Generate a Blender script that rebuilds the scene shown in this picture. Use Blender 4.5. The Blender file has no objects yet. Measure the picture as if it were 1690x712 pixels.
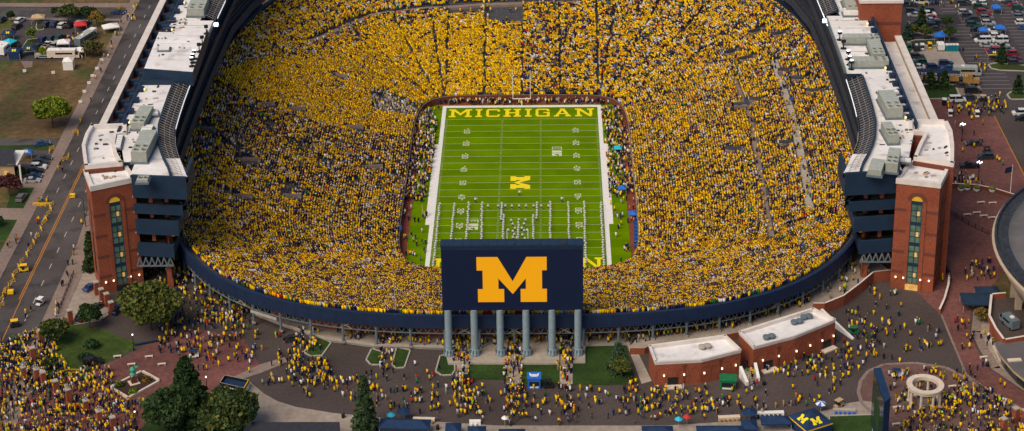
import bpy, bmesh, math, random
import numpy as np
from mathutils import Vector, Matrix
R = math.radians
rnd = random.Random(7)
rng = np.random.default_rng(11)
S = bpy.context.scene
COL = S.collection

# ------------------------------------------------------------------ camera, sky, sun, exposure
CAMP = dict(f=3317.24, cy=72.26, loc=[8.706,-538.577,265.149])
FWD, RGT, UPV = [[-0.0180716,0.9253671,-0.3786412],[0.9998094,0.0139268,-0.0136825],[0.0073881,0.3788163,0.9254424]]
cam = bpy.data.cameras.new('camera'); camo = bpy.data.objects.new('camera', cam); COL.objects.link(camo)
M = Matrix(((RGT[0], UPV[0], -FWD[0], CAMP['loc'][0]), (RGT[1], UPV[1], -FWD[1], CAMP['loc'][1]),
            (RGT[2], UPV[2], -FWD[2], CAMP['loc'][2]), (0, 0, 0, 1)))
camo.matrix_world = M
cam.sensor_width = 36; cam.lens = CAMP['f'] / 1690 * 36
cam.shift_y = -(356 - CAMP['cy']) / 1690; cam.clip_end = 6000; cam.clip_start = 1
S.camera = camo
S.render.resolution_x = 1024; S.render.resolution_y = 431
SUN_EL, SUN_AZ = 50, 222          # low soft light from the south west
w = bpy.data.worlds.new('World'); S.world = w; w.use_nodes = True
nt = w.node_tree; bg = nt.nodes['Background']
sky = nt.nodes.new('ShaderNodeTexSky'); sky.sky_type = 'NISHITA'; sky.sun_disc = False
sky.sun_elevation = R(SUN_EL); sky.sun_rotation = R(SUN_AZ); sky.altitude = 300; sky.air_density = 1.0; sky.dust_density = 3.0; sky.ozone_density = 1.0
nt.links.new(sky.outputs[0], bg.inputs[0]); bg.inputs[1].default_value = 0.08
sl = bpy.data.lights.new('sun', 'SUN'); sl.energy = 1.9; sl.angle = R(40); sl.color = (1, .84, .64)
so = bpy.data.objects.new('sun', sl); COL.objects.link(so)
az = R(SUN_AZ); el = R(SUN_EL)
sd = Vector((math.sin(az) * math.cos(el), math.cos(az) * math.cos(el), math.sin(el)))
so.rotation_euler = sd.to_track_quat('Z', 'Y').to_euler(); so.location = (0, 0, 300)
S.view_settings.view_transform = 'Standard'; S.view_settings.look = 'None'; S.view_settings.gamma = 1
S.view_settings.exposure = 0.5

# ------------------------------------------------------------------ materials
def mat(name, c, rough=.8, var=.15, scale=2.0, emit=None, metal=0, spec=.3, var2=0, scale2=.05, objcol=False, c2=None, mix=(.45, .6), msc=.1):
    m = bpy.data.materials.new(name); m.use_nodes = True
    n = m.node_tree.nodes; L = m.node_tree.links; p = n['Principled BSDF']
    p.inputs['Roughness'].default_value = rough; p.inputs['Metallic'].default_value = metal
    p.inputs['Specular IOR Level'].default_value = spec
    if emit:
        p.inputs['Emission Color'].default_value = (*emit[:3], 1); p.inputs['Emission Strength'].default_value = emit[3]
    tc = n.new('ShaderNodeNewGeometry')
    src = None
    if objcol:
        oi = n.new('ShaderNodeObjectInfo'); src = oi.outputs['Color']
    else:
        rgb = n.new('ShaderNodeRGB'); rgb.outputs[0].default_value = (*c, 1); src = rgb.outputs[0]
    if c2:
        nz = n.new('ShaderNodeTexNoise'); nz.inputs['Scale'].default_value = msc; nz.inputs['Detail'].default_value = 6
        L.new(tc.outputs['Position'], nz.inputs['Vector'])
        mr = n.new('ShaderNodeMapRange'); mr.inputs[1].default_value = mix[0]; mr.inputs[2].default_value = mix[1]
        L.new(nz.outputs[0], mr.inputs[0])
        mx = n.new('ShaderNodeMix'); mx.data_type = 'RGBA'; L.new(mr.outputs[0], mx.inputs[0]); L.new(src, mx.inputs[6]); mx.inputs[7].default_value = (*c2, 1)
        src = mx.outputs[2]
    for v, s in ((var, scale), (var2, scale2)):
        if v:
            nz = n.new('ShaderNodeTexNoise'); nz.inputs['Scale'].default_value = s; nz.inputs['Detail'].default_value = 5
            L.new(tc.outputs['Position'], nz.inputs['Vector'])
            mr = n.new('ShaderNodeMapRange'); mr.inputs[1].default_value = .3; mr.inputs[2].default_value = .7
            mr.inputs[3].default_value = 1 - v; mr.inputs[4].default_value = 1 + v; L.new(nz.outputs[0], mr.inputs[0])
            vm = n.new('ShaderNodeVectorMath'); vm.operation = 'SCALE'; L.new(src, vm.inputs[0]); L.new(mr.outputs[0], vm.inputs['Scale'])
            src = vm.outputs[0]
    L.new(src, p.inputs['Base Color'])
    return m
MT = {}
def dm(k, *a, **kw): MT[k] = mat(k, *a, **kw)
dm('asphalt', (.068, .052, .048), .9, .2, 1.5, var2=.25, scale2=.04)
dm('road', (.075, .066, .066), .9, .2, 2, var2=.3, scale2=.05, c2=(.045, .04, .04), mix=(.5, .62), msc=.15)
dm('lot', (.058, .048, .052), .9, .2, 1.5, var2=.2, scale2=.06)
dm('fresh_asphalt', (.03, .028, .032), .9, .15, 1)
dm('concrete', (.30, .25, .205), .9, .15, .8, var2=.15, scale2=.1)
dm('pad', (.34, .29, .24), .9, .12, .8, var2=.12, scale2=.1)
dm('walk', (.22, .165, .14), .9, .15, 1, var2=.15, scale2=.1)
dm('curb', (.38, .34, .29), .9, .12, 1)
dm('brickpave', (.15, .06, .052), .9, .25, 1.2, var2=.3, scale2=.08)
dm('pinkpave', (.135, .075, .062), .9, .2, 1.2, var2=.25, scale2=.1)
dm('grass', (.035, .06, .008), .95, .3, 1.2, var2=.35, scale2=.12)
dm('lawn', (.022, .052, .007), .95, .3, 1.5, var2=.35, scale2=.15)
dm('dryfield', (.105, .066, .028), .95, .3, .6, var2=.35, scale2=.06, c2=(.05, .065, .014), mix=(.5, .6), msc=.045)
dm('brick', (.26, .068, .033), .9, .25, 3, var2=.15, scale2=.2)
dm('darkbrick', (.15, .045, .03), .9, .2, 3)
dm('navy', (.010, .022, .060), .6, .15, .5)
dm('navyfab', (.008, .03, .085), .7, .2, .8)
dm('navypanel', (.012, .030, .062), .6, .12, .4)
dm('roofwhite', (.74, .71, .69), .85, .06, .8, var2=.12, scale2=.08, c2=(.42, .38, .38), mix=(.55, .75), msc=.22)
dm('stone', (.62, .52, .42), .85, .1, 1)
dm('white', (.75, .73, .70), .7, .08, 1)
dm('parapet', (.66, .60, .55), .85, .1, .4)
dm('hvac', (.32, .33, .28), .6, .12, 1)
dm('hvactop', (.36, .39, .35), .6, .12, 1)
dm('darkmetal', (.03, .035, .04), .6, .1, 1)
dm('steel', (.12, .155, .175), .6, .1, 1)
dm('column', (.22, .29, .32), .6, .1, 1)
dm('glass', (.015, .03, .03), .15, .3, .6, spec=.6)
dm('greenglass', (.10, .17, .12), .3, .4, .6, spec=.6)
dm('warmglass', (.5, .3, .02), .3, .2, 1, emit=(1, .55, .03, .15))
dm('warmroom', (.5, .3, .1), .5, .4, 1.2, emit=(1, .55, .12, .25))
dm('seatdark', (.032, .036, .05), .8, .35, 1.2)
dm('bench', (.075, .075, .085), .85, .25, 1.5)
dm('black', (.012, .012, .014), .6, .1, 1)
dm('trunk', (.05, .035, .025), .9, .2, 2)
dm('verdigris', (.06, .32, .20), .6, .2, 2)
dm('yellow', (.85, .5, .01), .6, .08, 2)
dm('linewhite', (.58, .62, .42), .85, .08, 2)
dm('paintwhite', (.42, .41, .39), .85, .3, 2)
dm('fieldyellow', (.85, .66, .005), .85, .05, 2)
dm('paintorange', (.42, .17, .02), .85, .3, 2)
dm('lamp', (1, .9, .7), .5, 0, emit=(1, .74, .42, 1.5))
dm('lampcool', (1, 1, 1), .5, 0, emit=(.75, .85, 1, 3))
dm('ledstrip', (1, 1, 1), .5, 0, emit=(.9, .95, 1, .9))
dm('ledyellow', (1, .9, .4), .5, 0, emit=(1, .8, .25, 1.2))
dm('screen', (.003, .006, .018), .5, 0, emit=(.001, .003, .012, 1))
dm('screenM', (.3, .13, .005), .5, .03, emit=(.85, .36, .0, .5))
dm('carpaint', (1, 1, 1), .3, 0, objcol=True, spec=.5)
dm('carglass', (.01, .012, .016), .12, 0, spec=.6)
dm('tyre', (.012, .012, .012), .9, 0)
dm('chrome', (.4, .4, .4), .3, 0, metal=.8)
dm('headlight', (.8, .8, .75), .2, 0)
dm('taillight', (.35, .01, .01), .3, 0)
dm('shirt', (1, 1, 1), .9, 0, objcol=True)
dm('skin', (.42, .23, .15), .7, .1, 3)
dm('hair', (.04, .025, .015), .9, .2, 3)
dm('trousers', (.025, .03, .05), .9, .4, .3)
dm('blue', (.02, .14, .55), .5, .1, 1)
dm('green', (.01, .16, .06), .6, .15, 1)
dm('teal', (.01, .2, .27), .5, .1, 1)
dm('cyan', (.02, .45, .62), .6, .1, 1)
dm('redcloth', (.55, .03, .03), .7, .1, 1)
dm('tan', (.45, .32, .18), .7, .1, 1)
dm('gold', (.35, .2, .06), .5, .2, 1)
dm('mulch', (.045, .022, .018), .95, .3, 2)
dm('shingle', (.03, .032, .042), .9, .2, 1)
dm('crislerroof', (.115, .11, .118), .85, .12, .3, var2=.12, scale2=.03)
dm('crislerrim', (.03, .035, .045), .7, .4, .8)
dm('beige', (.42, .33, .24), .85, .08, .5)
dm('trackred', (.20, .05, .028), .9, .2, 1)
def leafmat(k, c, tr=.15):
    c = tuple(v_ * 1.55 for v_ in c)
    m = mat(k, c, .8, .3, 1.2, var2=.3, scale2=.3); MT[k] = m
for k, c in dict(leaf_dark=(.012, .03, .008), leaf_mid=(.026, .045, .010), leaf_olive=(.062, .066, .010), leaf_yellowgreen=(.10, .145, .006),
                 leaf_orange=(.20, .09, .015), leaf_maroon=(.05, .014, .016), leaf_spruce=(.028, .05, .022), leaf_blue=(.03, .06, .045)).items(): leafmat(k, c)

def turf():
    m = bpy.data.materials.new('turf'); m.use_nodes = True; n = m.node_tree.nodes; L = m.node_tree.links; p = n['Principled BSDF']
    p.inputs['Roughness'].default_value = .95; p.inputs['Specular IOR Level'].default_value = .0
    g = n.new('ShaderNodeNewGeometry'); sx = n.new('ShaderNodeSeparateXYZ'); L.new(g.outputs['Position'], sx.inputs[0])
    d = n.new('ShaderNodeMath'); d.operation = 'DIVIDE'; d.inputs[1].default_value = 9.144; L.new(sx.outputs[1], d.inputs[0])
    fr = n.new('ShaderNodeMath'); fr.operation = 'FRACT'; L.new(d.outputs[0], fr.inputs[0])
    gt = n.new('ShaderNodeMath'); gt.operation = 'GREATER_THAN'; gt.inputs[1].default_value = .5; L.new(fr.outputs[0], gt.inputs[0])
    mx = n.new('ShaderNodeMix'); mx.data_type = 'RGBA'; L.new(gt.outputs[0], mx.inputs[0])
    mx.inputs[6].default_value = (.122, .215, .001, 1); mx.inputs[7].default_value = (.102, .190, .001, 1)
    nz = n.new('ShaderNodeTexNoise'); nz.inputs['Scale'].default_value = .12; nz.inputs['Detail'].default_value = 8; L.new(g.outputs['Position'], nz.inputs['Vector'])
    mr = n.new('ShaderNodeMapRange'); mr.inputs[1].default_value = .3; mr.inputs[2].default_value = .7; mr.inputs[3].default_value = .85; mr.inputs[4].default_value = 1.15
    L.new(nz.outputs[0], mr.inputs[0]); vm = n.new('ShaderNodeVectorMath'); vm.operation = 'SCALE'; L.new(mx.outputs[2], vm.inputs[0]); L.new(mr.outputs[0], vm.inputs['Scale'])
    L.new(vm.outputs[0], p.inputs['Base Color']); MT['turf'] = m
turf()
def colmat(k='crowdcloth'):
    m = bpy.data.materials.new(k); m.use_nodes = True; n = m.node_tree.nodes; p = n['Principled BSDF']
    a = n.new('ShaderNodeAttribute'); a.attribute_name = 'tint'; m.node_tree.links.new(a.outputs['Color'], p.inputs['Base Color'])
    p.inputs['Roughness'].default_value = .9; p.inputs['Specular IOR Level'].default_value = .04; MT[k] = m
colmat()

# ------------------------------------------------------------------ building helpers
class MB:
    def __init__(s): s.v = []; s.f = []; s.m = []; s.mats = []
    def mi(s, k):
        if k not in s.mats: s.mats.append(k)
        return s.mats.index(k)
    def add(s, vs, fs, k):
        b = len(s.v); s.v += [tuple(map(float, p)) for p in vs]; i = s.mi(k)
        for f in fs: s.f.append([b + j for j in f]); s.m.append(i)
        return s
    def box(s, x0, x1, y0, y1, z0, z1, k, top=None):
        v = [(x0, y0, z0), (x1, y0, z0), (x1, y1, z0), (x0, y1, z0), (x0, y0, z1), (x1, y0, z1), (x1, y1, z1), (x0, y1, z1)]
        s.add(v, [(3, 2, 1, 0), (0, 1, 5, 4), (1, 2, 6, 5), (2, 3, 7, 6), (3, 0, 4, 7)], k); s.add(v[4:], [(0, 1, 2, 3)], top or k); return s
    def obox(s, cx, cy, z0, sx, sy, h, rz, k, top=None):
        c, n = math.cos(rz), math.sin(rz); pl = [(cx + a * c - b * n, cy + a * n + b * c) for a, b in ((-sx / 2, -sy / 2), (sx / 2, -sy / 2), (sx / 2, sy / 2), (-sx / 2, sy / 2))]
        return s.prism(pl, z0, z0 + h, k, top)
    def prism(s, pl, z0, z1, k, top=None, bottom=True, z1s=None):
        a = sum(pl[i][0] * pl[(i + 1) % len(pl)][1] - pl[(i + 1) % len(pl)][0] * pl[i][1] for i in range(len(pl)))
        if a < 0:
            pl = list(pl)[::-1]
            if z1s: z1s = list(z1s)[::-1]
        n = len(pl); zt = z1s or [z1] * n
        lo = [(p[0], p[1], z0) for p in pl]; hi = [(p[0], p[1], z) for p, z in zip(pl, zt)]
        s.add(lo + hi, [(i, (i + 1) % n, n + (i + 1) % n, n + i) for i in range(n)] + ([tuple(range(n))[::-1]] if bottom else []), k)
        s.add(hi, [tuple(range(n))], top or k); return s
    def sheet(s, pl, z, k):
        a = sum(pl[i][0] * pl[(i + 1) % len(pl)][1] - pl[(i + 1) % len(pl)][0] * pl[i][1] for i in range(len(pl)))
        if a < 0: pl = list(pl)[::-1]
        s.add([(p[0], p[1], z) for p in pl], [tuple(range(len(pl)))], k); return s
    def cyl(s, p, q, r0, r1, k, n=12, caps=True):
        p = Vector(p); q = Vector(q); d = (q - p).normalized(); u = d.orthogonal().normalized(); v = d.cross(u)
        a = [p + (u * math.cos(t) + v * math.sin(t)) * r0 for t in [2 * math.pi * i / n for i in range(n)]]
        b = [q + (u * math.cos(t) + v * math.sin(t)) * r1 for t in [2 * math.pi * i / n for i in range(n)]]
        s.add(a + b, [(i, (i + 1) % n, n + (i + 1) % n, n + i) for i in range(n)] + ([tuple(range(n))[::-1], tuple(range(n, 2 * n))] if caps else []), k); return s
    def bar(s, p, q, t, k): return s.cyl(p, q, t, t, k, 4)
    def lathe(s, c, prof, k, n=16):
        vs = []; fs = []
        for r, z in prof:
            for i in range(n): t = 2 * math.pi * i / n; vs.append((c[0] + r * math.cos(t), c[1] + r * math.sin(t), c[2] + z))
        for j in range(len(prof) - 1):
            for i in range(n): a = j * n + i; b = j * n + (i + 1) % n; fs.append((a, b, b + n, a + n))
        fs.append(tuple(range(n))[::-1]); fs.append(tuple(range((len(prof) - 1) * n, len(prof) * n))); s.add(vs, fs, k); return s
    def wall(s, path, z0, z1, th, k, top=None):       # thin wall along a path, offset to the left by th
        n = len(path)
        for i in range(n - 1):
            a = Vector(path[i]).to_2d(); b = Vector(path[i + 1]).to_2d(); d = (b - a)
            if d.length < 1e-4: continue
            o = Vector((-d.y, d.x)).normalized() * th
            s.prism([a, b, b + o, a + o], z0, z1, k, top)
        return s
    def build(s, name, parent=None, smooth=False):
        me = bpy.data.meshes.new(name); me.from_pydata(s.v, [], s.f)
        for k in s.mats: me.materials.append(MT[k])
        me.polygons.foreach_set('material_index', s.m)
        if smooth: me.polygons.foreach_set('use_smooth', [True] * len(s.f))
        me.update()
        o = bpy.data.objects.new(name, me); COL.objects.link(o)
        if parent:
            o.parent = parent
            if parent.type == 'EMPTY': o.location = -parent.location
        return o
def tag(o, label=None, cat=None, group=None, kind=None):
    if label: o['label'] = label
    if cat: o['category'] = cat
    if group: o['group'] = group
    if kind: o['kind'] = kind
    return o
def root(name, loc, label, cat, group=None):
    o = bpy.data.objects.new(name, None); COL.objects.link(o); o.location = loc; o.empty_display_size = .5
    return tag(o, label, cat, group)
KIDS = {}
def copy_tree(o, loc=None, rz=None, label=None, group=None, color=None, scale=None):
    kids = KIDS.get(o.name)
    if kids is None: kids = KIDS[o.name] = [(c, list(c.children)) for c in o.children]
    r = o.copy(); COL.objects.link(r)
    if loc is not None: r.location = loc
    if rz is not None: r.rotation_euler = (0, 0, rz)
    if scale: r.scale = scale
    if label: r['label'] = label
    if group: r['group'] = group
    if color: r.color = (*color, 1)
    for c, gs in kids:
        d = c.copy(); COL.objects.link(d); d.parent = r
        if color: d.color = (*color, 1)
        for g_ in gs:
            e = g_.copy(); COL.objects.link(e); e.parent = d
            if color: e.color = (*color, 1)
    return r
def struct(o): o['kind'] = 'structure'; return o
def lerp(a, b, t): return a + (b - a) * t
def V2(a): return Vector((a[0], a[1]))
ORD = ['first', 'second', 'third', 'fourth', 'fifth', 'sixth', 'seventh', 'eighth', 'ninth', 'tenth', 'eleventh', 'twelfth', 'thirteenth', 'fourteenth',
       'fifteenth', 'sixteenth', 'seventeenth', 'eighteenth', 'nineteenth', 'twentieth']
def nth(i):
    if i < 20: return ORD[i]
    t = ['', '', 'twenty', 'thirty', 'forty', 'fifty', 'sixty', 'seventy', 'eighty', 'ninety'][(i + 1) // 10]; r_ = (i + 1) % 10
    if (i + 1) // 10 > 9: return str(i + 1) + 'th'
    return (t + '-' + ORD[r_ - 1]) if r_ else t[:-1] + 'ieth'
GZ = 12.0
def inpoly(x, y, pl):
    c = np.zeros(len(x), bool); n = len(pl)
    for i in range(n):
        x0, y0 = pl[i][:2]; x1, y1 = pl[(i + 1) % n][:2]
        if y0 == y1: continue
        k = ((y0 > y) != (y1 > y)) & (x < (x1 - x0) * (y - y0) / (y1 - y0) + x0); c ^= k
    return c
def project(P):
    d = P - np.array(CAMP['loc']); z = d @ np.array(FWD)
    return 845 + CAMP['f'] * (d @ np.array(RGT)) / z, CAMP['cy'] - CAMP['f'] * (d @ np.array(UPV)) / z

# ------------------------------------------------------------------ the bowl shape
def sp(c, p): return math.copysign(abs(c) ** p, c)
def inner(t): return 34 * sp(math.cos(t), 2 / 7), 1 + 59 * sp(math.sin(t), 2 / 7)
def outer(t):
    b = 116 if math.sin(t) < 0 else 138
    return 97 * sp(math.cos(t), 2 / 3.05), b * sp(math.sin(t), 2 / 3.05)
def hz(s): return 1.5 + 19.5 * (.75 * s + .25 * s * s)
def bp(s, t):
    a = inner(t); b = outer(t); return (a[0] * (1 - s) + b[0] * s, a[1] * (1 - s) + b[1] * s)
def tsamples(n=240):
    # evenly spaced by arc length on the middle row
    T = [2 * math.pi * i / 4000 for i in range(4001)]; P = [bp(.6, t) for t in T]; L = [0]
    for i in range(4000): L.append(L[-1] + math.dist(P[i], P[i + 1]))
    return [float(np.interp(L[-1] * i / n, L, T)) for i in range(n)]
TS = tsamples(240)
def arc(s, d0, d1):   # outline points between two compass-like angles in degrees, by polar angle
    out = []
    a0, a1 = R(d0), R(d1); pts = []
    for i in range(1500):
        t = 2 * math.pi * i / 1500; p = bp(s, t); pts.append((math.atan2(p[1], p[0]), p))
    n = max(8, int(abs(d1 - d0) / 2))
    for i in range(n + 1):
        a = a0 + (a1 - a0) * i / n; a = (a + math.pi) % (2 * math.pi) - math.pi
        out.append(min(pts, key=lambda q_: abs(q_[0] - a))[1])
    r = [out[0]]
    for p in out[1:]:
        if math.dist(p, r[-1]) > .05: r.append(p)
    return r

# ------------------------------------------------------------------ ground
def ground():
    b = MB(); n = 240; H = [bp(.8, t) for t in TS]; O = []
    for x, y in H:
        k = 1600 / max(abs(x), abs(y)); O.append((x * k, y * k))
    b.add([(x, y, GZ) for x, y in H] + [(x, y, GZ) for x, y in O], [(i, n + i, n + (i + 1) % n, (i + 1) % n) for i in range(n)], 'dryfield')
    o = struct(b.build('ground'))
    b = MB(); b.sheet([(-36, -60), (36, -60), (36, 62), (-36, 62)], -.06, 'trackred'); struct(b.build('apron_ground'))
ground()
def sheet(name, pl, z, k, curb=None, ch=.12):
    b = MB(); b.sheet(pl, z, k); o = struct(b.build(name))
    if curb:
        c = MB(); n = len(pl); cx = sum(p[0] for p in pl) / n; cy = sum(p[1] for p in pl) / n
        a = sum(pl[i][0] * pl[(i + 1) % n][1] - pl[(i + 1) % n][0] * pl[i][1] for i in range(n))
        P = list(pl) if a < 0 else list(pl)[::-1]
        c.wall(P + [P[0]], GZ, z + ch, curb, 'curb'); struct(c.build('kerb'))
    return o
Z = GZ
arcS = arc(.84, -30, -150)
sheet('asphalt_plaza', [(-112, -60), (-112, -210), (118, -210), (118, -60)] + arcS, Z + .02, 'asphalt')
sheet('main_street', [(-134.6, -230), (-118.6, -230), (-118.6, -60), (-121, -20), (-121, 230), (-136.5, 230), (-134.4, 0)], Z + .03, 'road')
sheet('street_sidewalk', [(-134.6, -230), (-134.4, 0), (-136.5, 230), (-139.7, 230), (-138, 0), (-138.4, -230)], Z + .13, 'walk')
sheet('east_sidewalk', [(-118.5, -230), (-113.5, -230), (-113.5, 100), (-120.9, 100), (-120.9, -20), (-118.5, -60)], Z + .12, 'walk')
b = MB()
for y in range(-200, 220, 9): b.sheet([(-122.95, y), (-122.75, y), (-122.75, y + 3), (-122.95, y + 3)], Z + .036, 'paintwhite'); b.sheet([(-131.1, y), (-130.9, y), (-130.9, y + 3), (-131.1, y + 3)], Z + .036, 'paintwhite')
b.sheet([(-126.6, -90), (-126.35, -90), (-127.4, 200), (-127.65, 200)], Z + .036, 'paintorange'); b.sheet([(-127.1, -90), (-126.85, -90), (-128, 200), (-128.2, 200)], Z + .036, 'paintorange')
b.sheet([(-125.2, -200), (-125.0, -200), (-126.3, -90), (-126.55, -90)], Z + .036, 'paintorange')
struct(b.build('road_markings'))
sheet('side_street', [(-167.4,7.9),(-145.3,7.5),(-133.6,7.3),(-134.5,-4.9),(-164.1,-4.5)], Z + .031, 'road')
sheet('cross_road', [(-198.3,117.3),(-137.2,114.5),(-138.3,105.5),(-196.0,109.0)], Z + .031, 'road')
sheet('cross_road_sidewalk', [(-195.8,108.3),(-138.3,105.1),(-138.5,102.9),(-195.2,105.9)], Z + .14, 'walk')
sheet('cross_road_sidewalk', [(-199.3,121.3),(-137.5,120.0),(-137.4,115.6),(-198.5,118.1)], Z + .14, 'walk')
sheet('tailgate_lot', [(-176.0,105.5),(-162.7,105.7),(-148.0,103.6),(-146.0,92.0),(-143.9,77.8),(-144.0,68.1),(-161.3,68.0),(-180.9,68.8),(-185.7,86.9),(-175.1,90.0),(-172.5,93.3)], Z + .03, 'lot')
sheet('dirt_path', [(-164.9,68.5),(-160.8,68.4),(-159.6,62.9),(-161.9,62.1)], Z + .02, 'walk')
for pl in ([(-166.7,78.2),(-166.6,86.5),(-162.4,87.7),(-162.0,83.1),(-162.0,76.5),(-164.3,75.7)], [(-166.3,97.5),(-167.2,102.7),(-164.6,102.7),(-163.7,95.7),(-165.2,95.3)]):
    sheet('lot_island_lawn', pl, Z + .1, 'grass', .3)
sheet('driveway', [(-146.6,-8.6),(-134.9,-9.8),(-134.6,-17.4),(-135.5,-25.7),(-143.4,-25.6)], Z + .02, 'walk')
sheet('driveway', [(-147.5,-38.2),(-136.5,-38.9),(-136.2,-45.8),(-145.8,-45.1)], Z + .02, 'walk')
for pl in ([(-145.7,-45.3),(-137.2,-45.9),(-137.0,-57.2),(-142.5,-58.0)], [(-142.6,-25.9),(-136.3,-26.0),(-136.1,-28.8),(-141.8,-28.7)], [(-143.9,-29.2),(-137.2,-29.6),(-137.3,-38.4),(-143.0,-38.3)], [(-158.0,2.7),(-152.2,2.6),(-139.3,3.6),(-139.7,-0.9),(-157.1,-0.9)]):
    sheet('front_lawn', pl, Z + .05, 'lawn')
sheet('main_lawn', [(-113.9,-125.5),(-116.9,-112.6),(-116.8,-103.8),(-110.3,-102.8),(-102.9,-105.0),(-92.6,-111.8),(-92.8,-115.0),(-99.0,-121.7),(-103.4,-125.6),(-110.9,-128.6)], Z + .08, 'grass')
sheet('evergreen_lawn', [(-83.7,-146.1),(-77.6,-135.2),(-59.5,-135.4),(-61.3,-150.9),(-63.1,-162.6),(-86.9,-162.4)], Z + .08, 'lawn')
sheet('brick_plaza', [(-99.5,-122.9),(-92.4,-116.3),(-88.2,-110.0),(-78.1,-105.8),(-67.2,-108.8),(-61.2,-122.2),(-66.6,-127.6),(-67.8,-135.0),(-73.2,-162.3),(-119.2,-162.1),(-129.1,-124.3),(-114.8,-122.8),(-105.1,-127.3)], Z + .04, 'brickpave')
sheet('parking_apron', [(-115.2,-98.0),(-116.7,-72.2),(-110.7,-72.3),(-105.1,-86.1),(-102.4,-98.1),(-103.8,-100.8),(-110.0,-103.1),(-111.1,-100.7)], Z + .05, 'concrete')
b = MB(); b.sheet([(-66.6,-127.6),(-61.2,-122.2),(-55.5,-118.9),(-54.6,-121.1),(-60.4,-126.0),(-65.2,-129.2)], Z + .045, 'walk'); struct(b.build('plaza_path'))
sheet('curved_sidewalk', [(-62.5,-129.8),(-58.5,-135.1),(-55.0,-138.3),(-50.3,-140.9),(-41.5,-143.5),(-27.5,-146.1),(-3.6,-149.0),(34.8,-149.3),(62.6,-146.3),(73.0,-142.8),(75.2,-140.8),(80.8,-139.3),(82.8,-139.8),(77.9,-172.5),(-61.1,-171.7),(-61.1,-150.9)], Z + .05, 'concrete')
sheet('corner_lawn', [(72.3,-145.9),(82.0,-145.4),(79.5,-163.3),(68.9,-163.3)], Z + .1, 'lawn', .3)
for pl in ([(-50.9,-116.7),(-49.3,-112.2),(-48.5,-109.3),(-45.1,-112.4),(-46.7,-118.2),(-49.3,-118.4)], [(-35.5,-120.3),(-34.6,-115.5),(-32.2,-116.9),(-32.5,-122.5),(-34.3,-122.5)], [(-29.1,-122.5),(-28.6,-114.9),(-25.5,-116.2),(-26.4,-123.8),(-28.2,-124.1)], [(-18.5,-125.8),(-17.8,-118.7),(-14.7,-119.3),(-14.3,-125.3),(-14.9,-127.3),(-17.1,-127.4)]):
    sheet('planter_lawn', pl, Z + .15, 'lawn', .35)
for pl in ([(-10.8,-121.0),(-1.8,-121.4),(-1.7,-129.6),(-10.7,-129.5)], [(1.7,-121.5),(10.7,-121.6),(10.7,-131.6),(1.8,-131.5)], [(14.1,-121.1),(16.8,-121.1),(17.3,-113.9),(27.0,-114.0),(28.8,-131.7),(21.4,-132.2),(13.9,-132.0)]):
    sheet('scoreboard_lawn', pl, Z + .09, 'lawn')
sheet('ramp_walk', [(27.2,-113.2),(28.9,-113.2),(32.5,-130.4),(30.0,-131.6)], Z + .06, 'pad')
for x0, x1 in ((113, 157), (296, 341), (480, 525)): pass
for pl in ([(-14.2,-117.9),(-11.1,-117.9),(-10.8,-128.2),(-13.8,-128.1)], [(-1.6,-118.0),(1.4,-118.0),(1.6,-131.4),(-1.6,-131.4)], [(10.9,-118.1),(14.0,-118.1),(13.8,-131.6),(10.8,-131.6)]):
    sheet('footpath', pl, Z + .07, 'pad')
sheet('circle_plaza', [(80.6,-135.6),(81.8,-130.9),(84.2,-126.6),(88.2,-123.8),(95.4,-123.2),(102.2,-125.2),(107.1,-131.1),(109.3,-134.9),(116.7,-144.0),(120.5,-151.1),(118.5,-159.6),(80.7,-159.4),(82.1,-143.8),(80.7,-140.1)], Z + .045, 'pinkpave')
b = MB(); b.wall([(82.1,-143.8),(80.7,-140.1),(80.6,-135.6),(81.8,-130.9),(84.2,-126.6),(88.2,-123.8),(95.4,-123.2),(102.2,-125.2),(107.1,-131.1),(109.3,-134.9),(116.7,-144.0),(120.7,-150.2)], Z, Z + .1, .8, 'walk'); struct(b.build('circle_kerb'))
sheet('brick_road', [(128.8,38.7),(136.6,21.1),(143.4,18.3),(143.7,-29.6),(136.4,-62.0),(122.0,-84.9),(113.6,-98.1),(111.3,-108.4),(111.4,-116.7),(112.5,-125.6),(119.5,-137.8),(117.5,-146.7),(111.1,-137.7),(106.4,-128.2),(105.9,-110.4),(105.7,-100.1),(100.5,-84.7),(110.5,-25.2)], Z + .04, 'brickpave')
b = MB(); b.wall([(105.7,-100.1),(105.9,-110.4),(106.4,-128.2),(111.1,-137.7),(117.5,-146.7)], Z, Z + .1, .5, 'walk'); b.wall([(115.3,-94.2),(111.7,-108.4),(112.0,-116.7),(113.1,-125.6),(119.6,-137.0)], Z, Z + .12, 2.2, 'walk'); b.wall([(143.6,19.2),(143.6,-22.2),(143.6,-44.5)], Z, Z + .06, .3, 'paintorange')
b.wall([(115.3,-111.9),(115.6,-121.7),(120.3,-133.9)], Z, Z + .5, 1.6, 'stone'); struct(b.build('road_kerb'))
sheet('plaza_paving', [(116.8,-94.2),(118.9,-100.3),(115.9,-117.6),(121.2,-129.9),(119.7,-136.5),(113.1,-125.6),(112.0,-116.7),(112.1,-108.4)], Z + .05, 'concrete')
sheet('east_lot', [(112, 12), (290, 12), (290, 260), (106, 260)], Z + .02, 'lot')
sheet('east_lot_entry', [(136.8,31.5),(155.2,22.1),(144.5,-40.8),(143.7,-29.6),(143.4,18.3),(136.6,21.1)], Z + .03, 'asphalt')
sheet('fresh_patch', [(141.2,103.4),(148.6,103.8),(148.5,94.3),(143.5,93.5)], Z + .03, 'fresh_asphalt')
sheet('service_pad', [(128.8,77.4),(142.8,71.8),(142.9,56.8),(126.2,52.5),(125.3,62.7)], Z + .04, 'pad')
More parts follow.
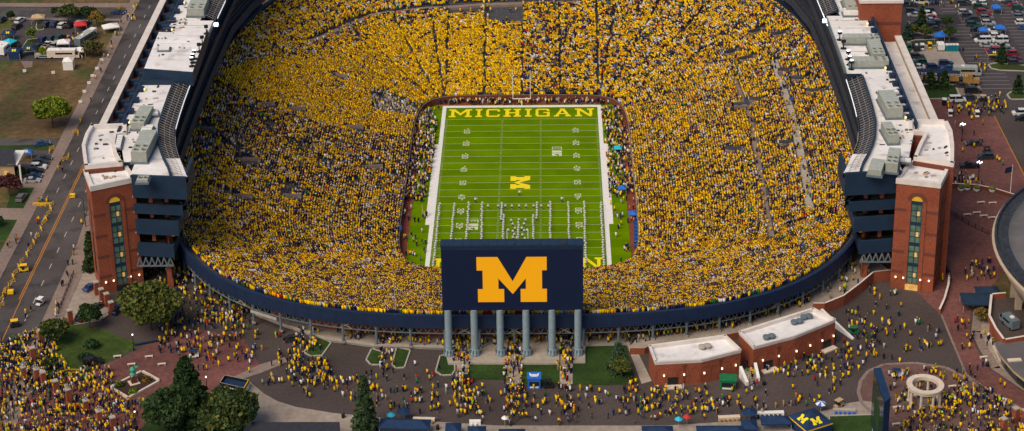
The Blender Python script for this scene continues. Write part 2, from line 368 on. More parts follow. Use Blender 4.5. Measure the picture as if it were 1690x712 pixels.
sheet('truck_pad', [(126.3,45.6),(144.2,44.1),(143.4,31.4),(135.8,31.5),(136.7,43.0),(126.1,43.2)], Z + .04, 'walk')
sheet('truck_lawn', [(125.1,43.0),(136.2,42.8),(135.8,32.5),(125.2,32.5)], Z + .1, 'lawn', .5)
for pl in ([(130.9,92.1),(136.0,89.9),(140.3,88.9),(141.9,83.9),(136.2,84.9),(131.8,87.3)], [(127.6,78.3),(130.6,80.1),(137.7,80.4),(136.2,75.5),(130.3,76.5)], [(150.3,58.8),(153.0,60.0),(162.7,57.7),(161.7,53.6),(152.9,54.5),(150.6,56.1)], [(151.2,34.8),(153.0,37.1),(157.7,37.0),(156.5,31.6),(151.5,31.6)]):
    sheet('lot_island', pl, Z + .12, 'grass', .5)
b = MB()
for x in (144, 163, 182, 201):
    for y in range(40, 200, 3): b.sheet([(x, y), (x + 10, y), (x + 10, y + .12), (x, y + .12)], Z + .027, 'paintwhite')
struct(b.build('lot_markings'))
# raised concourse under the rim, east part, with brick retaining edge
eastdeck = [(27.8,-118.4),(31.3,-118.4),(33.5,-116.5),(51.1,-112.4),(55.0,-111.0),(74.1,-99.3),(77.0,-99.4),(82.3,-95.5),(87.5,-89.0),(91.6,-83.4),(96.8,-82.2)]
b = MB(); b.prism(eastdeck + arc(.8, -30, -72), GZ - .5, 13.8, 'brick', 'concrete'); struct(b.build('upper_concourse'))
b = MB(); b.prism([(-65.3,-98.9),(-57.6,-104.3),(-51.3,-108.2),(-45.8,-111.7),(-39.2,-113.2),(-34.0,-114.7),(-17.0,-115.7),(-15.8,-123.0),(-10.7,-122.7),(-1.6,-122.8),(-1.7,-116.1),(1.6,-116.2),(1.6,-122.9),(10.8,-122.9),(10.8,-116.2),(14.2,-116.3),(14.1,-122.4),(17.0,-122.4),(17.1,-114.6),(28.0,-114.1)] + arc(.8, -72, -138), GZ - .5, 12.6, 'curb', 'pad'); struct(b.build('lower_concourse'))
b = MB(); b.wall([(-65.3,-98.9),(-57.6,-104.3),(-51.3,-108.2),(-45.8,-111.7),(-39.2,-113.2),(-34.0,-114.7),(-17.0,-115.7)][::-1], 12.6, 13.1, .3, 'curb'); tag(b.build('low_wall'), 'low pale kerb wall along the concourse edge left of the scoreboard', 'low wall')

# ------------------------------------------------------------------ football field
def field():
    b = MB(); b.sheet([(-31.2, -57.6), (31.2, -57.6), (31.2, 57), (-31.2, 57)], 0, 'turf'); struct(b.build('football_field'))
    Y = .9144; b = MB(); z = .03; k = 'linewhite'
    X, E = 24.38, 54.86
    def r(x0, x1, y0, y1, k=k, z=z): b.sheet([(x0, y0), (x1, y0), (x1, y1), (x0, y1)], z, k)
    r(-X - 1.2, X + 1.2, E, E + 1.6, 'white'); r(-X - 1.2, X + 1.2, -E - 1.6, -E, 'white')
    r(-X - 1.25, -X, -E, E, 'white'); r(X, X + 1.25, -E, E, 'white')
    r(-X - 2.5, -X - 1.25, -27, 27, 'white'); r(X + 1.25, X + 2.5, -27, 27, 'white')
    for i in range(-10, 11): r(-X, X, i * 4.572 - .055, i * 4.572 + .055)
    for i in range(-50, 51):
        y = i * Y
        for x in (-X + .2, -6.4, 6.1 - .3, X - .8): r(x, x + .6, y - .05, y + .05, z=.034)
    struct(b.build('field_lines'))
field()
# lettering: every glyph is a list of strokes in a 1 x 1 cell
def q4(x0, y0, x1, y1): return [(x0, y0), (x1, y0), (x1, y1), (x0, y1)]
BM = [(p[0], p[1]) for p in [(0, 1), (.30, 1), (.512, .45), (.712, 1), (1, 1), (1, .70), (.93, .70), (.93, .29), (1, .29), (1, 0), (.624, 0), (.624, .29), (.70, .29), (.70, .51), (.512, .18), (.304, .525), (.304, .29), (.384, .29), (.384, 0), (.012, 0), (.012, .29), (.08, .29), (.08, .70), (0, .70)]]
thinM = [(0, 1), (.26, 1), (.5, .5), (.74, 1), (1, 1), (1, .84), (.9, .84), (.9, .16), (1, .16), (1, 0), (.7, 0), (.7, .16), (.76, .16), (.76, .72), (.5, .22), (.24, .72), (.24, .16), (.3, .16), (.3, 0), (0, 0), (0, .16), (.1, .16), (.1, .84), (0, .84)]
GL = {
 'M': [thinM],
 'I': [q4(.1, .16, 1 - .1, .84)[:0] or q4(.28, .16, .72, .84), q4(0, 0, 1, .16), q4(0, .84, 1, 1)],
 'C': [q4(0, .16, .2, .84), [(0, .16), (.12, 0), (.88, 0), (1, .16)], [(0, .84), (.12, 1), (.88, 1), (1, .84)], q4(.82, .16, 1, .3), q4(.82, .68, 1, .84)],
 'H': [q4(.1, .16, .32, .84), q4(.68, .16, .9, .84), q4(0, 0, .42, .16), q4(.58, 0, 1, .16), q4(0, .84, .42, 1), q4(.58, .84, 1, 1), q4(.32, .43, .68, .57)],
 'G': [q4(0, .16, .2, .84), [(0, .16), (.12, 0), (1, 0), (1, .16)], [(0, .84), (.12, 1), (.88, 1), (1, .84)], q4(.8, .16, 1, .46), q4(.8, .68, 1, .84), q4(.55, .46, 1, .58)],
 'A': [q4(0, 0, .3, .16), q4(.66, 0, 1, .16), [(.1, .16), (.28, .16), (.5, .78), (.42, 1)], [(.72, .16), (.92, .16), (.62, 1), (.46, .9)], q4(.3, .3, .7, .42), q4(.36, .9, .62, 1)],
 'N': [q4(.1, .16, .26, .84), q4(.74, .16, .9, .84), q4(0, 0, .36, .16), [(.0, .84), (.0, 1), (.3, 1), (.3, .84)], q4(.64, .84, 1, 1), [(.26, .84), (.3, 1), (.9, .0), (.74, .0), (.26, .72)]],
 '1': [q4(.38, .1, .62, .9), q4(.15, 0, .85, .12), [(.15, .72), (.38, .72), (.62, 1), (.4, 1)]],
 '2': [q4(0, 0, 1, .16), [(0, .16), (.3, .16), (1, .6), (.75, .66)], q4(.75, .6, 1, .84), q4(.1, .84, .95, 1), q4(0, .66, .24, .86)],
 '3': [q4(.1, 0, .95, .16), q4(.76, .16, 1, .84), q4(.1, .84, .95, 1), q4(.3, .43, .76, .57), q4(0, .1, .22, .3), q4(0, .7, .22, .9)],
 '4': [q4(.6, 0, .82, 1), q4(0, .25, 1, .4), [(0, .4), (.25, .4), (.6, .85), (.6, 1)], q4(.45, 0, 1, .1)],
 '5': [q4(.05, 0, .95, .16), q4(.76, .16, 1, .56), q4(.05, .45, .76, .6), q4(.05, .6, .28, .84), q4(.05, .84, 1, 1), q4(0, .16, .2, .28)],
 '0': [q4(0, .15, .26, .85), q4(.74, .15, 1, .85), [(0, .15), (.15, 0), (.85, 0), (1, .15)], [(0, .85), (.15, 1), (.85, 1), (1, .85)]],
 'B': [q4(0, 0, .28, 1), q4(.28, 0, .9, .18), q4(.28, .42, .9, .58), q4(.28, .82, .9, 1), q4(.72, .1, 1, .46), q4(.72, .54, 1, .9)],
 'T': [q4(.36, 0, .64, .84), q4(0, .8, 1, 1)],
 'E': [q4(0, 0, .28, 1), q4(.28, 0, 1, .18), q4(.28, .41, .9, .58), q4(.28, .82, 1, 1)],
 '>': [[(0, 0), (1, .5), (0, 1)]],
}
def glyph(b, ch, o, ux, uy, z, k, polys=None):
    for j, pl in enumerate(polys or GL[ch]):
        P = [(o[0] + ux[0] * x + uy[0] * y, o[1] + ux[1] * x + uy[1] * y) for x, y in pl]
        b.sheet(P, z + .004 * j, k)
ez = MB()
for ch, a, c in zip('MICHIGAN', (20, 312, 428, 620, 853, 970, 1170, 1403), (272, 385, 580, 810, 927, 1125, 1358, 1612)):
    x0 = (a - 815) / 6.76 / 5.05; x1 = (c - 815) / 6.76 / 5.05
    glyph(ez, ch, (x0 - .1, 47.5), (x1 - x0, 0), (0, 6.1), .045, 'fieldyellow')
    glyph(ez, ch, (x0 - .1, -53.4), (x1 - x0, 0), (0, 6.3), .045, 'fieldyellow')
struct(ez.build('endzone_lettering'))
fm = MB(); glyph(fm, 'M', (-2.9, 4.3), (0, -8.6), (5.9, 0), .05, 'fieldyellow', [BM]); struct(fm.build('midfield_emblem'))
nb = MB()
for yd in (10, 20, 30, 40, 50, 41, 31, 21, 11):
    num = yd if yd % 10 == 0 else yd - 1; y = (40 - [10, 20, 30, 40, 50, 41, 31, 21, 11].index(yd) * 10) * .9144
    t = str(num)[0]
    for sd_ in (-1, 1):
        w_ = 1.2; h_ = 1.95; gap = .25
        up = (-sd_ * h_, 0); ux = (0, sd_ * w_)
        xo = sd_ * (17.07 + h_ / 2)
        glyph(nb, t, (xo, y - sd_ * (w_ + gap)), ux, up, .04, 'linewhite'); glyph(nb, '0', (xo, y + sd_ * gap), ux, up, .04, 'linewhite')
        if num != 50:
            far = 1 if y > 0 else -1; yy = y + far * (w_ + gap + .2); xa = sd_ * 16.9
            nb.sheet([(xa - .3, yy), (xa + .3, yy), (xa, yy + far * .9)], .04, 'linewhite')
struct(nb.build('yard_numbers'))
def conf_logo(cx, cy):
    b = MB(); c0 = cx - 1.5
    glyph(b, '1', (c0, cy - .4), (0, -1.6), (3, 0), .05, 'linewhite', [q4(0, 0, 1, 1)])
    glyph(b, 'G', (c0, cy - 2.3), (0, -1.9), (3, 0), .05, 'linewhite', [q4(0, 0, .34, 1), q4(.34, 0, 1, .3), q4(.34, .7, 1, 1), q4(.7, .3, 1, .52)])
    for p in (q4(0, 0, .08, 1), q4(0, 0, .8, .1), q4(0, .9, .8, 1), q4(.3, .22, .42, .78), q4(.55, .22, .62, .4), q4(.55, .6, .62, .78)):
        glyph(b, 'B', (c0, cy + 2.4), (0, -2.6), (3, 0), .05, 'linewhite', [p])
    struct(b.build('conference_emblem'))
conf_logo(11.1, 22.5); conf_logo(-13.2, -26)

# ------------------------------------------------------------------ stadium bowl
NR = 88
bowl = root('stadium_bowl', (0, -90, 0), 'grey stepped seating bowl sunk round the green football field with a navy rim', 'stadium')
def seating():
    b = MB(); n = len(TS); prev = None; rings = []
    for r in range(NR + 1):
        s = r / NR; z = hz(s)
        if r: rings.append((s, zprev))
        rings.append((s, z)); zprev = z
    vs = []; fs = []
    for s, z in rings:
        for t in TS: p = bp(s, t); vs.append((p[0], p[1], z))
    for j in range(len(rings) - 1):
        for i in range(n): a = j * n + i; c = j * n + (i + 1) % n; fs.append((a, c, c + n, a + n))
    b.add(vs, fs, 'bench'); b.build('seating_tier', bowl)
    b = MB(); W = [inner(t) for t in TS]; W.append(W[0])
    b.wall(W, -.1, 2.3, .35, 'darkbrick', 'walk'); b.build('field_wall', bowl)
    b = MB(); P = [bp(1.0, t) for t in TS]; P.append(P[0]); b.wall(P[::-1], 18.5, 21.9, .9, 'navy'); b.build('rim_band', bowl)
seating()
def rim_under():
    Q = arc(1.0, -150, -30); L = [0]
    for i in range(len(Q) - 1): L.append(L[-1] + math.dist(Q[i], Q[i + 1]))
    xs = [p[0] for p in Q]; ys = [p[1] for p in Q]
    def at(d): return (float(np.interp(d, L, xs)), float(np.interp(d, L, ys)))
    tot = L[-1]; n = int(tot / 8.2); tr = MB()
    for i in range(n + 1):
        d = tot * i / n; x, y = at(d); gz = 13.8 if x > 27 and y > -130 else 12.6
        c = MB(); c.cyl((x, y, gz - .3), (x, y, 18.7), .33, .33, 'steel', 8); c.obox(x, y, gz, .9, .9, .5, 0, 'concrete'); c.build('support_column', bowl)
    N2 = n * 4
    for i in range(N2):
        a = at(tot * i / N2); c = at(tot * (i + 1) / N2); m_ = ((a[0] + c[0]) / 2, (a[1] + c[1]) / 2)
        tr.bar((*a, 16.6), (*c, 16.6), .16, 'steel'); tr.bar((*a, 16.6), (*m_, 18.5), .11, 'steel'); tr.bar((*m_, 18.5), (*c, 16.6), .11, 'steel')
    for d in [tot * i / (n * 2) for i in range(n * 2 + 1)]:
        a = at(d); l = math.hypot(*a); tr.bar((*a, 18.3), (a[0] * (1 - 9 / l), a[1] * (1 - 9 / l), 17.4), .15, 'steel')
    tr.build('rim_truss', bowl)
    for x0 in (-69, -40.5, -12.3, 0.2, 12.7, 64):
        i = min(range(len(Q)), key=lambda k: abs(Q[k][0] - x0)); d = L[i]; a = at(d - 1.6); c = at(d + 1.6)
        o = MB(); o.bar((*a, 16.6), (*c, 18.4), .14, 'tan'); o.bar((*a, 18.4), (*c, 16.6), .14, 'tan'); o.build('cross_brace', bowl)  # tan paints the yellow light falling on these steel braces into their colour
    # brick walls set back under the seats
    for u0, u1, k in ((-139, -133, 'brick'), (-131, -122, 'glass'), (-121.5, -119.5, 'brick'), (-116, -104.5, 'brick'), (-102.5, -97, 'brick'), (-94, -92, 'darkbrick'), (-88, -86, 'darkbrick'), (-81, -73, 'darkbrick'), (-69, -60, 'darkbrick'), (-57, -44, 'darkbrick')):
        o = MB(); P = arc(.91, u0, u1); o.wall(P, GZ, 17.6, .6, k)
        if k == 'glass':
            for p in P[::1]: o.obox(p[0], p[1], GZ, .25, .25, 5.4, 0, 'darkmetal')
        w_ = o.build('storefront' if k == 'glass' else 'concourse_wall', bowl)
    for dd in (-127.5, -125.8, -124.3):
        o = MB(); p = arc(.915, dd, dd + 2)[0]; o.obox(p[0], p[1] - .6, 15.6, .9, .3, .6, .3, 'warmroom'); o.build('shop_light', bowl)
    p0 = at(tot * .23); p1 = at(tot * .262)
    s_ = MB(); s_.wall([(p0[0], p0[1] - .5), (p1[0], p1[1] - .5)], 15.6, 16.3, .2, 'curb'); s_.build('sign_board', bowl)
    # concourse back floor so that no gap shows under the tiers
rim_under()
# aisles: bands kept free of people; and the light cross walks on the east side
AIS = []
for k in range(-2, 3):
    AIS.append(((k * 12.4, 58), (k * 13, 140)))
for k in range(-4, 5):
    AIS.append(((33, k * 12.3), (99, k * 15))); AIS.append(((-33, k * 12.3), (-99, k * 15)))
for sx in (-1, 1):
    for sy in (1,):
        for a_ in (16, 34, 52, 68, 82):
            x0, y0 = sx * (24 + 9 * math.cos(R(a_))), sy * 50 + sy * 9 * math.sin(R(a_))
            AIS.append(((x0, y0), (x0 + sx * 90 * math.cos(R(a_)), y0 + sy * 95 * math.sin(R(a_)))))
WALKS = [([(67.6, 51.6), (70.0, 17.7), (69, -23), (68, -62)], .8, 'walk'), ([(80.8, 55), (81.8, 8.6), (80.6, -31), (79.3, -50.8)], 1.1, 'curb'), ([(-71, 77), (-59.9, 93), (-50.6, 103.5), (-34.2, 109.1), (-14, 112), (20, 113)], 1.1, 'walk')]
def hat(x, y):      # height of the seating under a point: solved along the mapping
    best = None
    for t in TS:
        a = inner(t); b = outer(t); dx, dy = b[0] - a[0], b[1] - a[1]; l2 = dx * dx + dy * dy
        s = max(0, min(1, ((x - a[0]) * dx + (y - a[1]) * dy) / l2)); d = math.hypot(a[0] + s * dx - x, a[1] + s * dy - y)
        if best is None or d < best[0]: best = (d, s)
    return hz(best[1])
for P, w_, k in WALKS:
    b = MB()
    for i in range(len(P) - 1):
        m = max(2, int(math.dist(P[i], P[i + 1]) / 6))
        for j in range(m):
            a = (lerp(P[i][0], P[i + 1][0], j / m), lerp(P[i][1], P[i + 1][1], j / m)); c = (lerp(P[i][0], P[i + 1][0], (j + 1) / m), lerp(P[i][1], P[i + 1][1], (j + 1) / m))
            d = (V2(c) - V2(a)).normalized(); o = Vector((-d.y, d.x)) * w_; za = hat(*a) + .38; zc = hat(*c) + .38
            vs = [(a[0] - o.x, a[1] - o.y, za), (c[0] - o.x, c[1] - o.y, zc), (c[0] + o.x, c[1] + o.y, zc), (a[0] + o.x, a[1] + o.y, za)]
            lo = [(p[0], p[1], p[2] - 1) for p in vs]; b.add(lo + vs, [(4, 5, 6, 7), (0, 1, 5, 4), (1, 2, 6, 5), (2, 3, 7, 6), (3, 0, 4, 7)], k)
    b.build('cross_walkway', bowl)
VOM = []
def vomitory(x, y):
    # concrete entry opening with a dark mouth, long side running downhill
    t = min(TS, key=lambda t_: abs(math.atan2(*(np.array(bp(.6, t_))[::-1])) - math.atan2(y, x))); a = inner(t); o_ = outer(t); d = (Vector(o_) - Vector(a)).normalized(); ang = math.atan2(d.y, d.x)
    b = MB(); z = hat(x, y); M_ = Matrix.Rotation(ang, 4, 'Z')
    def bx(x0, x1, y0, y1, z0, z1, k):
        m = MB(); m.box(x0, x1, y0, y1, z0, z1, k); b.add([tuple((M_ @ Vector(v)) + Vector((x, y, z))) for v in m.v], m.f, k)
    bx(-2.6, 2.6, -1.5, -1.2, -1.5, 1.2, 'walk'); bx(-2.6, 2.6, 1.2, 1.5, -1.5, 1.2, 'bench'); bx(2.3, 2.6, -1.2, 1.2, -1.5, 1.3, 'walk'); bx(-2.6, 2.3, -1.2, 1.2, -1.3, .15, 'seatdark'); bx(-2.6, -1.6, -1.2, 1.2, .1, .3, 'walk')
    b.build('entry_portal', bowl); VOM.append((x, y, ang))
for x, y in [(-79.1,-16.3),(-78.0,24.6),(-69.1,27.6),(-91.7,-4.0),(-77.6,-14.5),(-95.0,33.9),(86.6,34.5),(77.5,77.0),(73.1,60.7),(84.7,70.0),(68.9,68.1),(68.5,29.0),(73.2,29.5),(83.5,43.6),(89.5,22.7),(78.6,-5.7),(63.4,0.5),(-51.3,25.3),(-43.4,0.9),(-64.2,-29.8),(-76.7,-38.1),(-59.1,58.9)]: vomitory(x, y)
# navy parapet standing in the upper corner of the far end
for P in ([(83.6,90.9),(87.8,79.9),(91.2,67.0),(93.1,58.3)], [(-84.4,97.4),(-87.7,89.3),(-91.2,77.5),(-92.9,69.4)]):
    b = MB(); z = hat(*P[1]); b.wall(P, z - 2, z + 1.6, 1.2, 'navypanel'); b.build('corner_parapet', bowl)

# ------------------------------------------------------------------ side grandstand buildings
LIP = [(-84.5, 82.2), (-80, 83.6), (-73, 86.4), (-65, 88.7), (-55, 90.4), (-45, 90.9), (-35, 91.2), (-20, 91.4), (0, 91.5), (20, 91.4), (40, 91), (60, 90.5), (80, 87), (96, 82)]
def lipx(y): return float(np.interp(y, [p[0] for p in LIP], [p[1] for p in LIP]))
def stand(sg):
    side = 'left' if sg < 0 else 'right'
    st = root('grandstand_building', (sg * 98, -84, GZ), ('long white-roofed stand building beside the street with navy fins and balconies' if sg < 0 else 'long white-roofed stand building beside the car parks with rows of green-grey roof plant'), 'grandstand')
    ys = [-84.5, -80, -75, -70, -65, -60, -55, -50, -45, -40, -35, -30, -25, -20] + list(range(-15, 96, 5)) + [96]
    def strip(sec, k, name, y0=-85, y1=97, closed=False):
        b = MB(); yy = [y for y in ys if y0 <= y <= y1]; n = len(sec); vs = []; fs = []
        for y in yy:
            for dx, z in sec: vs.append((sg * (lipx(y) + dx), y, z))
        for j in range(len(yy) - 1):
            for i in range(n - (0 if closed else 1)):
                a = j * n + i; c = j * n + (i + 1) % n; f = (a, c, c + n, a + n); fs.append(f if sg < 0 else f[::-1])
        if closed: fs += [tuple(range(n)), tuple(range((len(yy) - 1) * n, len(yy) * n))[::-1]]
        b.add(vs, fs, k); return b
    def steps(x0, z0, x1, z1, n):
        o = []
        for i in range(n):
            o += [(lerp(x0, x1, i / n), lerp(z0, z1, i / n)), (lerp(x0, x1, (i + 1) / n), lerp(z0, z1, i / n))]
        return o + [(x1, z1)]
    # walls, back to front
    b = strip([(6.2, 15), (6.2, 31)], 'darkbrick', ''); b.build('inner_wall', st)
    strip([(6, 31), (6.2, 34.5)], 'glass', '').build('suite_window', st)
    strip([(2.0, 24.4), (2.2, 27), (2.5, 27), (2.5, 26.2)] + steps(2.6, 26.2, 6.1, 30.6, 6), 'seatdark', '').build('balcony_tier', st)
    strip([(6, 35), (.9, 34.2), (.8, 36.6), (1.1, 36.6), (1.2, 35.8)] + steps(1.3, 35.8, 5.6, 39.6, 6), 'seatdark', '').build('balcony_tier', st)
    strip([(5.7, 39.6), (5.7, 43)], 'glass', '').build('suite_window', st)
    # top open tier near and far, roof over the middle
    for y0, y1 in ((-85, -24), (24, 97)):
        strip([(5.7, 42.2), (0, 42.2), (-.1, 43.6), (.1, 43.6), (.3, 43)] + steps(.4, 42.8, 4.0, 44.2, 4), 'seatdark', '', y0, y1).build('top_tier', st)
        strip([(4.1, 42.2), (4.1, 44.9), (4.6, 44.9), (4.6, 42.2)], 'navypanel', '', y0, y1, True).build('tier_parapet', st)
        f = MB()
        for i in range(int((y1 - y0) / 1.5)):
            y = max(-84, y0) + i * 1.5
            if y > y1 - 3: break
            f.bar((sg * (lipx(y) + .3), y, 43.6), (sg * (lipx(y + 1.2) + 4.2), y + 1.2, 44.9), .05, 'curb')
        for dx, z in ((1.4, 44.05), (2.8, 44.5)):
            for y in ys[:-1]:
                if y0 <= y < y1 - 5: f.bar((sg * (lipx(y) + dx), y, z), (sg * (lipx(y + 5) + dx), y + 5, z), .05, 'curb')
        f.build('railing_frame', st)
    b = strip([(0, 43.2), (0, 44.3), (.5, 44.3), (.5, 43.2)], 'steel', '', -22, 22, True); b.build('roof_edge', st)
    # LED light ribbons
    for y0, y1 in ((-57, -24), (24, 40)) if sg < 0 else ((-50, -25), (14, 40)):
        strip([(-.12, 43.3), (-.13, 43.5), (-.02, 43.62), (.0, 43.62)], 'ledstrip', '', y0, y1).build('light_ribbon', st)
    strip([(-.14, 43.2), (-.16, 43.4), (-.02, 43.64), (.05, 43.64)], 'curb', '', -85, -57).build('rail_cap', st)
    # core and roof
    core = [(sg * (lipx(y) + 7.2), y) for y in ys] + [(sg * 104.6, 96), (sg * 104.6, -58), (sg * 99, -76), (sg * 97, -84)]
    b = MB(); mid = [(sg * (lipx(y) + .5), y) for y in (-22, 0, 22)]
    co = [(sg * (lipx(y) + 7.2), y) for y in ys if y > -80] + [(sg * 104.6, 96), (sg * 104.6, -58), (sg * 100, -76)]
    b.prism(co, GZ, 42.1, 'darkbrick', 'roofwhite'); b.build('core', st)
    b = MB(); b.prism([(sg * (lipx(y) + 4.6), y) for y in ys if y > -80] + [(sg * 104.6, 96), (sg * 104.6, -58), (sg * 100, -76)], 42.2, 43.9, 'navypanel', 'roofwhite'); b.build('roof', st)
    b = MB(); b.prism([(sg * (lipx(y) + .5), y) for y in (-22, -10, 0, 10, 22)] + [(sg * (lipx(22) + 4.7), 22), (sg * (lipx(-22) + 4.7), -22)], 43, 43.96, 'navypanel', 'roofwhite'); b.build('roof_slab', st)
    if sg < 0:
        b = MB(); b.prism([(-104.0,-24.1),(-90.0,-26.9),(-90.8,5.7),(-98.5,5.8),(-97.9,2.5),(-104.7,3.1)], 43.8, 48, 'navypanel', 'roofwhite'); b.build('raised_roof', st)
        b = MB(); b.box(-104.4, -92.5, -26.5, -25.6, 43.9, 45.3, 'navypanel'); b.build('roof_divider', st)
    # membrane seams, small vents and pipes
    b = MB()
    for i in range(80):
        x = sg * rnd.uniform(99.5, 103.5) if i % 2 else sg * rnd.uniform(94 if i % 3 else 99, 104); y = rnd.uniform(-74, 80)
        if abs(y) > 22 and abs(x) < lipx(y) + 5.2: continue
        z = 48.02 if (sg < 0 and -20 < y < 14) else 43.92
        rz = rnd.choice([0, R(90), .3]); b.obox(x, y, z, rnd.uniform(.3, 1.6), rnd.uniform(.15, .5), rnd.uniform(.15, .5), rz, rnd.choice(['darkmetal', 'curb', 'steel', 'tan']))
    tag(b.build('roof_clutter', st), kind='stuff')
    b = MB()
    for i in range(26):
        y = -72 + i * 6
        if sg < 0 and -22 < y < 18: b.box(-104, -92.4, y, y + .08, 48.0, 48.02, 'curb')
        elif abs(y) < 22: b.box(sg * 92.4 if sg > 0 else -104, 104 if sg > 0 else -92.4, y, y + .08, 43.9, 44.03, 'curb')
    if b.v: tag(b.build('roof_seam', st), kind='stuff')
    # outer wall, terraces and fins
    b = MB(); X0, X1 = 104.7, 113.4
    b.box(min(sg * X0, sg * X1), max(sg * X0, sg * X1), -60, 26 if sg > 0 else 96, GZ, 36.0 if sg < 0 else 37, 'brick', 'brick' if sg < 0 else 'roofwhite'); b.build('outer_gallery', st)
    b = MB(); a, c = sorted((sg * 112.2, sg * 113.6)); b.box(a, c, -58.5, 22 if sg > 0 else 96, GZ, 38.4, 'beige', 'parapet'); a2, c2 = sorted((sg * 111.9, sg * 113.9)); b.box(a2, c2, -58.5, 22 if sg > 0 else 96, 38.4, 39.0, 'parapet'); b.build('outer_parapet', st)
    b = MB(); a, c = sorted((sg * 104.7, sg * 105.3)); b.box(a, c, -58, 94, 34, 44.5 if sg < 0 else 45.2, 'navypanel'); b.build('roof_parapet', st)
    y = -54; i = 0
    while y < 92:
        f = MB(); a, c = sorted((sg * 105.3, sg * (108.9 if sg < 0 else 106.4))); f.box(a, c, y, y + (1.7 if sg < 0 else 2.6), 36 if sg < 0 else 37, 40.2 if sg < 0 else 42.4, 'navypanel'); a, c = sorted((sg * 103.2, sg * 104.6)); e_ = MB(); e_.box(a, c, y + .3, y + 2.3, 43.92, 45.0, 'navy'); e_.build('roof_block', st)
        if sg < 0: f.box(-111.9, -108.9, y + .2, y + 1.5, 36, 38.0, 'navypanel')
        f.build('buttress', st)
        if i % 3 == 0: l = MB(); l.obox(sg * 103.0, y + 1.2, 44.2, .35, .35, .5, 0, 'ledyellow'); l.build('wall_light', st)
        y += 7.4 if sg < 0 else 5.6; i += 1
    # navy end wall facing the plaza: stacked balcony bands between tower and bowl
    xi = {44: 82.0, 36: 83.6, 32: 84.8, 25: 86.6, 21: 87.6}
    def band(z0, z1, k='navypanel', nm='balcony_band', y=-85.6, d=.8):
        zz = sorted(xi); xl = float(np.interp((z0 + z1) / 2, zz, [xi[q_] for q_ in zz]))
        o = MB(); o.prism([(sg * xl, y), (sg * 96.6, y + 1.4), (sg * 96.6, y + 1.4 + d), (sg * xl, y + d)], z0, z1, k); o.prism([(sg * (xl + .02), y + d + .01), (sg * (xl + d), y + d + .01), (sg * (xl + d), -73), (sg * (xl + .02), -73)], z0, z1 - .3, k); return o.build(nm, st)
    band(37.9, 44.1); band(33.4, 35.9); band(27.6, 31.6); band(21.3, 24.9)
    for z in (37.6, 33.2, 27.4, 21.2):
        zz = sorted(xi); xl = float(np.interp(z, zz, [xi[q_] for q_ in zz])); o = MB(); o.prism([(sg * (xl + .3), -84.9), (sg * 97, -83.6), (sg * 97, -72), (sg * (xl + .9), -72)], z, z + .3, 'concrete'); o.build('floor_slab', st)
    o = MB(); o.prism([(sg * 82.3, -84.9), (sg * 97, -83.6), (sg * 97, -74), (sg * 86, -74)], 43.2, 43.95, 'navypanel', 'roofwhite'); o.build('roof_slab', st)
    for x in (88.5, 92.5):
        for z0, z1 in ((24.9, 27.4), (31.6, 33.2), (35.9, 37.6)): o = MB(); o.obox(sg * x, -82.5, z0, .9, .9, z1 - z0, 0, 'brick'); o.build('brick_pier', st)
    o = MB()
    for z0, z1 in ((21.5, 27), (28, 33), (34, 37.5)): o.obox(sg * 92, -75.5, z0, 9, .3, z1 - z0, 0, 'glass'); o.obox(sg * 89.5, -75.8, z0 + 1, 2.2, .2, 1.4, 0, 'warmroom')
    o.build('suite_window', st)
    o = MB(); xa, xb = 87.6, 97.0
    for i in range(6):
        a, c = lerp(xa, xb, i / 6), lerp(xa, xb, (i + 1) / 6); o.bar((sg * a, -85, 18.8), (sg * (a + c) / 2, -85, 21.2), .22, 'steel'); o.bar((sg * (a + c) / 2, -85, 21.2), (sg * c, -85, 18.8), .22, 'steel')
    o.bar((sg * xa, -85, 18.8), (sg * xb, -85, 18.8), .25, 'steel'); o.build('end_truss', st)
    o = MB(); o.obox(sg * 89.0, -83.4, GZ, 1.5, 1.5, 6.6, 0, 'brick', 'stone'); o.cyl((sg * 89.0, -83.4, 18.6), (sg * 89.0, -83.4, 21.2), .35, .35, 'steel', 8); o.build('brick_pier', st)
    return st
stL = stand(-1); stR = stand(1)

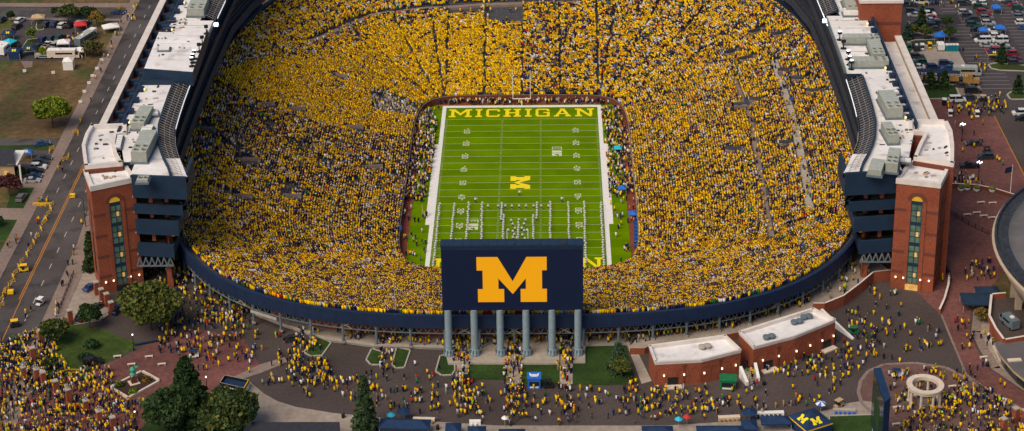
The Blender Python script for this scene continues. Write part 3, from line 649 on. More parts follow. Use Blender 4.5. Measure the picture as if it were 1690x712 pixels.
# ------------------------------------------------------------------ brick stair towers
def tower(P, zt, label, side_glow):
    # P: four corners (front left, front right, back right, back left)
    fl, fr, br, bl = [Vector(p) for p in P]; t = root('brick_tower', (fl.x, fl.y, GZ), label, 'tower')
    u = (fr - fl).normalized(); W = (fr - fl).length; n = Vector((u.y, -u.x))   # n points out of the front face
    b = MB(); b.prism([fl, fr, br, bl], GZ, zt - .9, 'brick'); b.build('body', t)
    b = MB(); c = (fl + fr + br + bl) / 4; ex = [c + (p - c) * 1.035 for p in (fl, fr, br, bl)]; inn = [c + (p - c) * .86 for p in (fl, fr, br, bl)]
    b.prism(ex, zt - .9, zt - .3, 'parapet')
    for i in range(4):
        j = (i + 1) % 4; b.prism([ex[i], ex[j], inn[j], inn[i]], zt - .3, zt + .5, 'parapet')
    b.build('parapet', t); b = MB(); b.prism(inn, zt - .3, zt - .15, 'roofwhite'); b.build('roof', t)
    b = MB()
    for i in range(7):
        p = c + u * rnd.uniform(-2.6, 2.6) + n * rnd.uniform(-2, 2); b.obox(p.x, p.y, zt - .15, rnd.uniform(.4, 1.3), .4, .4, rnd.random(), rnd.choice(['darkmetal', 'curb', 'tan']))
    tag(b.build('roof_clutter', t), kind='stuff')
    def onface(o, uu, nn, x0, x1, z0, z1, d, k, d0=0.0):
        a = fl if o is None else o
        p = a + uu * x0 + nn * d0; q_ = a + uu * x1 + nn * d0; return [p, q_, q_ + nn * d, p + nn * d]
    for z in (16.5, 22.2, 28, 34): 
        b = MB(); pl = [c + (p - c) * 1.006 for p in (fl, fr, br, bl)]
        # bands broken by the window strip
        b.prism(onface(None, u, n, .0, W * .28, 0, 0, .06, ''), z, z + .8, 'darkbrick'); b.prism(onface(None, u, n, W * .72, W, 0, 0, .06, ''), z, z + .8, 'darkbrick')
        ur = (br - fr).normalized(); nr = Vector((ur.y, -ur.x)); b.prism(onface(fr, ur, nr, 0, (br - fr).length, 0, 0, .06, ''), z, z + .8, 'darkbrick')
        ul = (fl - bl).normalized(); nl = Vector((ul.y, -ul.x)); b.prism(onface(bl, ul, nl, 0, (fl - bl).length, 0, 0, .06, ''), z, z + .8, 'darkbrick'); b.build('brick_band', t)
    w0, w1 = W * .37, W * .63; R_ = (w1 - w0) / 2; zs = 14.0; ze = zt - 5.2
    # raised brick surround with round top
    b = MB(); sx0, sx1 = w0 - 1.0, w1 + 1.0; b.prism(onface(None, u, n, sx0, w0, 0, 0, .22, ''), GZ, ze, 'brick'); b.prism(onface(None, u, n, w1, sx1, 0, 0, .22, ''), GZ, ze, 'brick')
    cx_ = (w0 + w1) / 2; m_ = 12
    for i in range(m_):
        a0, a1 = math.pi * i / m_, math.pi * (i + 1) / m_
        pr = [(cx_ + math.cos(a) * r_, ze + math.sin(a) * r_) for a, r_ in ((a0, R_), (a0, R_ + 1), (a1, R_ + 1), (a1, R_))]
        vs = [(*(fl + u * x + n * d), z) for d in (0, .22) for x, z in pr]; b.add(vs, [(4, 5, 6, 7), (0, 1, 5, 4), (1, 2, 6, 5), (2, 3, 7, 6), (3, 0, 4, 7)], 'darkbrick')
    b.build('window_surround', t)
    H = (ze - zs) / 4
    for i in range(4):
        z0 = zs + H * i; z1 = z0 + H - 1.0
        g_ = MB(); g_.prism(onface(None, u, n, w0, w1, 0, 0, .04, ''), z0, z1, 'greenglass'); win = g_.build('window', t)
        fr_ = MB()
        for x in (w0, (w0 + w1) / 2, w1 - .14): fr_.prism(onface(None, u, n, x, x + .14, 0, 0, .16, ''), z0, z1, 'navypanel')
        for z in (lerp(z0, z1, .33), lerp(z0, z1, .66)): fr_.prism(onface(None, u, n, w0, w1, 0, 0, .14, ''), z, z + .12, 'navypanel')
        fr_.build('frame', win)
        if i < 4: lit = MB(); lit.prism(onface(None, u, n, cx_ + .2, cx_ + .85, 0, 0, .09, ''), lerp(z0, z1, .36), lerp(z0, z1, .62), 'warmroom'); lit.build('lit_room', win)
        s_ = MB(); s_.prism(onface(None, u, n, w0, w1, 0, 0, .1, ''), z1, z0 + H, 'navypanel'); s_.build('spandrel', t)
    a_ = MB(); pr = [(cx_ + math.cos(math.pi * i / 12) * R_, ze + math.sin(math.pi * i / 12) * R_) for i in range(13)]
    a_.add([(*(fl + u * x + n * .05), z) for x, z in pr], [tuple(range(13))], 'warmglass'); a_.build('arched_window', t)
    b = MB(); ur = (br - fr).normalized(); nr = Vector((ur.y, -ur.x)); Wr = (br - fr).length; ul = (fl - bl).normalized(); nl = Vector((ul.y, -ul.x))
    b.prism(onface(fr, ur, nr, Wr * .3, Wr * .5, 0, 0, .08, ''), 16, ze, 'glass'); b.prism(onface(bl, ul, nl, Wr * .45, Wr * .65, 0, 0, .08, ''), 16, ze, 'glass'); b.build('side_window', t)
    b = MB(); b.prism(onface(None, u, n, w0 - .2, w1 + .2, 0, 0, .3, ''), GZ, zs - .4, 'warmroom' if side_glow else 'glass'); b.build('entrance_door', t)
    for x in (W * .12, W * .3, W * .7, W * .9):
        l = MB(); p = fl + u * x + n * .35; l.obox(p.x, p.y, 15.2, .34, .34, .36, 0, 'lamp'); l.build('wall_lamp', t)
    return t
tower([(-106.2, -87.7), (-96.2, -82.7), (-100.1, -74.2), (-109.9, -77.9)], 42.4, 'square brick tower with arched stair window beside the street, left of the bowl', False)
tower([(95.4, -86.0), (105.7, -88.9), (109.8, -79.0), (100.5, -75.7)], 42.4, 'square brick tower with arched stair window beside the round-roofed arena, right of the bowl', True)
def hook(P, label):
    c = sum((Vector(p) for p in P), Vector((0, 0))) / len(P); t = root('brick_block', (c.x, c.y, GZ), label, 'building')
    a = sum(P[i][0] * P[(i + 1) % len(P)][1] - P[(i + 1) % len(P)][0] * P[i][1] for i in range(len(P))); P = P if a > 0 else P[::-1]
    b = MB(); b.prism(P, GZ, 43.6, 'brick', 'roofwhite'); b.build('body', t)
    b = MB(); b.wall(P + [P[0]], 43.6, 44.8, .9, 'parapet'); b.build('parapet', t)
    b = MB(); b.wall((P + [P[0]])[::-1], 42.4, 43.3, .12, 'darkbrick'); b.build('brick_band', t)
    b = MB()
    for i in range(10):
        x = c.x + rnd.uniform(-3.2, 3.2); y = c.y + rnd.uniform(-9, 9); b.obox(x, y, 43.62, rnd.uniform(.3, 1.4), .4, .35, rnd.random(), rnd.choice(['darkmetal', 'tan', 'curb']))
    tag(b.build('roof_clutter', t), kind='stuff')
hook([(-109.3,-79.6),(-112.6,-67.3),(-113.2,-59.8),(-112.9,-54.4),(-103.5,-53.8),(-102.4,-59.6),(-104.9,-60.7),(-104.2,-66.0),(-102.5,-71.9),(-100.0,-77.6)], 'curved brick block with hook-shaped white roof behind the left tower')
hook([(103.6,-54.5),(113.5,-55.0),(113.6,-61.9),(112.4,-70.7),(110.3,-81.4),(100.9,-77.4),(103.5,-69.9),(106.4,-62.5),(102.4,-61.7)], 'curved brick block with hook-shaped white roof behind the right tower')
bt = root('brick_block', (107.5, 24, GZ), 'tall plain brick block rising at the far end of the right gallery roof', 'building')
b = MB(); b.box(101.2, 113.6, 18.2, 30, GZ, 49.4, 'brick'); b.build('body', bt); b = MB(); b.box(100.9, 113.9, 17.9, 30.3, 49.4, 50.2, 'parapet'); b.build('parapet', bt); b = MB(); b.box(101.1, 113.7, 18.1, 30.1, 42.5, 43.4, 'darkbrick'); b.build('brick_band', bt)
# brick wing glimpsed on the left roof
# ------------------------------------------------------------------ rooftop plant
def hvac(px, rz, sx, sy, h, label, fans=2, kind='unit'):
    x, y, z = px; sx *= .92; sy *= .9; h *= .8; t = root('rooftop_unit', (x, y, z), label, 'rooftop unit', 'rooftop plant units')
    b = MB(); b.obox(x, y, z + .5, sx, sy, h - .5, rz, 'hvac' if kind != 'white' else 'white', 'hvactop' if kind != 'white' else 'white'); b.build('housing', t)
    b = MB(); b.obox(x, y, z, sx + .7, sy + .7, .5, rz, 'steel'); b.build('base_rail', t)
    c, n = math.cos(rz), math.sin(rz)
    r_ = MB(); m = int(sy / 1.4)
    for i in range(1, m):
        v = -sy / 2 + sy * i / m; r_.obox(x - v * n, y + v * c, z + .6, sx + .16, .12, h - .55, rz, 'hvac')
    if m > 1: r_.build('panel_rib', t)
    for i in range(fans):
        v = -sy / 2 + 1.3 + (i // 2) * 2.2; u_ = (-.25 + .5 * (i % 2)) * sx; X = x + u_ * c - v * n; Y_ = y + u_ * n + v * c
        f = MB(); f.lathe((X, Y_, z + h), [(.55, 0), (.6, .25), (.48, .25), (.45, .08)], 'hvac', 12); f.lathe((X, Y_, z + h + .1), [(.4, 0), (.4, .02)], 'black', 10); f.build('fan', t)
    return t
RL = 43.95
for i, (p, rz, sx, sy, h, lb, fans, kd) in enumerate([
    (((-99.7,-51.4)), -.05, 3.9, 12.5, 2.9, 'green-grey plant unit on the left roof, third from the plaza end', 4, 'unit'),
    (((-95.6,-70.4)), -.03, 4.3, 15, 4.2, 'largest green-grey plant unit on the left roof, nearest the plaza end', 4, 'unit'),
    (((-97.7,29.7)), 0.0, 5.6, 11, 3.4, 'green-grey plant unit behind the raised white roof on the left', 4, 'unit'),
    (((-97.3,-57.7)), .0, 3.0, 4.2, 1.6, 'small white duct box between two plant units on the left roof', 0, 'white'),
    (((-97.5,-46.7)), .3, 2.2, 3.6, 1.3, 'white angled duct hood on the left roof', 0, 'white'),
    (((-103.3,-65.1)), .1, 1.5, 8, 1.2, 'white curved duct beside the hook-shaped roof on the left', 0, 'white'),
    (((-92.9,-87.5)), .0, 3, 3, 1.4, 'small pale plant box behind the navy end wall on the left', 2, 'unit'),
    (((-100.8,11.9)), .0, 3, 3, 1.4, 'low green cap box at the back of the raised white roof', 0, 'unit')]):
    if i == 7: p = (-99.6,4.4)
    hvac((p[0], p[1], RL if i != 7 else 43.95), rz, sx, sy, h, lb, fans, kd)
hvac((-100.6, -11, 48.0), .02, 3.2, 2.4, 1.3, 'small white box on the raised white roof', 0, 'white')
for p, rz, sx, sy, h, lb, fans, kd in [
    (((99.9,27.5)), 0, 4.4, 12, 3.0, 'green-grey plant unit topmost on the right roof', 2, 'unit'),
    (((99.7,22.5)), 0, 6.0, 3.2, 2.2, 'white topped plant box beside the tall brick block', 0, 'white'),
    (((97.8,0.4)), R(90), 3.4, 8.8, 3.0, 'long ribbed plant unit lying across the right roof, second row from the top', 0, 'unit'),
    (((102.8,0.3)), 0, 3.4, 3.4, 2.2, 'square plant unit with fans at the end of the second row', 4, 'unit'),
    (((102.1,-7.9)), 0, 3.8, 12.0, 2.9, 'green-grey plant unit set lengthways between the two long rows', 4, 'unit'),
    (((98.7,-16.8)), R(90), 3.6, 11.8, 3.0, 'long ribbed plant unit lying across the right roof, third row from the top', 4, 'unit'),
    (((99.8,-46.8)), .05, 4.6, 13.5, 4.0, 'large green-grey plant unit alone on white roof right of the railed tier', 4, 'unit'),
    (((101.0,-36.4)), .3, 5.5, 3.2, 1.4, 'white duct box behind the large lone plant unit', 0, 'white'),
    (((96.9,-64.5)), .08, 2.9, 9.5, 3.4, 'narrow plant unit beside the brick recess on the right roof', 4, 'unit'),
    (((95.1,-81.1)), -.25, 3.2, 10.5, 3.6, 'angled plant unit with fans behind the right tower', 4, 'unit'),
    (((90.5,-84.2)), -.3, 3.6, 7.5, 2.4, 'ribbed white-topped plant unit behind the navy end wall on the right', 0, 'unit'),
    (((97.4,-79.0)), R(80), 1.6, 5.5, 1.3, 'pale round duct crossing behind the right tower', 0, 'white')]:
    hvac((p[0], p[1], RL), rz, sx, sy, h, lb, fans, kd)
def floodlight(x, y, z, label, lit):
    t = root('floodlight', (x, y, z), label, 'floodlight', 'roof floodlights')
    b = MB(); b.lathe((x, y, z), [(.9, 0), (.9, .15), (.18, .3), (.14, 1.9)], 'black', 8); b.build('stand', t)
    b = MB(); b.obox(x, y, z + 1.9, 1.1, .7, .8, .3, 'black'); h_ = b.build('head', t)
    if lit: l = MB(); l.obox(x, y, z + 2.7, .9, .55, .12, .3, 'lampcool'); l.build('lens', h_)
for i, (px, lit) in enumerate([((343,40), 0), ((341,56), 0), ((334,72), 0), ((329,84), 0), ((322,96), 1), ((320,102), 1), ((317,108), 1), ((312,114), 0)]): pass
for i, (x, y, lit) in enumerate([(-90.5,1.4,0),(-90.4,-6.9,0),(-90.4,-12.4,0),(-90.9,-17.7,1),(-90.9,-20.4,1),(-90.8,-23.0,1)]):
    floodlight(x, y, 48.0, nth(i) + ' floodlight from the far end along the raised left roof edge', lit)
for i, (x, y, lit) in enumerate([(93.2,2.8,1),(93.4,-3.7,0),(93.6,-11.8,1),(93.4,-15.8,1),(93.5,-18.9,1)]):
    floodlight(x, y, 43.95, nth(i) + ' floodlight from the far end along the right roof edge', lit)
for i, (x, y) in enumerate([(-90.6,18.5),(90.8,17.7)]):
    t = root('light_cluster', (x, y, 43.6), 'bright white light cluster at the top of the ' + ('left' if i == 0 else 'right') + ' light ribbon', 'stadium light'); b = MB(); b.obox(x, y, 43.7, 1.1, 1.1, .8, 0, 'lampcool'); b.build('lens', t); b = MB(); b.obox(x, y, 43.4, 1.9, 1.9, .3, 0, 'black'); b.build('bracket', t)

# ------------------------------------------------------------------ scoreboards
sb = root('scoreboard', (0, -119.5, GZ), 'big navy scoreboard showing a yellow block letter above six grey columns', 'scoreboard')
x0, x1, yb = -17.0, 16.55, -119.3
b = MB(); b.box(x0, x1, yb, yb + 2.6, 24.9, 42.0, 'navy'); b.build('cabinet', sb)
b = MB(); b.box(x0 + .15, x1 - .15, yb - .06, yb, 25.0, 41.2, 'screen'); scr = b.build('screen', sb)
pts = [((px - 61) / 506 * (x1 - x0) + x0, 42 - (py - 68) / 222 * 17.0) for px, py in [(187,103),(262,103),(315,188),(365,103),(437,103),(437,150),(420,150),(420,215),(437,215),(437,261),(343,261),(343,215),(362,215),(362,178),(315,233),(264,178),(264,215),(284,215),(284,261),(190,261),(190,215),(208,215),(208,150),(187,150)]]
b = MB(); b.add([(x, yb - .1, z) for x, z in pts], [tuple(range(len(pts)))[::-1]], 'screenM'); b.build('block_letter', scr)
b = MB(); b.box(x0 - .12, x1 + .12, yb - .1, yb + 3.0, 42.0, 42.5, 'navypanel'); 
for i in range(16): b.box(x0 + 1 + i * 2.05, x0 + 1.08 + i * 2.05, yb - .1, yb + 3, 42.5, 42.56, 'navy')
b.build('top_cap', sb)
for i, x in enumerate((-7, 0.2, 6.2, 11.8)):
    b = MB(); b.obox(x, yb + .3, 42.5, .5 if i < 3 else 1.2, .5, .4, 0, 'darkmetal'); b.build('camera_box', sb)
for i in range(6):
    x = lerp(-15.75, 15.3, i / 5); b = MB()
    b.lathe((x, -118.9, 12.6), [(1.35, 0), (1.35, .5), (1.05, 1.2), (.86, 1.7), (.84, 12.4)], 'column', 20)
    for k in range(10):
        a = 2 * math.pi * k / 10; b.prism([(x + math.cos(a + .08) * 1.35, -118.9 + math.sin(a + .08) * 1.35), (x + math.cos(a - .08) * 1.35, -118.9 + math.sin(a - .08) * 1.35), (x + math.cos(a - .1) * .8, -118.9 + math.sin(a - .1) * .8), (x + math.cos(a + .1) * .8, -118.9 + math.sin(a + .1) * .8)], 12.6, 14.2, 'steel')
    b.build('column', sb)
s2 = root('scoreboard', (82, -152, GZ), 'slim video board seen edge-on at the lower right beside the round colonnade', 'scoreboard')
b = MB(); A = (80.0,-153.4); Bq = (81.5,-167.2); Cq = (81.6,-153.4)
d2 = (Vector(Bq) - Vector(A)).normalized() if False else None
P = [(80.1,-153.6),(81.7,-153.4),(81.9,-165.5),(80.3,-167.4)]
b.prism(P, 15.5, 29.5, 'navyfab', 'navyfab'); b.build('cabinet', s2)
a_ = Vector(P[0]); c_ = Vector(P[3]); dd = (c_ - a_); nn = Vector((-dd.y, dd.x)).normalized(); nn = nn if nn.x < 0 else -nn
b = MB(); b.prism([a_ + dd * .03, a_ + dd * .97, a_ + dd * .97 + nn * .08, a_ + dd * .03 + nn * .08], 16.2, 29.1, 'glass'); scr2 = b.build('screen', s2)
b = MB(); b.prism([a_ + dd * .25 + nn * .09, a_ + dd * .7 + nn * .09, a_ + dd * .7 + nn * .12, a_ + dd * .25 + nn * .12], 19, 25, 'leaf_dark'); b.build('display', scr2)
for f_ in (.2, .8):
    p = a_ + dd * f_; b = MB(); b.cyl((p.x + .5, p.y, GZ), (p.x + .5, p.y, 15.6), .7, .6, 'column', 14); b.build('column', s2)

# ------------------------------------------------------------------ ticket buildings of brick
def brickhall(P, z1, lamps, label, doors):
    c = sum((Vector(p) for p in P), Vector((0, 0))) / len(P); t = root('brick_building', (c.x, c.y, GZ), label, 'building')
    a = sum(P[i][0] * P[(i + 1) % len(P)][1] - P[(i + 1) % len(P)][0] * P[i][1] for i in range(len(P))); P = P if a > 0 else P[::-1]
    b = MB(); b.prism(P, GZ, z1 - .9, 'brick', 'roofwhite'); b.build('body', t)
    b = MB(); b.wall(P + [P[0]], z1 - .9, z1, .45, 'parapet', 'parapet'); b.wall((P + [P[0]])[::-1], z1 - .35, z1 + .05, .15, 'parapet'); b.build('parapet', t)
    return t, P
H1 = [(32.0,-125.4),(50.4,-120.8),(53.5,-127.5),(43.9,-131.8),(33.0,-132.8)]; H2 = [(53.7,-120.0),(72.7,-109.0),(77.4,-114.5),(66.8,-122.1),(56.5,-127.0)]
def facade(t, path, z1, lamp_at, door_at, post_at):
    L = [0]
    for i in range(len(path) - 1): L.append(L[-1] + math.dist(path[i], path[i + 1]))
    def at(f):
        d = f * L[-1]; i = max(j for j in range(len(path) - 1) if L[j] <= d + 1e-6); q_ = (d - L[i]) / (L[i + 1] - L[i]); a = Vector(path[i]); b_ = Vector(path[i + 1]); u = (b_ - a).normalized()
        return a.lerp(b_, q_), u, Vector((u.y, -u.x))
    for f in lamp_at:
        p, u, n = at(f); l = MB(); p = p + n * .4; l.obox(p.x, p.y, 14.9, .34, .34, .36, 0, 'lamp'); l.build('wall_lamp', t)
    for f in post_at:
        p, u, n = at(f); b = MB(); p = p + n * .12; b.obox(p.x, p.y, 12.6, .3, .22, 4.6, math.atan2(u.y, u.x), 'darkbrick'); b.obox(p.x, p.y, 17.2, .9, .25, .5, math.atan2(u.y, u.x), 'darkbrick'); b.build('downpipe', t)
    for f in door_at:
        p, u, n = at(f); b = MB(); p = p + n * .05; b.obox(p.x, p.y, GZ, 2.4, .2, 2.3, math.atan2(u.y, u.x), 'black'); b.build('door', t); b = MB(); p = p + n * .9; b.obox(p.x, p.y, GZ, 4, 1.6, .35, math.atan2(u.y, u.x), 'stone'); b.build('door_step', t)
    for f in [k / 8 + .06 for k in range(8)]:        # shallow blind arches
        p, u, n = at(f); b = MB(); m_ = 10; r0, r1 = 1.05, 1.25
        for i in range(m_):
            a0, a1 = math.pi * i / m_, math.pi * (i + 1) / m_
            pr = [(math.cos(a) * r_, 15.6 + math.sin(a) * r_) for a, r_ in ((a0, r0), (a0, r1), (a1, r1), (a1, r0))]
            b.add([(*(p + u * x + n * d), z) for d in (0, .07) for x, z in pr], [(4, 5, 6, 7), (0, 1, 5, 4), (1, 2, 6, 5), (2, 3, 7, 6), (3, 0, 4, 7)], 'brick')
        for sgn in (-1, 1): q_ = p + u * (sgn * 1.15) + n * .03; b.obox(q_.x, q_.y, 13, .2, .07, 2.6, math.atan2(u.y, u.x), 'brick')
        b.build('blind_arch', t)
t1, P1 = brickhall(H1, 18.8, 5, 'white-roofed brick building with five wall lamps beside the green booth', 1)
facade(t1, [H1[4], H1[3], H1[2]], 18.8, (.1, .32, .54, .76, .93), (.2,), (.32, .74))
t2, P2 = brickhall(H2, 19.3, 5, 'white-roofed brick building with rooftop fans, right of the stairs', 1)
facade(t2, [H2[4], H2[3], H2[2]], 19.3, (.1, .28, .48, .66, .82, .97), (.17, .9), (.28, .82))
for i, (p, z, P_) in enumerate([((44.5,-125.8), 17.92, 'on the brick building beside the green booth'), ((60.0,-122.3), 18.42, 'at the left end of the right-hand brick building'), ((67.4,-115.3), 18.42, 'in the middle of the right-hand brick building'), ((70.0,-113.0), 18.42, 'nearest the brown vent on the right-hand brick building')]):
    t = root('roof_fan', (p[0], p[1], z), 'grey roof fan cluster ' + P_, 'roof fan', 'fans on the brick building roofs')
    for k in range(2):
        b = MB(); b.lathe((p[0] + k * 1.3, p[1] + k * .5, z), [(.7, 0), (.7, .5), (.95, .6), (.9, .9), (.3, 1.0)], 'steel' if i else 'curb', 12); b.build('fan_housing', t)
# stairs between
st_ = root('plaza_staircase', (56, -127, GZ), 'pale stairs with sloping white side walls between the two brick buildings', 'stairs')
A0, A1, B0, B1 = [(52.1,-128.0),(54.6,-133.4),(55.6,-121.5),(58.0,-128.6)]
a, c = (54.7,-132.6), (57.5,-130.7); a2, c2_ = (53.4,-128.8), (57.0,-127.2)
for k in range(8):
    f0, f1 = k / 8, (k + 1) / 8; pa, pc = V2(a).lerp(V2(a2), f0), V2(c).lerp(V2(c2_), f0); qa, qc = V2(a).lerp(V2(a2), f1), V2(c).lerp(V2(c2_), f1)
    b = MB(); b.prism([pa, pc, qc, qa], GZ, GZ + 1.8 * (k + 1) / 8, 'pad'); b.build('step', st_)
for p0, p1 in ((a, a2), (c, c2_)):
    d = (V2(p1) - V2(p0)).normalized(); o_ = Vector((-d.y, d.x)) * .35; b = MB(); p0, p1 = V2(p0), V2(p1)
    b.prism([p0 - o_, p0 + o_, p1 + o_, p1 - o_], GZ, 15, 'white', z1s=[13, 13, 15, 15]); b.build('side_wall', st_)
rw = root('ramp_wall', (82, -112, GZ), 'white topped sloping wall right of the brick building with rooftop fans', 'ramp wall')
for p0, p1, za, zb in ([((76.1,-100.3),(78.4,-105.4),14.0,13.8)][0], [((78.4,-105.4),(82.4,-111.9),13.8,12.4)][0]):
    d = (V2(p1) - V2(p0)).normalized(); o_ = Vector((-d.y, d.x)) * .3; b = MB(); p0, p1 = V2(p0), V2(p1); P = [p0 - o_, p0 + o_, p1 + o_, p1 - o_]
    area = sum(P[i][0] * P[(i + 1) % 4][1] - P[(i + 1) % 4][0] * P[i][1] for i in range(4)); b.prism(P, GZ, 15, 'white', z1s=[za, za, zb, zb]); b.build('wall_section', rw)
# brick parapet along the upper concourse edge and curved wall by the tower
tw = MB(); ed = [p for p in eastdeck if p[0] > 74]; tw.wall(ed, 13.8, 15.0, .4, 'brick', 'parapet'); tag(tw.build('terrace_parapet'), 'curved brick parapet with pale coping along the upper concourse beside the right tower', 'parapet wall')
tw = MB(); tw.wall([(105.7,-99.8),(108.0,-94.1),(110.2,-87.3),(111.4,-82.3)], GZ, 13.4, .5, 'brick', 'parapet'); tag(tw.build('ramp_side_wall'), 'low curved brick wall with pale coping at the foot of the right tower', 'low wall')

# ------------------------------------------------------------------ round arena at the right
ar = root('round_arena', (171.7, -102.9, GZ), 'round arena with grey disc roof and beige sloping rim at the right edge', 'arena')
cx, cy, RR = 171.7, -102.9, 54.2
b = MB(); b.lathe((cx, cy, 0), [(RR - 1.5, 30.0), (RR - 8, 31.5), (RR - 30, 34), (1, 35)], 'crislerroof', 96); b.build('roof', ar, True)
b = MB(); b.lathe((cx, cy, 0), [(RR - 1.9, 29.2), (RR - .7, 30.15), (RR - .7, 30.9), (RR - 1.2, 30.9), (RR - 1.3, 30.2), (RR - 2.6, 30.25), (RR - 2.8, 30.6), (RR - 3.2, 30.6)], 'crislerrim', 96); b.build('gutter_rim', ar)
b = MB(); b.lathe((cx, cy, 0), [(RR - 6.4, 20.5), (RR - 5.6, 20.5), (RR - .1, 29.7), (RR - .2, 30.05), (RR - .8, 30.05)], 'beige', 96); b.build('sloping_rim', ar, True)
b = MB(); b.lathe((cx, cy, 0), [(RR - 9, GZ), (RR - 9, 22.5)], 'glass', 96); b.build('glass_wall', ar)
for k in range(36):
    a = 2 * math.pi * k / 36; b = MB(); b.obox(cx + math.cos(a) * (RR - 6.5), cy + math.sin(a) * (RR - 6.5), GZ, 1.6, 1.0, 10.6, a, 'beige')
    if math.cos(a) < .2: b.build('column', ar)
an = root('arena_annex', (128, -125, GZ), 'low brick and glass annex with grey roofs below the round arena', 'building')
P = [(118.7,-98.1),(122.2,-97.5),(130.6,-96.7),(126.0,-116.7),(117.2,-119.4),(116.4,-114.4),(116.1,-108.3)]
b = MB(); b.prism(P, GZ, 15.2, 'brick', 'asphalt'); b.build('service_court', an); b = MB(); b.wall([(126.0,-116.7),(117.2,-119.4),(116.4,-114.4),(116.1,-108.3),(118.7,-98.1),(122.2,-97.5)], 15.2, 16.6, .6, 'brick', 'parapet'); b.build('court_parapet', an)
P = [(114.7,-119.2),(126.1,-116.7),(120.6,-140.5),(118.2,-135.9),(116.6,-132.2),(115.0,-125.4)]
b = MB(); b.prism(P, 14.9, 15.5, 'tan', 'crislerroof'); b.build('roof', an)
b = MB(); b.prism([(lerp(p[0], 150, .03), lerp(p[1], -125, .03)) for p in P], GZ, 14.9, 'glass'); b.build('glass_front', an)
p = [(117.8,-127.6)][0]; b = MB(); b.obox(*p, 15.5, 3.2, 1.1, .3, .1, 'stone'); b.build('skylight', an)
b = MB(); b.wall([(115.6,-113.5),(116.0,-120.1),(117.6,-127.4),(119.5,-131.4),(120.9,-134.0)], GZ, GZ + 1.2, 1.4, 'leaf_olive'); tag(b.build('hedge'), 'clipped green hedge along the glass front of the arena annex', 'hedge')

# ------------------------------------------------------------------ houses at the left
def house(P, zw, zr, label, wall='stone', cols=True):
    # P: corners, ridge joins the middles of sides 0-1 and 2-3
    P = [V2(p) for p in P]; c = sum(P, Vector((0, 0))) / 4; t = root('house', (c.x, c.y, GZ), label, 'house')
    b = MB(); b.prism(P, GZ, zw, wall); b.build('wall', t)
    e = [c + (p - c) * 1.12 for p in P]; r0 = (e[0] + e[1]) / 2; r1 = (e[2] + e[3]) / 2; b = MB()
    v = [(*e[0], zw), (*e[1], zw), (*e[2], zw), (*e[3], zw), (*r0, zr), (*r1, zr)]
    b.add(v, [(1, 2, 5, 4), (3, 0, 4, 5)], 'shingle'); b.add(v, [(0, 1, 4), (2, 3, 5), (3, 2, 1, 0)], wall); b.build('roof', t)
    return t, P
hP = [(-157.0,-12.2),(-147.6,-12.3),(-144.4,-21.7),(-153.7,-21.5)]
t, P = house([hP[1], hP[2], hP[3], hP[0]], 17.2, 20.2, 'dark-roofed house with white porch columns beside the driveway', 'tan')
for i in range(4):
    p = V2(P[0]).lerp(V2(P[1]), i / 3) + Vector((1.6, 0)); b = MB(); b.obox(p.x, p.y, GZ, .45, .45, 5.2, 0, 'white'); b.build('porch_column', t)
b = MB(); p = (V2(P[0]) + V2(P[1])) / 2; b.obox(p.x + 1.2, p.y, 17.15, 2.8, 9.5, .35, 0, 'white'); b.build('porch_roof', t)
b = MB(); p = V2(P[2]).lerp(V2(P[1]), .75); b.obox(p.x, p.y - .1, 14, 1.2, .3, 1.3, 0, 'warmroom'); b.build('lit_window', t)
b = MB(); b.obox(P[3].x + 4, (P[3].y + P[2].y) / 2, 17, 1.2, 1.2, 5, 0, 'brick'); b.build('chimney', t)
hP = [(-58.6,-153.3),(-38.8,-153.4),(-36.3,-172.4),(-58.4,-172.2)]
bu = root('gable_building', (-52, -153, GZ), 'low building with charcoal roof at the bottom edge left of the spruce', 'building')
b = MB(); zz = [16.5, 16.5, 15, 15]; b.prism(hP, 14.6, 16, 'white', 'shingle', z1s=[16.0, 16.0, 14.9, 14.9]); b.build('roof', bu)
c = sum((V2(p) for p in hP), Vector((0, 0))) / 4; b = MB(); b.prism([c + (V2(p) - c) * .95 for p in hP], GZ, 14.6, 'tan'); b.build('wall', bu)

# ------------------------------------------------------------------ round colonnade, statue, planters, piers
pg = root('round_colonnade', (94.5, -141, GZ), 'cream round colonnade ring on eight columns on the paved circle', 'colonnade')
pc = (94.5,-140.6); b = MB(); n = 48
b.lathe((pc[0], pc[1], 0), [(3.0, 16.4), (4.05, 16.4), (4.05, 16.9), (4.25, 17.0), (4.25, 17.35), (2.95, 17.35), (3.0, 16.4)], 'stone', n)
# open the middle: rebuild without caps
b = MB(); prof = [(3.0, 16.4), (4.05, 16.4), (4.05, 16.9), (4.25, 17.0), (4.25, 17.35), (2.95, 17.35)]; vs = []; fs = []
for r_, z in prof:
    for i in range(n): a = 2 * math.pi * i / n; vs.append((pc[0] + r_ * math.cos(a), pc[1] + r_ * math.sin(a), z))
for j in range(6):
    for i in range(n): a = j * n + i; c_ = j * n + (i + 1) % n; k = ((j + 1) % 6) * n; fs.append((a, c_, k + (i + 1) % n, k + i))
b.add(vs, fs, 'stone'); b.build('ring_beam', pg)
for i in range(8):
    a = 2 * math.pi * (i + .5) / 8; x, y = pc[0] + 3.55 * math.cos(a), pc[1] + 3.55 * math.sin(a)
    b = MB(); b.lathe((x, y, GZ), [(.5, 0), (.5, .35), (.34, .45), (.28, 3.95), (.42, 4.1), (.42, 4.4)], 'stone', 12); b.build('column', pg)
b = MB(); b.lathe((pc[0], pc[1], GZ + .04), [(1.6, 0), (1.6, .35)], 'walk', 24); b.build('plinth', pg)
stt = root('statue', (*(-89.5,-130.6), GZ), 'weathered green winged statue on a dark stone pedestal in a planted diamond', 'statue')
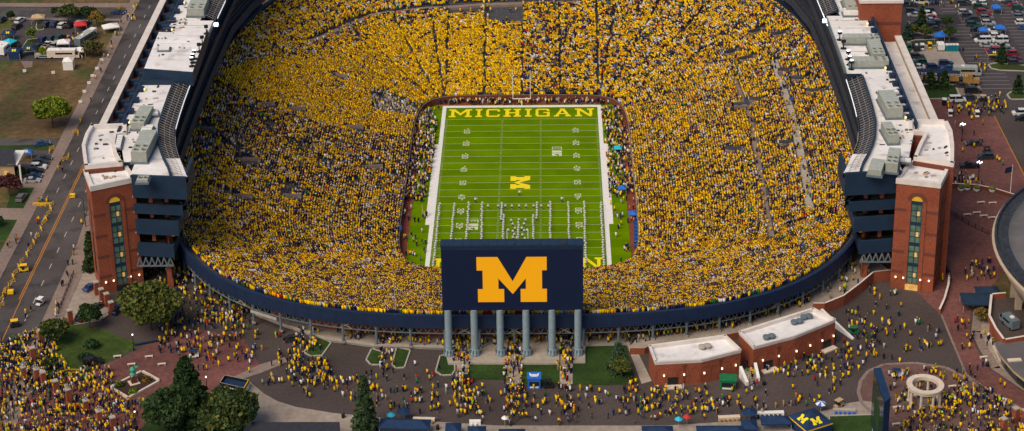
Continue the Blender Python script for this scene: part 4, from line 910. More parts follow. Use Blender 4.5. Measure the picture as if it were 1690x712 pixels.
x, y = (-89.8,-130.6); b = MB(); b.obox(x, y, GZ, 2.4, 2.4, .5, .5, 'stone'); b.obox(x, y, GZ + .5, 1.3, 1.3, 1.9, .5, 'darkbrick', 'stone'); b.build('pedestal', stt)
b = MB(); b.lathe((x, y, GZ + 2.4), [(.7, 0), (.75, .3), (.5, .9), (.75, 1.5), (.6, 1.9), (.2, 2.2)], 'verdigris', 10)
b.add([(x - .2, y, GZ + 3.4), (x + .3, y + .3, GZ + 3.5), (x + 2.2, y + .5, GZ + 5.1), (x + 1.6, y, GZ + 4.9), (x + .2, y - .35, GZ + 4.5), (x + .5, y + .1, GZ + 4.9)], [(0, 1, 2, 3), (0, 3, 5, 4), (1, 0, 4, 5), (1, 5, 3, 2), (0, 1, 2)], 'verdigris'); b.build('figure', stt)
dp = [(-94.7,-132.5),(-88.8,-125.7),(-84.2,-129.7),(-89.9,-136.8)]
pb = root('planted_diamond', (*dp[0], GZ), 'diamond-shaped stone-edged flower bed around the green statue', 'planter')
b = MB(); b.wall((dp + [dp[0]]), GZ, GZ + .55, .5, 'stone'); b.build('kerb', pb); b = MB(); c = sum((V2(p) for p in dp), Vector((0, 0))) / 4; b.prism([c + (V2(p) - c) * .93 for p in dp], GZ, GZ + .35, 'mulch'); b.build('soil', pb)
PIER = [(-116.1,-111.6),(-116.2,-120.1),(-116.2,-128.8),(-112.9,-129.8),(-111.0,-131.2),(-107.2,-135.0),(-103.4,-138.7),(-98.3,-143.5),(-94.3,-148.0),(-90.7,-150.6),(-111.0,-102.1),(-107.4,-87.7),(-105.3,-91.4),(-103.5,-93.8),(-101.5,-98.1)]
PL = ['in the lawn fence nearest the street trees', 'midway along the street edge of the lawn', 'at the street corner of the lawn', 'at the left end of the yellow railing', 'directly left of the yellow railing steps', 'second standing in the packed crowd from the yellow railing', 'third standing in the packed crowd from the yellow railing', 'fourth standing in the packed crowd from the yellow railing', 'fifth standing in the packed crowd, above the bottom edge', 'at the bottom edge under the lamp post', 'at the corner of the pale parking apron', 'topmost beside the left tower base', 'second from the left tower base', 'third from the left tower base', 'furthest from the left tower base next to the big tree']
def pier(x, y, label, lamp=False, h=3.6):
    t = root('brick_pier', (x, y, GZ), 'brick pier with stone cap ' + label, 'pier', 'brick gate piers')
    b = MB(); b.obox(x, y, GZ, 1.15, 1.15, h, .5, 'brick'); b.build('shaft', t); b = MB(); b.obox(x, y, GZ + h, 1.3, 1.3, .25, .5, 'curb'); b.build('cap', t)
    if lamp:
        b = MB(); b.cyl((x, y, GZ + h + .3), (x, y, GZ + h + 1.1), .07, .07, 'black', 6)
        for k in range(4): a = k * math.pi / 2 + .4; b.lathe((x + math.cos(a) * .45, y + math.sin(a) * .45, GZ + h + .9), [(.08, 0), (.17, .1), (.17, .25), (.08, .35)], 'curb', 8)
        b.lathe((x, y, GZ + h + 1.2), [(.08, 0), (.18, .1), (.18, .28), (.08, .4)], 'curb', 8); b.build('globe_lamp', t)
for i, (p, l) in enumerate(zip(PIER, PL)): pier(p[0], p[1], l, i in (2, 3, 6, 7, 8))
for i, (x, y) in enumerate([(110.1,-152.6),(113.7,-148.4),(115.6,-149.2)]): pier(x, y, ['nearest the bottom edge in the right-hand crowd', 'in the right-hand crowd near the red road', 'at the far right of the right-hand crowd'][i])
def fence(path, label, k='black', h=1.3, nm='fence'):
    t = root(nm, (*path[0], GZ), label, 'fence'); L = 0
    for i in range(len(path) - 1):
        a, c = V2(path[i]), V2(path[i + 1]); n = max(1, int((c - a).length / 2.2))
        for j in range(n + 1):
            p = a.lerp(c, j / n); b = MB(); b.obox(p.x, p.y, GZ, .12, .12, h, 0, k); b.build('post', t)
        b = MB()
        for z in (.15, h - .08): b.bar((*a, GZ + z), (*c, GZ + z), .05, k)
        m = int((c - a).length / .35)
        for j in range(m): p = a.lerp(c, j / m); b.bar((*p, GZ + .15), (*p, GZ + h - .08), .025, k)
        b.build('railing', t)
fence([(-116.1,-111.6),(-116.2,-120.1),(-116.2,-128.8)], 'black railing between the brick piers along the street lawn')
fence([(-115.2,-97.8),(-115.7,-76.9)], 'black railing between the pale apron and the street pavement')
fence([(-110.5,-102.8),(-107.6,-101.9),(-103.4,-100.2),(-101.5,-98.1)], 'black railing along the near edge of the pale apron')
fence([(-109.5,-128.4),(-109.0,-127.2),(-106.5,-125.5),(-103.8,-125.6)], 'curved yellow railing at the lawn corner beside the packed crowd', 'yellow', 1.1, 'railing')
fence([(118.3,-44.9),(122.0,-52.1),(126.4,-57.8)], 'dark railing across the brick road behind the arena')
b = MB(); b.wall([(121.7,-29.3),(128.3,-30.1),(132.9,-32.5),(137.5,-36.3)], GZ, GZ + 1.3, .5, 'darkbrick', 'stone'); tag(b.build('brick_wall'), 'low brick wall with pale coping below the flagpole', 'low wall')
PLT = [(124.0,-31.2),(125.8,-30.8),(128.3,-31.6),(132.5,-32.1)]

# ------------------------------------------------------------------ lamp posts, flagpole, goal posts
def lamppost(x, y, h, label, lit=True, cluster=False):
    t = root('street_lamp', (x, y, GZ), label, 'street lamp', 'lamp posts')
    b = MB(); b.lathe((x, y, GZ), [(.25, 0), (.22, .5), (.1, .8), (.07, h)], 'black', 8); b.build('post', t)
    if cluster:
        for k in range(4): a = k * math.pi / 2; b = MB(); b.lathe((x + math.cos(a) * .6, y + math.sin(a) * .6, GZ + h - .2), [(.08, 0), (.18, .12), (.18, .28), (.08, .4)], 'lampcool' if lit else 'white', 8); b.build('globe', t)
    else:
        b = MB(); b.lathe((x, y, GZ + h), [(.08, 0), (.2, .12), (.2, .32), (.08, .44)], 'lamp' if lit else 'white', 8); b.build('globe', t)
lamppost(*(-92.7,-115.4), 4.2, 'lit globe lamp post at the lawn edge above the blue bench row')
lamppost(*(-72.1,-133.2), 3.2, 'lit globe lamp post left of the yellow-edged navy booth')
lamppost(*(-85.2,-151.7), 5.6, 'lit globe lamp post in front of the packed crowd, left of the evergreens', True)
lamppost(*(-112.7,-124.5), 4.4, 'unlit globe lamp post at the street end of the lawn', False)
lamppost(*[(130.5,1.5)][0], 5.5, 'lamp post with four bright globes above the golf carts', True, True)
lamppost(*[(130.2,-24.4)][0], 5.5, 'lamp post with four bright globes beside the black pickup', True, True)
for i, (x, y) in enumerate([(-68.6,-54.3),(54.6,-111.4)]): pass
x, y = (137.3,-33.3); t = root('flagpole', (x, y, GZ), 'white flagpole with navy flag above the low brick wall', 'flagpole'); b = MB(); b.cyl((x, y, GZ), (x, y, 21), .12, .07, 'white', 8); b.build('pole', t)
b = MB(); b.add([(x, y, 20.6), (x - 1.9, y - .3, 20.1), (x - 2.1, y + .1, 18.3), (x - .9, y - .2, 18.6), (x, y, 19)], [(0, 1, 2, 3, 4)], 'navy'); b.build('flag', t)
x, y = (-93.4,-96.0); t = root('street_light', (x, y, GZ), 'tall dark street light arching over the road near the white golf cart', 'street light'); b = MB(); b.cyl((x, y, GZ), (x, y, 21), .14, .09, 'darkmetal', 8); b.cyl((x, y, 21), (x - 3.2, y, 21.6), .08, .06, 'darkmetal', 6); b.build('pole', t); b = MB(); b.obox(x - 3.4, y, 21.5, .9, .35, .2, 0, 'steel'); b.build('lamp_head', t)
x, y = (-118.2,-50.2); t = root('street_light', (x, y, GZ), 'tall dark street light at the kerb left of the brick tower', 'street light'); b = MB(); b.cyl((x, y, GZ), (x, y, 21), .14, .09, 'darkmetal', 8); b.cyl((x, y, 21), (x - 3.2, y, 21.6), .08, .06, 'darkmetal', 6); b.build('pole', t); b = MB(); b.obox(x - 3.4, y, 21.5, .9, .35, .2, 0, 'steel'); b.build('lamp_head', t)
def goal(y, label):
    t = root('goal_post', (0, y, 0), label, 'goal post')
    for sx in (-2.82, 2.82): b = MB(); b.cyl((sx, y, 3.05), (sx, y, 13), .13, .11, 'linewhite' if 0 else 'white', 8); b.build('upright', t)
    b = MB(); b.cyl((-2.95, y, 3.05), (2.95, y, 3.05), .15, .15, 'white', 8); b.build('crossbar', t)
    s_ = 1 if y > 0 else -1; b = MB(); b.cyl((0, y, 3.05), (0, y + s_ * 1.6, 2), .17, .17, 'white', 8); b.cyl((0, y + s_ * 1.6, 2), (0, y + s_ * 1.6, 0), .2, .2, 'white', 8); b.build('gooseneck', t)
goal(54.9, 'white goal post at the far end line below the maize crowd'); goal(-54.9, 'white goal post at the near end behind the big scoreboard')
for i, (x, y) in enumerate([(-48.8,-110.7),(-29.0,-112.1),(65.9,-100.5),(36.3,-109.2)]):
    t = MB(); t.cyl((x, y + 1, 20), (x, y + 1, 27.5), .1, .07, 'curb', 6); tag(t.build('net_pole'), 'thin pale pole on the near rim, ' + ['leftmost of four', 'second of four from left', 'rightmost of four', 'just right of the big scoreboard'][i], 'pole')

for i, (x, y) in enumerate([(-137.6,66.6),(-137.7,59.5),(-137.9,53.5),(-137.8,47.7),(-137.4,32.9),(-137.8,40.9),(-160.9,57.9),(-151.2,56.3)]):
    t = root('yard_sign', (x, y, GZ), 'small white board on the dry grass, ' + nth(i) + (' from the far end along the sidewalk' if i < 6 else ' of those, standing out in the field'), 'sign', 'small white boards'); b = MB(); b.obox(x, y, GZ + .4, 1.1, .2, .9, .2, 'white'); b.build('board', t); b = MB(); b.obox(x, y, GZ, .1, .1, .4, .2, 'curb'); b.build('stake', t)
# ------------------------------------------------------------------ tents, booths and tables
LOGO = [(p[0] - .5, p[1] - .5) for p in BM]
def tent(x, y, sx, sy, rz, h, k, label, rise=1.2, logos=0, walls=False, legs=True, trim=None, nm='canopy_tent', cat='tent'):
    t = root(nm, (x, y, GZ), label, cat); c, n = math.cos(rz), math.sin(rz)
    def W(a, b_): return (x + a * c - b_ * n, y + a * n + b_ * c)
    b = MB(); C_ = [W(-sx / 2, -sy / 2), W(sx / 2, -sy / 2), W(sx / 2, sy / 2), W(-sx / 2, sy / 2)]; ins = .12 if sx > sy * 1.4 else 0
    if sx > sy * 1.4: T = [W(-sx / 2 + sy / 2, 0), W(sx / 2 - sy / 2, 0)]
    elif sy > sx * 1.4: T = [W(0, -sy / 2 + sx / 2), W(0, sy / 2 - sx / 2)]
    else: T = [W(0, 0)]
    v = [(*p, GZ + h) for p in C_] + [(*p, GZ + h + rise) for p in T] + [(*p, GZ + h - .35) for p in C_]
    q_ = 4 + len(T)
    if len(T) == 1: f = [(0, 1, 4), (1, 2, 4), (2, 3, 4), (3, 0, 4)]
    elif sx > sy: f = [(0, 1, 5, 4), (1, 2, 5), (2, 3, 4, 5), (3, 0, 4)]
    else: f = [(0, 1, 4), (1, 2, 5, 4), (2, 3, 5), (3, 0, 4, 5)]
    b.add(v, f + [(3, 2, 1, 0)], k); b.add(v, [(q_ + i, q_ + (i + 1) % 4, (i + 1) % 4, i) for i in range(4)], trim or k); roof = b.build('canopy', t)
    if legs:
        for p in C_: b = MB(); pp = V2(p).lerp(Vector((x, y)), .04); b.obox(pp.x, pp.y, GZ, .1, .1, h - .02, 0, 'curb'); b.build('leg', t)
    if walls: b = MB(); b.wall([V2(p).lerp(Vector((x, y)), .02) for p in C_] + [V2(C_[0]).lerp(Vector((x, y)), .02)], GZ, GZ + h - .1, .06, k); b.build('side_wall', t)
    for i in range(logos):
        a = rz + (0 if i == 0 else math.pi / 2)
        # block letter lying on one slope of the canopy
        L = MB(); s0 = min(sx, sy) * .28; vs = []
        for p in LOGO:
            u_, w_ = p[0] * s0 * 1.2, p[1] * s0 * .8
            if i == 0: lx, ly = u_, -sy * .3 + w_; zz = h + rise * (1 - abs(ly) / (sy / 2)) + .04
            else: lx, ly = -sx * .3 + w_, -u_; zz = h + rise * (1 - abs(lx) / (sx / 2)) + .04
            vs.append((*W(lx, ly), GZ + zz))
        L.add(vs, [tuple(range(len(vs)))[::-1]], 'fieldyellow'); L.build('block_letter', roof)
    return t
def ctr(l): return sum(p[0] for p in l) / len(l), sum(p[1] for p in l) / len(l)
x, y = (67.1,-150.9); tent(x, y, 7.2, 7.2, R(28), 2.6, 'navyfab', 'square navy tent with two yellow block letters left of the corner lawn', 1.9, 2, True, trim='yellow')
for px, sx, sy, rz, k, lb in [(((-24.3,-151.7)), 11.5, 4, -.06, 'navyfab', 'long navy stall canopy beside the cyan umbrella'), (((-13.3,-153.7)), 3.6, 4.5, 0, 'navyfab', 'small navy stall canopy right of the orange drinks table'),
        (((-8.0,-154.8)), 4.2, 4, 0, 'navyfab', 'navy stall canopy behind the white box, near the bottom edge'), (((-0.1,-156.0)), 6, 4, .0, 'navyfab', 'navy peaked canopy at the bottom edge below the blue booth'),
        (((32.5,-155.0)), 7, 4, 0, 'navyfab', 'flat navy canopy at the bottom edge left of the small red umbrella'), (((46.7,-155.1)), 11, 4.2, 0, 'navyfab', 'long navy canopy below the orange-fronted table'),
        (((59.3,-150.8)), 6.8, 3.4, .04, 'navyfab', 'navy lean-to canopy under the long white sign, left of the lettered tent'), (((53.2,-152.7)), 3.6, 4, 0, 'navyfab', 'small dark navy canopy under a blue umbrella'),
        (((116.2,-96.4)), 9.5, 6, -.05, 'navypanel', 'dark teal-navy marquee at the foot of the arena'), (((118.8,-92.1)), 6, 4, 0, 'navypanel', 'dark canopy tight under the arena rim')]:
    tent(px[0], px[1], sx, sy, rz, 2.4, k, lb, .9, 0, False)
def table(x, y, sx, rz, kt, items, label):
    t = root('stall_table', (x, y, GZ), label, 'table'); b = MB(); b.obox(x, y, GZ + .82, sx, 1.1, .08, rz, kt); b.build('tabletop', t)
    b = MB(); b.obox(x, y - .5, GZ, sx, .06, .8, rz, kt); b.build('front_cloth', t)
    c, n = math.cos(rz), math.sin(rz)
    for i in range(int(sx / 1.0)):
        u_ = -sx / 2 + .5 + i; b = MB(); b.lathe((x + u_ * c, y + u_ * n - .75, GZ), [(.3, 0), (.34, .6), (.28, .65)], items, 8); b.build('drinks_barrel', t)
table(*(-20.3,-147.2), 5, -.06, 'stone', 'gold', 'long pale table fronted by orange barrels behind the left navy stalls')
table(*(49.2,-146.9), 5, .08, 'stone', 'gold', 'long pale table fronted by orange barrels left of the blue umbrella')
table(*(58.6,-145.2), 6.5, .06, 'white', 'darkmetal', 'long white counter behind the navy lean-to canopy')
table(*(75.7,-144.1), 5, -.04, 'curb', 'blue', 'pale counter with blue trim along the top of the corner lawn')
table(*(-8.6,-148.3), 2.6, 0, 'white', 'white', 'short white counter near the bottom edge, left of centre')
def umbrella(x, y, r, k, label, h=2.5, k2=None):
    t = root('umbrella', (x, y, GZ), label, 'umbrella'); b = MB(); n = 8; vs = [(x, y, GZ + h + .7)] + [(x + r * math.cos(2 * math.pi * i / n), y + r * math.sin(2 * math.pi * i / n), GZ + h) for i in range(n)]
    for i in range(n): b.add([vs[0], vs[1 + i], vs[1 + (i + 1) % n]], [(0, 1, 2)], (k2 or k) if i % 2 else k)
    b.build('canopy', t); b = MB(); b.cyl((x, y, GZ), (x, y, GZ + h + .7), .05, .05, 'curb', 6); b.build('pole', t)
for px, r, k, lb, k2 in [((646,700), 1.0, 'cyan', 'round cyan umbrella at the end of the left navy stall', None), ((667,694), 1.7, 'navyfab', 'dark blue umbrella behind the left navy stalls', None), ((1120,707), .95, 'cyan', 'small cyan umbrella beside the small red umbrella', None), ((1133,703), .9, 'redcloth', 'small red umbrella near the bottom edge', None), ((1236,695), 1.9, 'navyfab', 'dark blue umbrella left of the long white counter', None), ((1354,681), 1.3, 'white', 'blue and white umbrella behind the lettered navy tent', 'blue'), ((833,705), .8, 'white', 'small white umbrella above the bottom canopy', None)]:
    p = {(646,700):(-27.7,-148.1),(667,694):(-24.9,-146.6),(1120,707):(37.5,-150.3),(1133,703):(39.4,-149.4),(1236,695):(53.7,-147.5),(1354,681):(70.3,-144.1),(833,705):(-1.8,-149.6)}[px]; umbrella(p[0], p[1], r, k, lb, 2.4, k2)
def booth(x, y, sx, sy, rz, h, k, kt, label, white=True):
    t = root('kiosk', (x, y, GZ), label, 'kiosk'); b = MB(); b.obox(x, y, GZ, sx, sy, h, rz, k); b.build('body', t); b = MB(); b.obox(x, y, GZ + h, sx + .4, sy + .4, .3, rz, kt); b.build('roof', t)
    c, n = math.cos(rz), math.sin(rz); b = MB(); px_, py_ = x + (sy / 2) * n, y - (sy / 2) * c; b.obox(px_, py_, GZ + 1.0, sx * .8, .16, 1.0, rz, 'black'); b.build('serving_hatch', t)
    b = MB(); px_, py_ = x + (sy / 2 + .1) * n, y - (sy / 2 + .1) * c; b.obox(px_, py_, GZ + .35, sx * .7, .05, .4, rz, 'white'); b.build('sign_board', t)
    return t
x, y = (4.8,-132.4); t = booth(x, y, 2.9, 2.6, 0, 2.7, 'blue', 'blue', 'bright blue kiosk with white mark on the roof below the scoreboard lawns')
b = MB(); b.box(x - .6, x + .6, y - .6, y - .05, GZ + 3.0, GZ + 3.04, 'white'); b.box(x - .75, x + .75, y + .1, y + .45, GZ + 3.0, GZ + 3.04, 'white')
for sx in (-1, 1): b.add([(x + sx * .6, y - .5, GZ + 3.02), (x + sx * .9, y - .5, GZ + 3.02), (x + sx * 1.2, y + .9, GZ + 3.02), (x + sx * .85, y + .9, GZ + 3.02)], [(0, 1, 2, 3) if sx > 0 else (3, 2, 1, 0)], 'white')
b.build('roof_mark', t)
booth(*(50.1,-133.3), 3.6, 2.6, -.12, 2.5, 'green', 'green', 'green kiosk against the front of the left brick building')
nb_ = [(-69.0,-133.5),(-68.3,-130.1),(-62.2,-132.4),(-62.8,-136.0)]
bt_ = root('kiosk', (*ctr(nb_), GZ), 'open-topped navy kiosk with yellow trim right of the lit lamp post', 'kiosk'); b = MB(); b.prism(nb_, GZ, 13.3, 'white', 'navyfab'); b.build('body', bt_); b = MB(); a = sum(nb_[i][0] * nb_[(i + 1) % 4][1] - nb_[(i + 1) % 4][0] * nb_[i][1] for i in range(4)); nbp = nb_ if a > 0 else nb_[::-1]; b.wall(nbp + [nbp[0]], 13.3, 14.1, .15, 'black', 'curb'); b.wall(nbp[:2], 13.3, 14.15, .17, 'yellow'); b.build('rim_board', bt_)
# benches and small plaza furniture
def bench(x, y, L, rz, k, label, nm='bench'):
    t = root(nm, (x, y, GZ), label, 'bench', 'benches'); b = MB(); b.obox(x, y, GZ + .4, L, .6, .12, rz, k); b.build('seat', t); c, n = math.cos(rz), math.sin(rz)
    for s_ in (-.4, .4): b = MB(); b.obox(x + L * s_ * c, y + L * s_ * n, GZ, .2, .5, .4, rz, k); b.build('leg', t)
bench(*(-90.3,-112.3), 6, .35, 'navyfab', 'long blue bench under the lit lamp at the lawn edge')
for i, p in enumerate([(-96.1,-118.6),(-88.4,-118.8),(-84.7,-122.3),(-92.0,-122.3)]): bench(p[0], p[1], 1.9, .2, 'stone', 'pale stone bench on red brick, ' + ['nearest the lawn edge', 'second, right of the statue', 'third, furthest right of the statue', 'directly behind the statue'][i])
for i, p in enumerate([(112.2,-120.8),(88.0,-142.5),(86.7,-149.5),(102.3,-133.7)]): bench(p[0], p[1], 1.9, .2, 'stone', 'pale stone bench on the paved circle, ' + ['furthest right near the crossing', 'behind the slim video board', 'nearest the bottom edge', 'just right of the colonnade'][i])
for i, p in enumerate([(125.6,-45.3),(128.0,-39.1),(131.1,-39.5),(127.1,-47.2),(122.8,-46.4),(129.1,-48.3)]): bench(p[0], p[1], 2.2, .1, 'stone', 'pale stone slab on brick behind the arena, ' + nth(i) + ' counted from the railing')
for i, p in enumerate(PLT):
    t = root('planter_pot', (p[0], p[1], GZ), 'white planter pot with green plant by the low brick wall, ' + nth(i) + ' from the left', 'planter', 'white pots'); b = MB(); b.lathe((p[0], p[1], GZ), [(.5, 0), (.85, .3), (.95, .9)], 'white', 12); b.build('pot', t); b = MB(); b.lathe((p[0], p[1], GZ + .9), [(.8, 0), (1.0, .5), (.5, 1.0)], 'leaf_olive', 8); b.build('plant', t)
for i, p in enumerate([(-38.9,-145.5),(-17.0,-150.6),(8.1,-130.8),(58.6,-132.3),(70.8,-123.8),(112.3,-124.5),(131.7,-88.5)]):
    t = root('litter_bin', (p[0], p[1], GZ), 'black litter bin ' + ['at the corner of the charcoal roof', 'between the navy stalls left of centre', 'beside the bright blue kiosk', 'right of the plaza stairs', 'near the door of the right brick building', 'on the curved pavement beside the hedge', 'at the far right by the arena'][i], 'bin', 'litter bins'); b = MB(); b.lathe((p[0], p[1], GZ), [(.38, 0), (.42, 1.1), (.3, 1.2)], 'black', 10); b.build('barrel', t); b = MB(); b.lathe((p[0], p[1], GZ + 1.2), [(.34, 0), (.2, .2)], 'darkmetal', 10); b.build('lid', t)
# sideline furniture inside the bowl
sbk = [(33.0,-19.5),(34.8,-19.6),(34.2,-42.5),(32.2,-41.7)]
t = root('seat_block', (*ctr(sbk), 0), 'block of blue seats in rows on the red track right of the field', 'seating'); b = MB(); b.prism(sbk, 0, .25, 'navyfab'); b.build('platform', t); c = ctr(sbk)
for r_ in range(10):
    f = (r_ + .5) / 10; a, e = V2(sbk[0]).lerp(V2(sbk[3]), f), V2(sbk[1]).lerp(V2(sbk[2]), f); b = MB(); m_ = (a + e) / 2; b.obox(m_.x, m_.y, .25, (e - a).length * .9, .5, .5, 0, 'blue'); b.obox(m_.x, m_.y - .3, .6, (e - a).length * .9, .12, .6, 0, 'blue'); b.build('seat_row', t)
def zt(x, y, sx, sy, k, label):
    t = root('sideline_tent', (x, y, 0), label, 'tent'); b = MB(); b.obox(x, y, 1.9, sx, sy, .15, 0, k); b.add([(x - sx / 2, y - sy / 2, 2.05), (x + sx / 2, y - sy / 2, 2.05), (x + sx / 2, y + sy / 2, 2.05), (x - sx / 2, y + sy / 2, 2.05), (x, y, 2.8)], [(0, 1, 4), (1, 2, 4), (2, 3, 4), (3, 0, 4)], k); b.build('canopy', t)
    for a_ in (-.45, .45):
        for b_ in (-.45, .45): b = MB(); b.obox(x + sx * a_, y + sy * b_, 0, .1, .1, 1.9, 0, 'curb'); b.build('leg', t)
for px, k, lb in [(((29.8,19.7)), 'cyan', 'small blue tent on the right sideline, furthest from the camera'), (((30.1,-7.8)), 'blue', 'small blue tent on the right sideline at midfield'), (((32.5,-24.2)), 'blue', 'small blue tent at the head of the blue seat block'), (((-34.4,-32.4)), 'blue', 'small blue tent on the left track beside the stands')]: zt(px[0], px[1], 2.4, 2.6, k, lb)
for i, (x, y) in enumerate([(-27.0,-20.7),(-11.6,-19.4)]):
    if i == 0:
        t = root('practice_net', (x, y, 0), 'small white kicking net by the left sideline', 'kicking net'); b = MB(); b.bar((x - 1, y, 0), (x - 1, y, 3.3), .06, 'white'); b.bar((x + 1, y, 0), (x + 1, y, 3.3), .06, 'white'); b.build('frame', t)

# ------------------------------------------------------------------ yellow crowd barriers on the street
def barrier_proto():
    t = root('crowd_barrier', (0, 0, 0), 'x', 'barrier', 'yellow barriers along the street'); b = MB()
    for z in (.25, 1.0): b.bar((-.85, 0, z), (.85, 0, z), .06, 'yellow')
    for x in (-.85, .85): b.bar((x, 0, 0), (x, 0, 1.0), .06, 'yellow')
    b.box(-.8, .8, -.03, .03, .55, .8, 'yellow'); b.build('panel', t)
    for x in (-.6, .6): b = MB(); b.box(x - .05, x + .05, -.3, .3, 0, .07, 'yellow'); b.box(x - .04, x + .04, -.04, .04, .07, .3, 'yellow'); b.build('foot', t)
    return t
bpz = barrier_proto()
BAR = [(-130.5,-36.9),(-130.2,-39.8),(-130.2,-42.8),(-130.2,-45.7),(-130.3,-48.2),(-130.1,-51.8),(-130.1,-56.1),(-130.3,-59.6),(-130.4,-63.3),(-130.5,-66.7),(-130.9,-70.1),(-131.0,-73.4),(-131.1,-76.4),(-131.2,-78.7)]
first = True
for grp, L, rz in (('in the line down the left lane', BAR, 1.2), ('on the road at the bottom left', [(-130.6,-81.3),(-131.2,-83.5),(-131.3,-85.8),(-131.4,-88.6),(-131.5,-90.8),(-131.4,-86.0),(-130.5,-93.5)], 1.0), ('near the side street corner', [(-133.3,-7.8),(-132.7,-5.7),(-138.8,-0.2),(-139.1,-2.3),(-134.4,11.3),(-133.3,10.4)], .8), ('beside the road at the top', [(-136.8,119.4),(-136.2,115.3),(-134.9,107.2),(-134.1,104.9),(-141.2,115.4)], 1.3), ('across the lane below the driveway', [(-134.9,-37.2),(-133.8,-37.2),(-132.9,-37.6),(-131.8,-37.2)], .1)):
    for i, (x, y) in enumerate(L):
        r_ = rz + (.9 if i % 2 else 0) * (1 if rz > .5 else 0); lb = 'yellow barrier ' + grp + ', ' + nth(i) + ' from the far end'
        if first: bpz.location = (x, y, GZ + .04); bpz.rotation_euler = (0, 0, r_); bpz['label'] = lb; first = False
        else: copy_tree(bpz, (x, y, GZ + .04), r_, lb)

# ------------------------------------------------------------------ vehicles
def extrude_profile(b, prof, w0, w1=None, k='carpaint', zsplit=None):
    # prof: (x, z) outline; w half width as a function of z through w0 (low) and w1 (high)
    zs = [p[1] for p in prof]; zl, zh = min(zs), max(zs); w1 = w1 or w0
    def W(z): return lerp(w0, w1, (z - zl) / (zh - zl))
    n = len(prof); v = [(x, -W(z), z) for x, z in prof] + [(x, W(z), z) for x, z in prof]
    b.add(v, [tuple(range(n))[::-1], tuple(range(n, 2 * n))] + [(i, (i + 1) % n, n + (i + 1) % n, n + i) for i in range(n)], k)
def car_proto(kind):
    t = root({'sedan': 'parked_sedan', 'suv': 'parked_suv', 'van': 'parked_van', 'pickup': 'parked_pickup'}[kind], (0, 0, -50), 'x', {'sedan': 'car', 'suv': 'suv', 'van': 'van', 'pickup': 'pickup truck'}[kind], 'parked vehicles')
    L, Wd, belt, H = {'sedan': (4.7, 1.82, .95, 1.45), 'suv': (4.8, 1.92, 1.1, 1.78), 'van': (5.3, 1.98, 1.2, 2.05), 'pickup': (5.6, 1.98, 1.1, 1.85)}[kind]; h = L / 2; w_ = Wd / 2
    body = {'sedan': [(-h, .35), (-h, .8), (-h + .15, .95), (-1.4, .98), (1.0, .95), (h - .3, .78), (h, .6), (h, .3), (h - .5, .22), (-h + .5, .22)],
            'suv': [(-h, .4), (-h, 1.05), (-h + .1, 1.12), (1.0, 1.1), (h - .2, .98), (h, .75), (h, .35), (h - .5, .28), (-h + .5, .28)],
            'van': [(-h, .4), (-h, 1.2), (1.4, 1.22), (h - .2, 1.0), (h, .8), (h, .35), (h - .5, .28), (-h + .5, .28)],
            'pickup': [(-h, .5), (-h, 1.1), (-.75, 1.12), (1.2, 1.12), (h - .2, 1.02), (h, .8), (h, .45), (h - .5, .35), (-h + .5, .35)]}[kind]
    cab = {'sedan': [(-1.75, .95), (-1.05, 1.38), (-.6, 1.45), (.25, 1.42), (1.15, .95)], 'suv': [(-2.25, 1.1), (-2.05, 1.68), (-1.8, 1.76), (.2, 1.76), (1.15, 1.1)],
           'van': [(-2.55, 1.2), (-2.5, 1.95), (-2.3, 2.03), (.9, 2.0), (1.75, 1.2)], 'pickup': [(-.75, 1.1), (-.6, 1.8), (.5, 1.83), (1.35, 1.1)]}[kind]
    b = MB(); extrude_profile(b, body, w_, w_ * .96)
    zt_ = max(p[1] for p in cab); top = [p for p in cab if p[1] > zt_ - .12]; x0, x1 = min(p[0] for p in top), max(p[0] for p in top)
    b.box(x0 + .02, x1 - .02, -w_ * .8, w_ * .8, zt_ - .03, zt_ + .03, 'carpaint')
    if kind == 'pickup': b.box(-h + .15, -.95, -w_ * .82, w_ * .82, 1.125, 1.14, 'black')
    bod = b.build('body', t)
    b = MB(); extrude_profile(b, cab, w_ * .93, w_ * .78, 'carglass'); b.build('windows', t)
    b = MB()
    for x in ((x0 + x1) / 2,): 
        for s_ in (-1, 1): b.bar((x, s_ * w_ * .935, belt), (x, s_ * w_ * .8, zt_), .07, 'carpaint')
    b.build('door_pillar', t)
    for x in (-h + .95, h - .95):
        for s_ in (-1, 1):
            m = MB(); m.cyl((x, s_ * (w_ - .2), .34), (x, s_ * (w_ + .02), .34), .34, .34, 'tyre', 12); wh = m.build('wheel', t)
            m = MB(); m.cyl((x, s_ * (w_ + .01), .34), (x, s_ * (w_ + .04), .34), .2, .2, 'chrome', 8); m.build('rim', wh)
    for s_ in (-1, 1):
        m = MB(); m.box(h - .12, h + .015, s_ * w_ * .75 - .2, s_ * w_ * .75 + .2, .58, .75, 'headlight'); m.build('headlight', t)
        m = MB(); m.box(-h - .015, -h + .1, s_ * w_ * .78 - .14, s_ * w_ * .78 + .14, .72, .95, 'taillight'); m.build('taillight', t)
    return t
CP = {k: car_proto(k) for k in ('sedan', 'suv', 'van', 'pickup')}
CC = dict(white=(.62, .62, .6), silver=(.33, .34, .35), grey=(.12, .13, .14), black=(.012, .013, .016), dark=(.03, .035, .045), navy=(.012, .03, .10), blue=(.02, .07, .2), red=(.28, .015, .02), maroon=(.10, .01, .015), green=(.015, .055, .04), tan=(.3, .25, .18))
used = set(); carcount = {}
def car(x, y, kind, color, rz, where, extra=''):
    key = (color, kind, where); carcount[key] = carcount.get(key, 0) + 1
    CARS.append((x, y, kind, color, rz, where, extra))
CARS = []
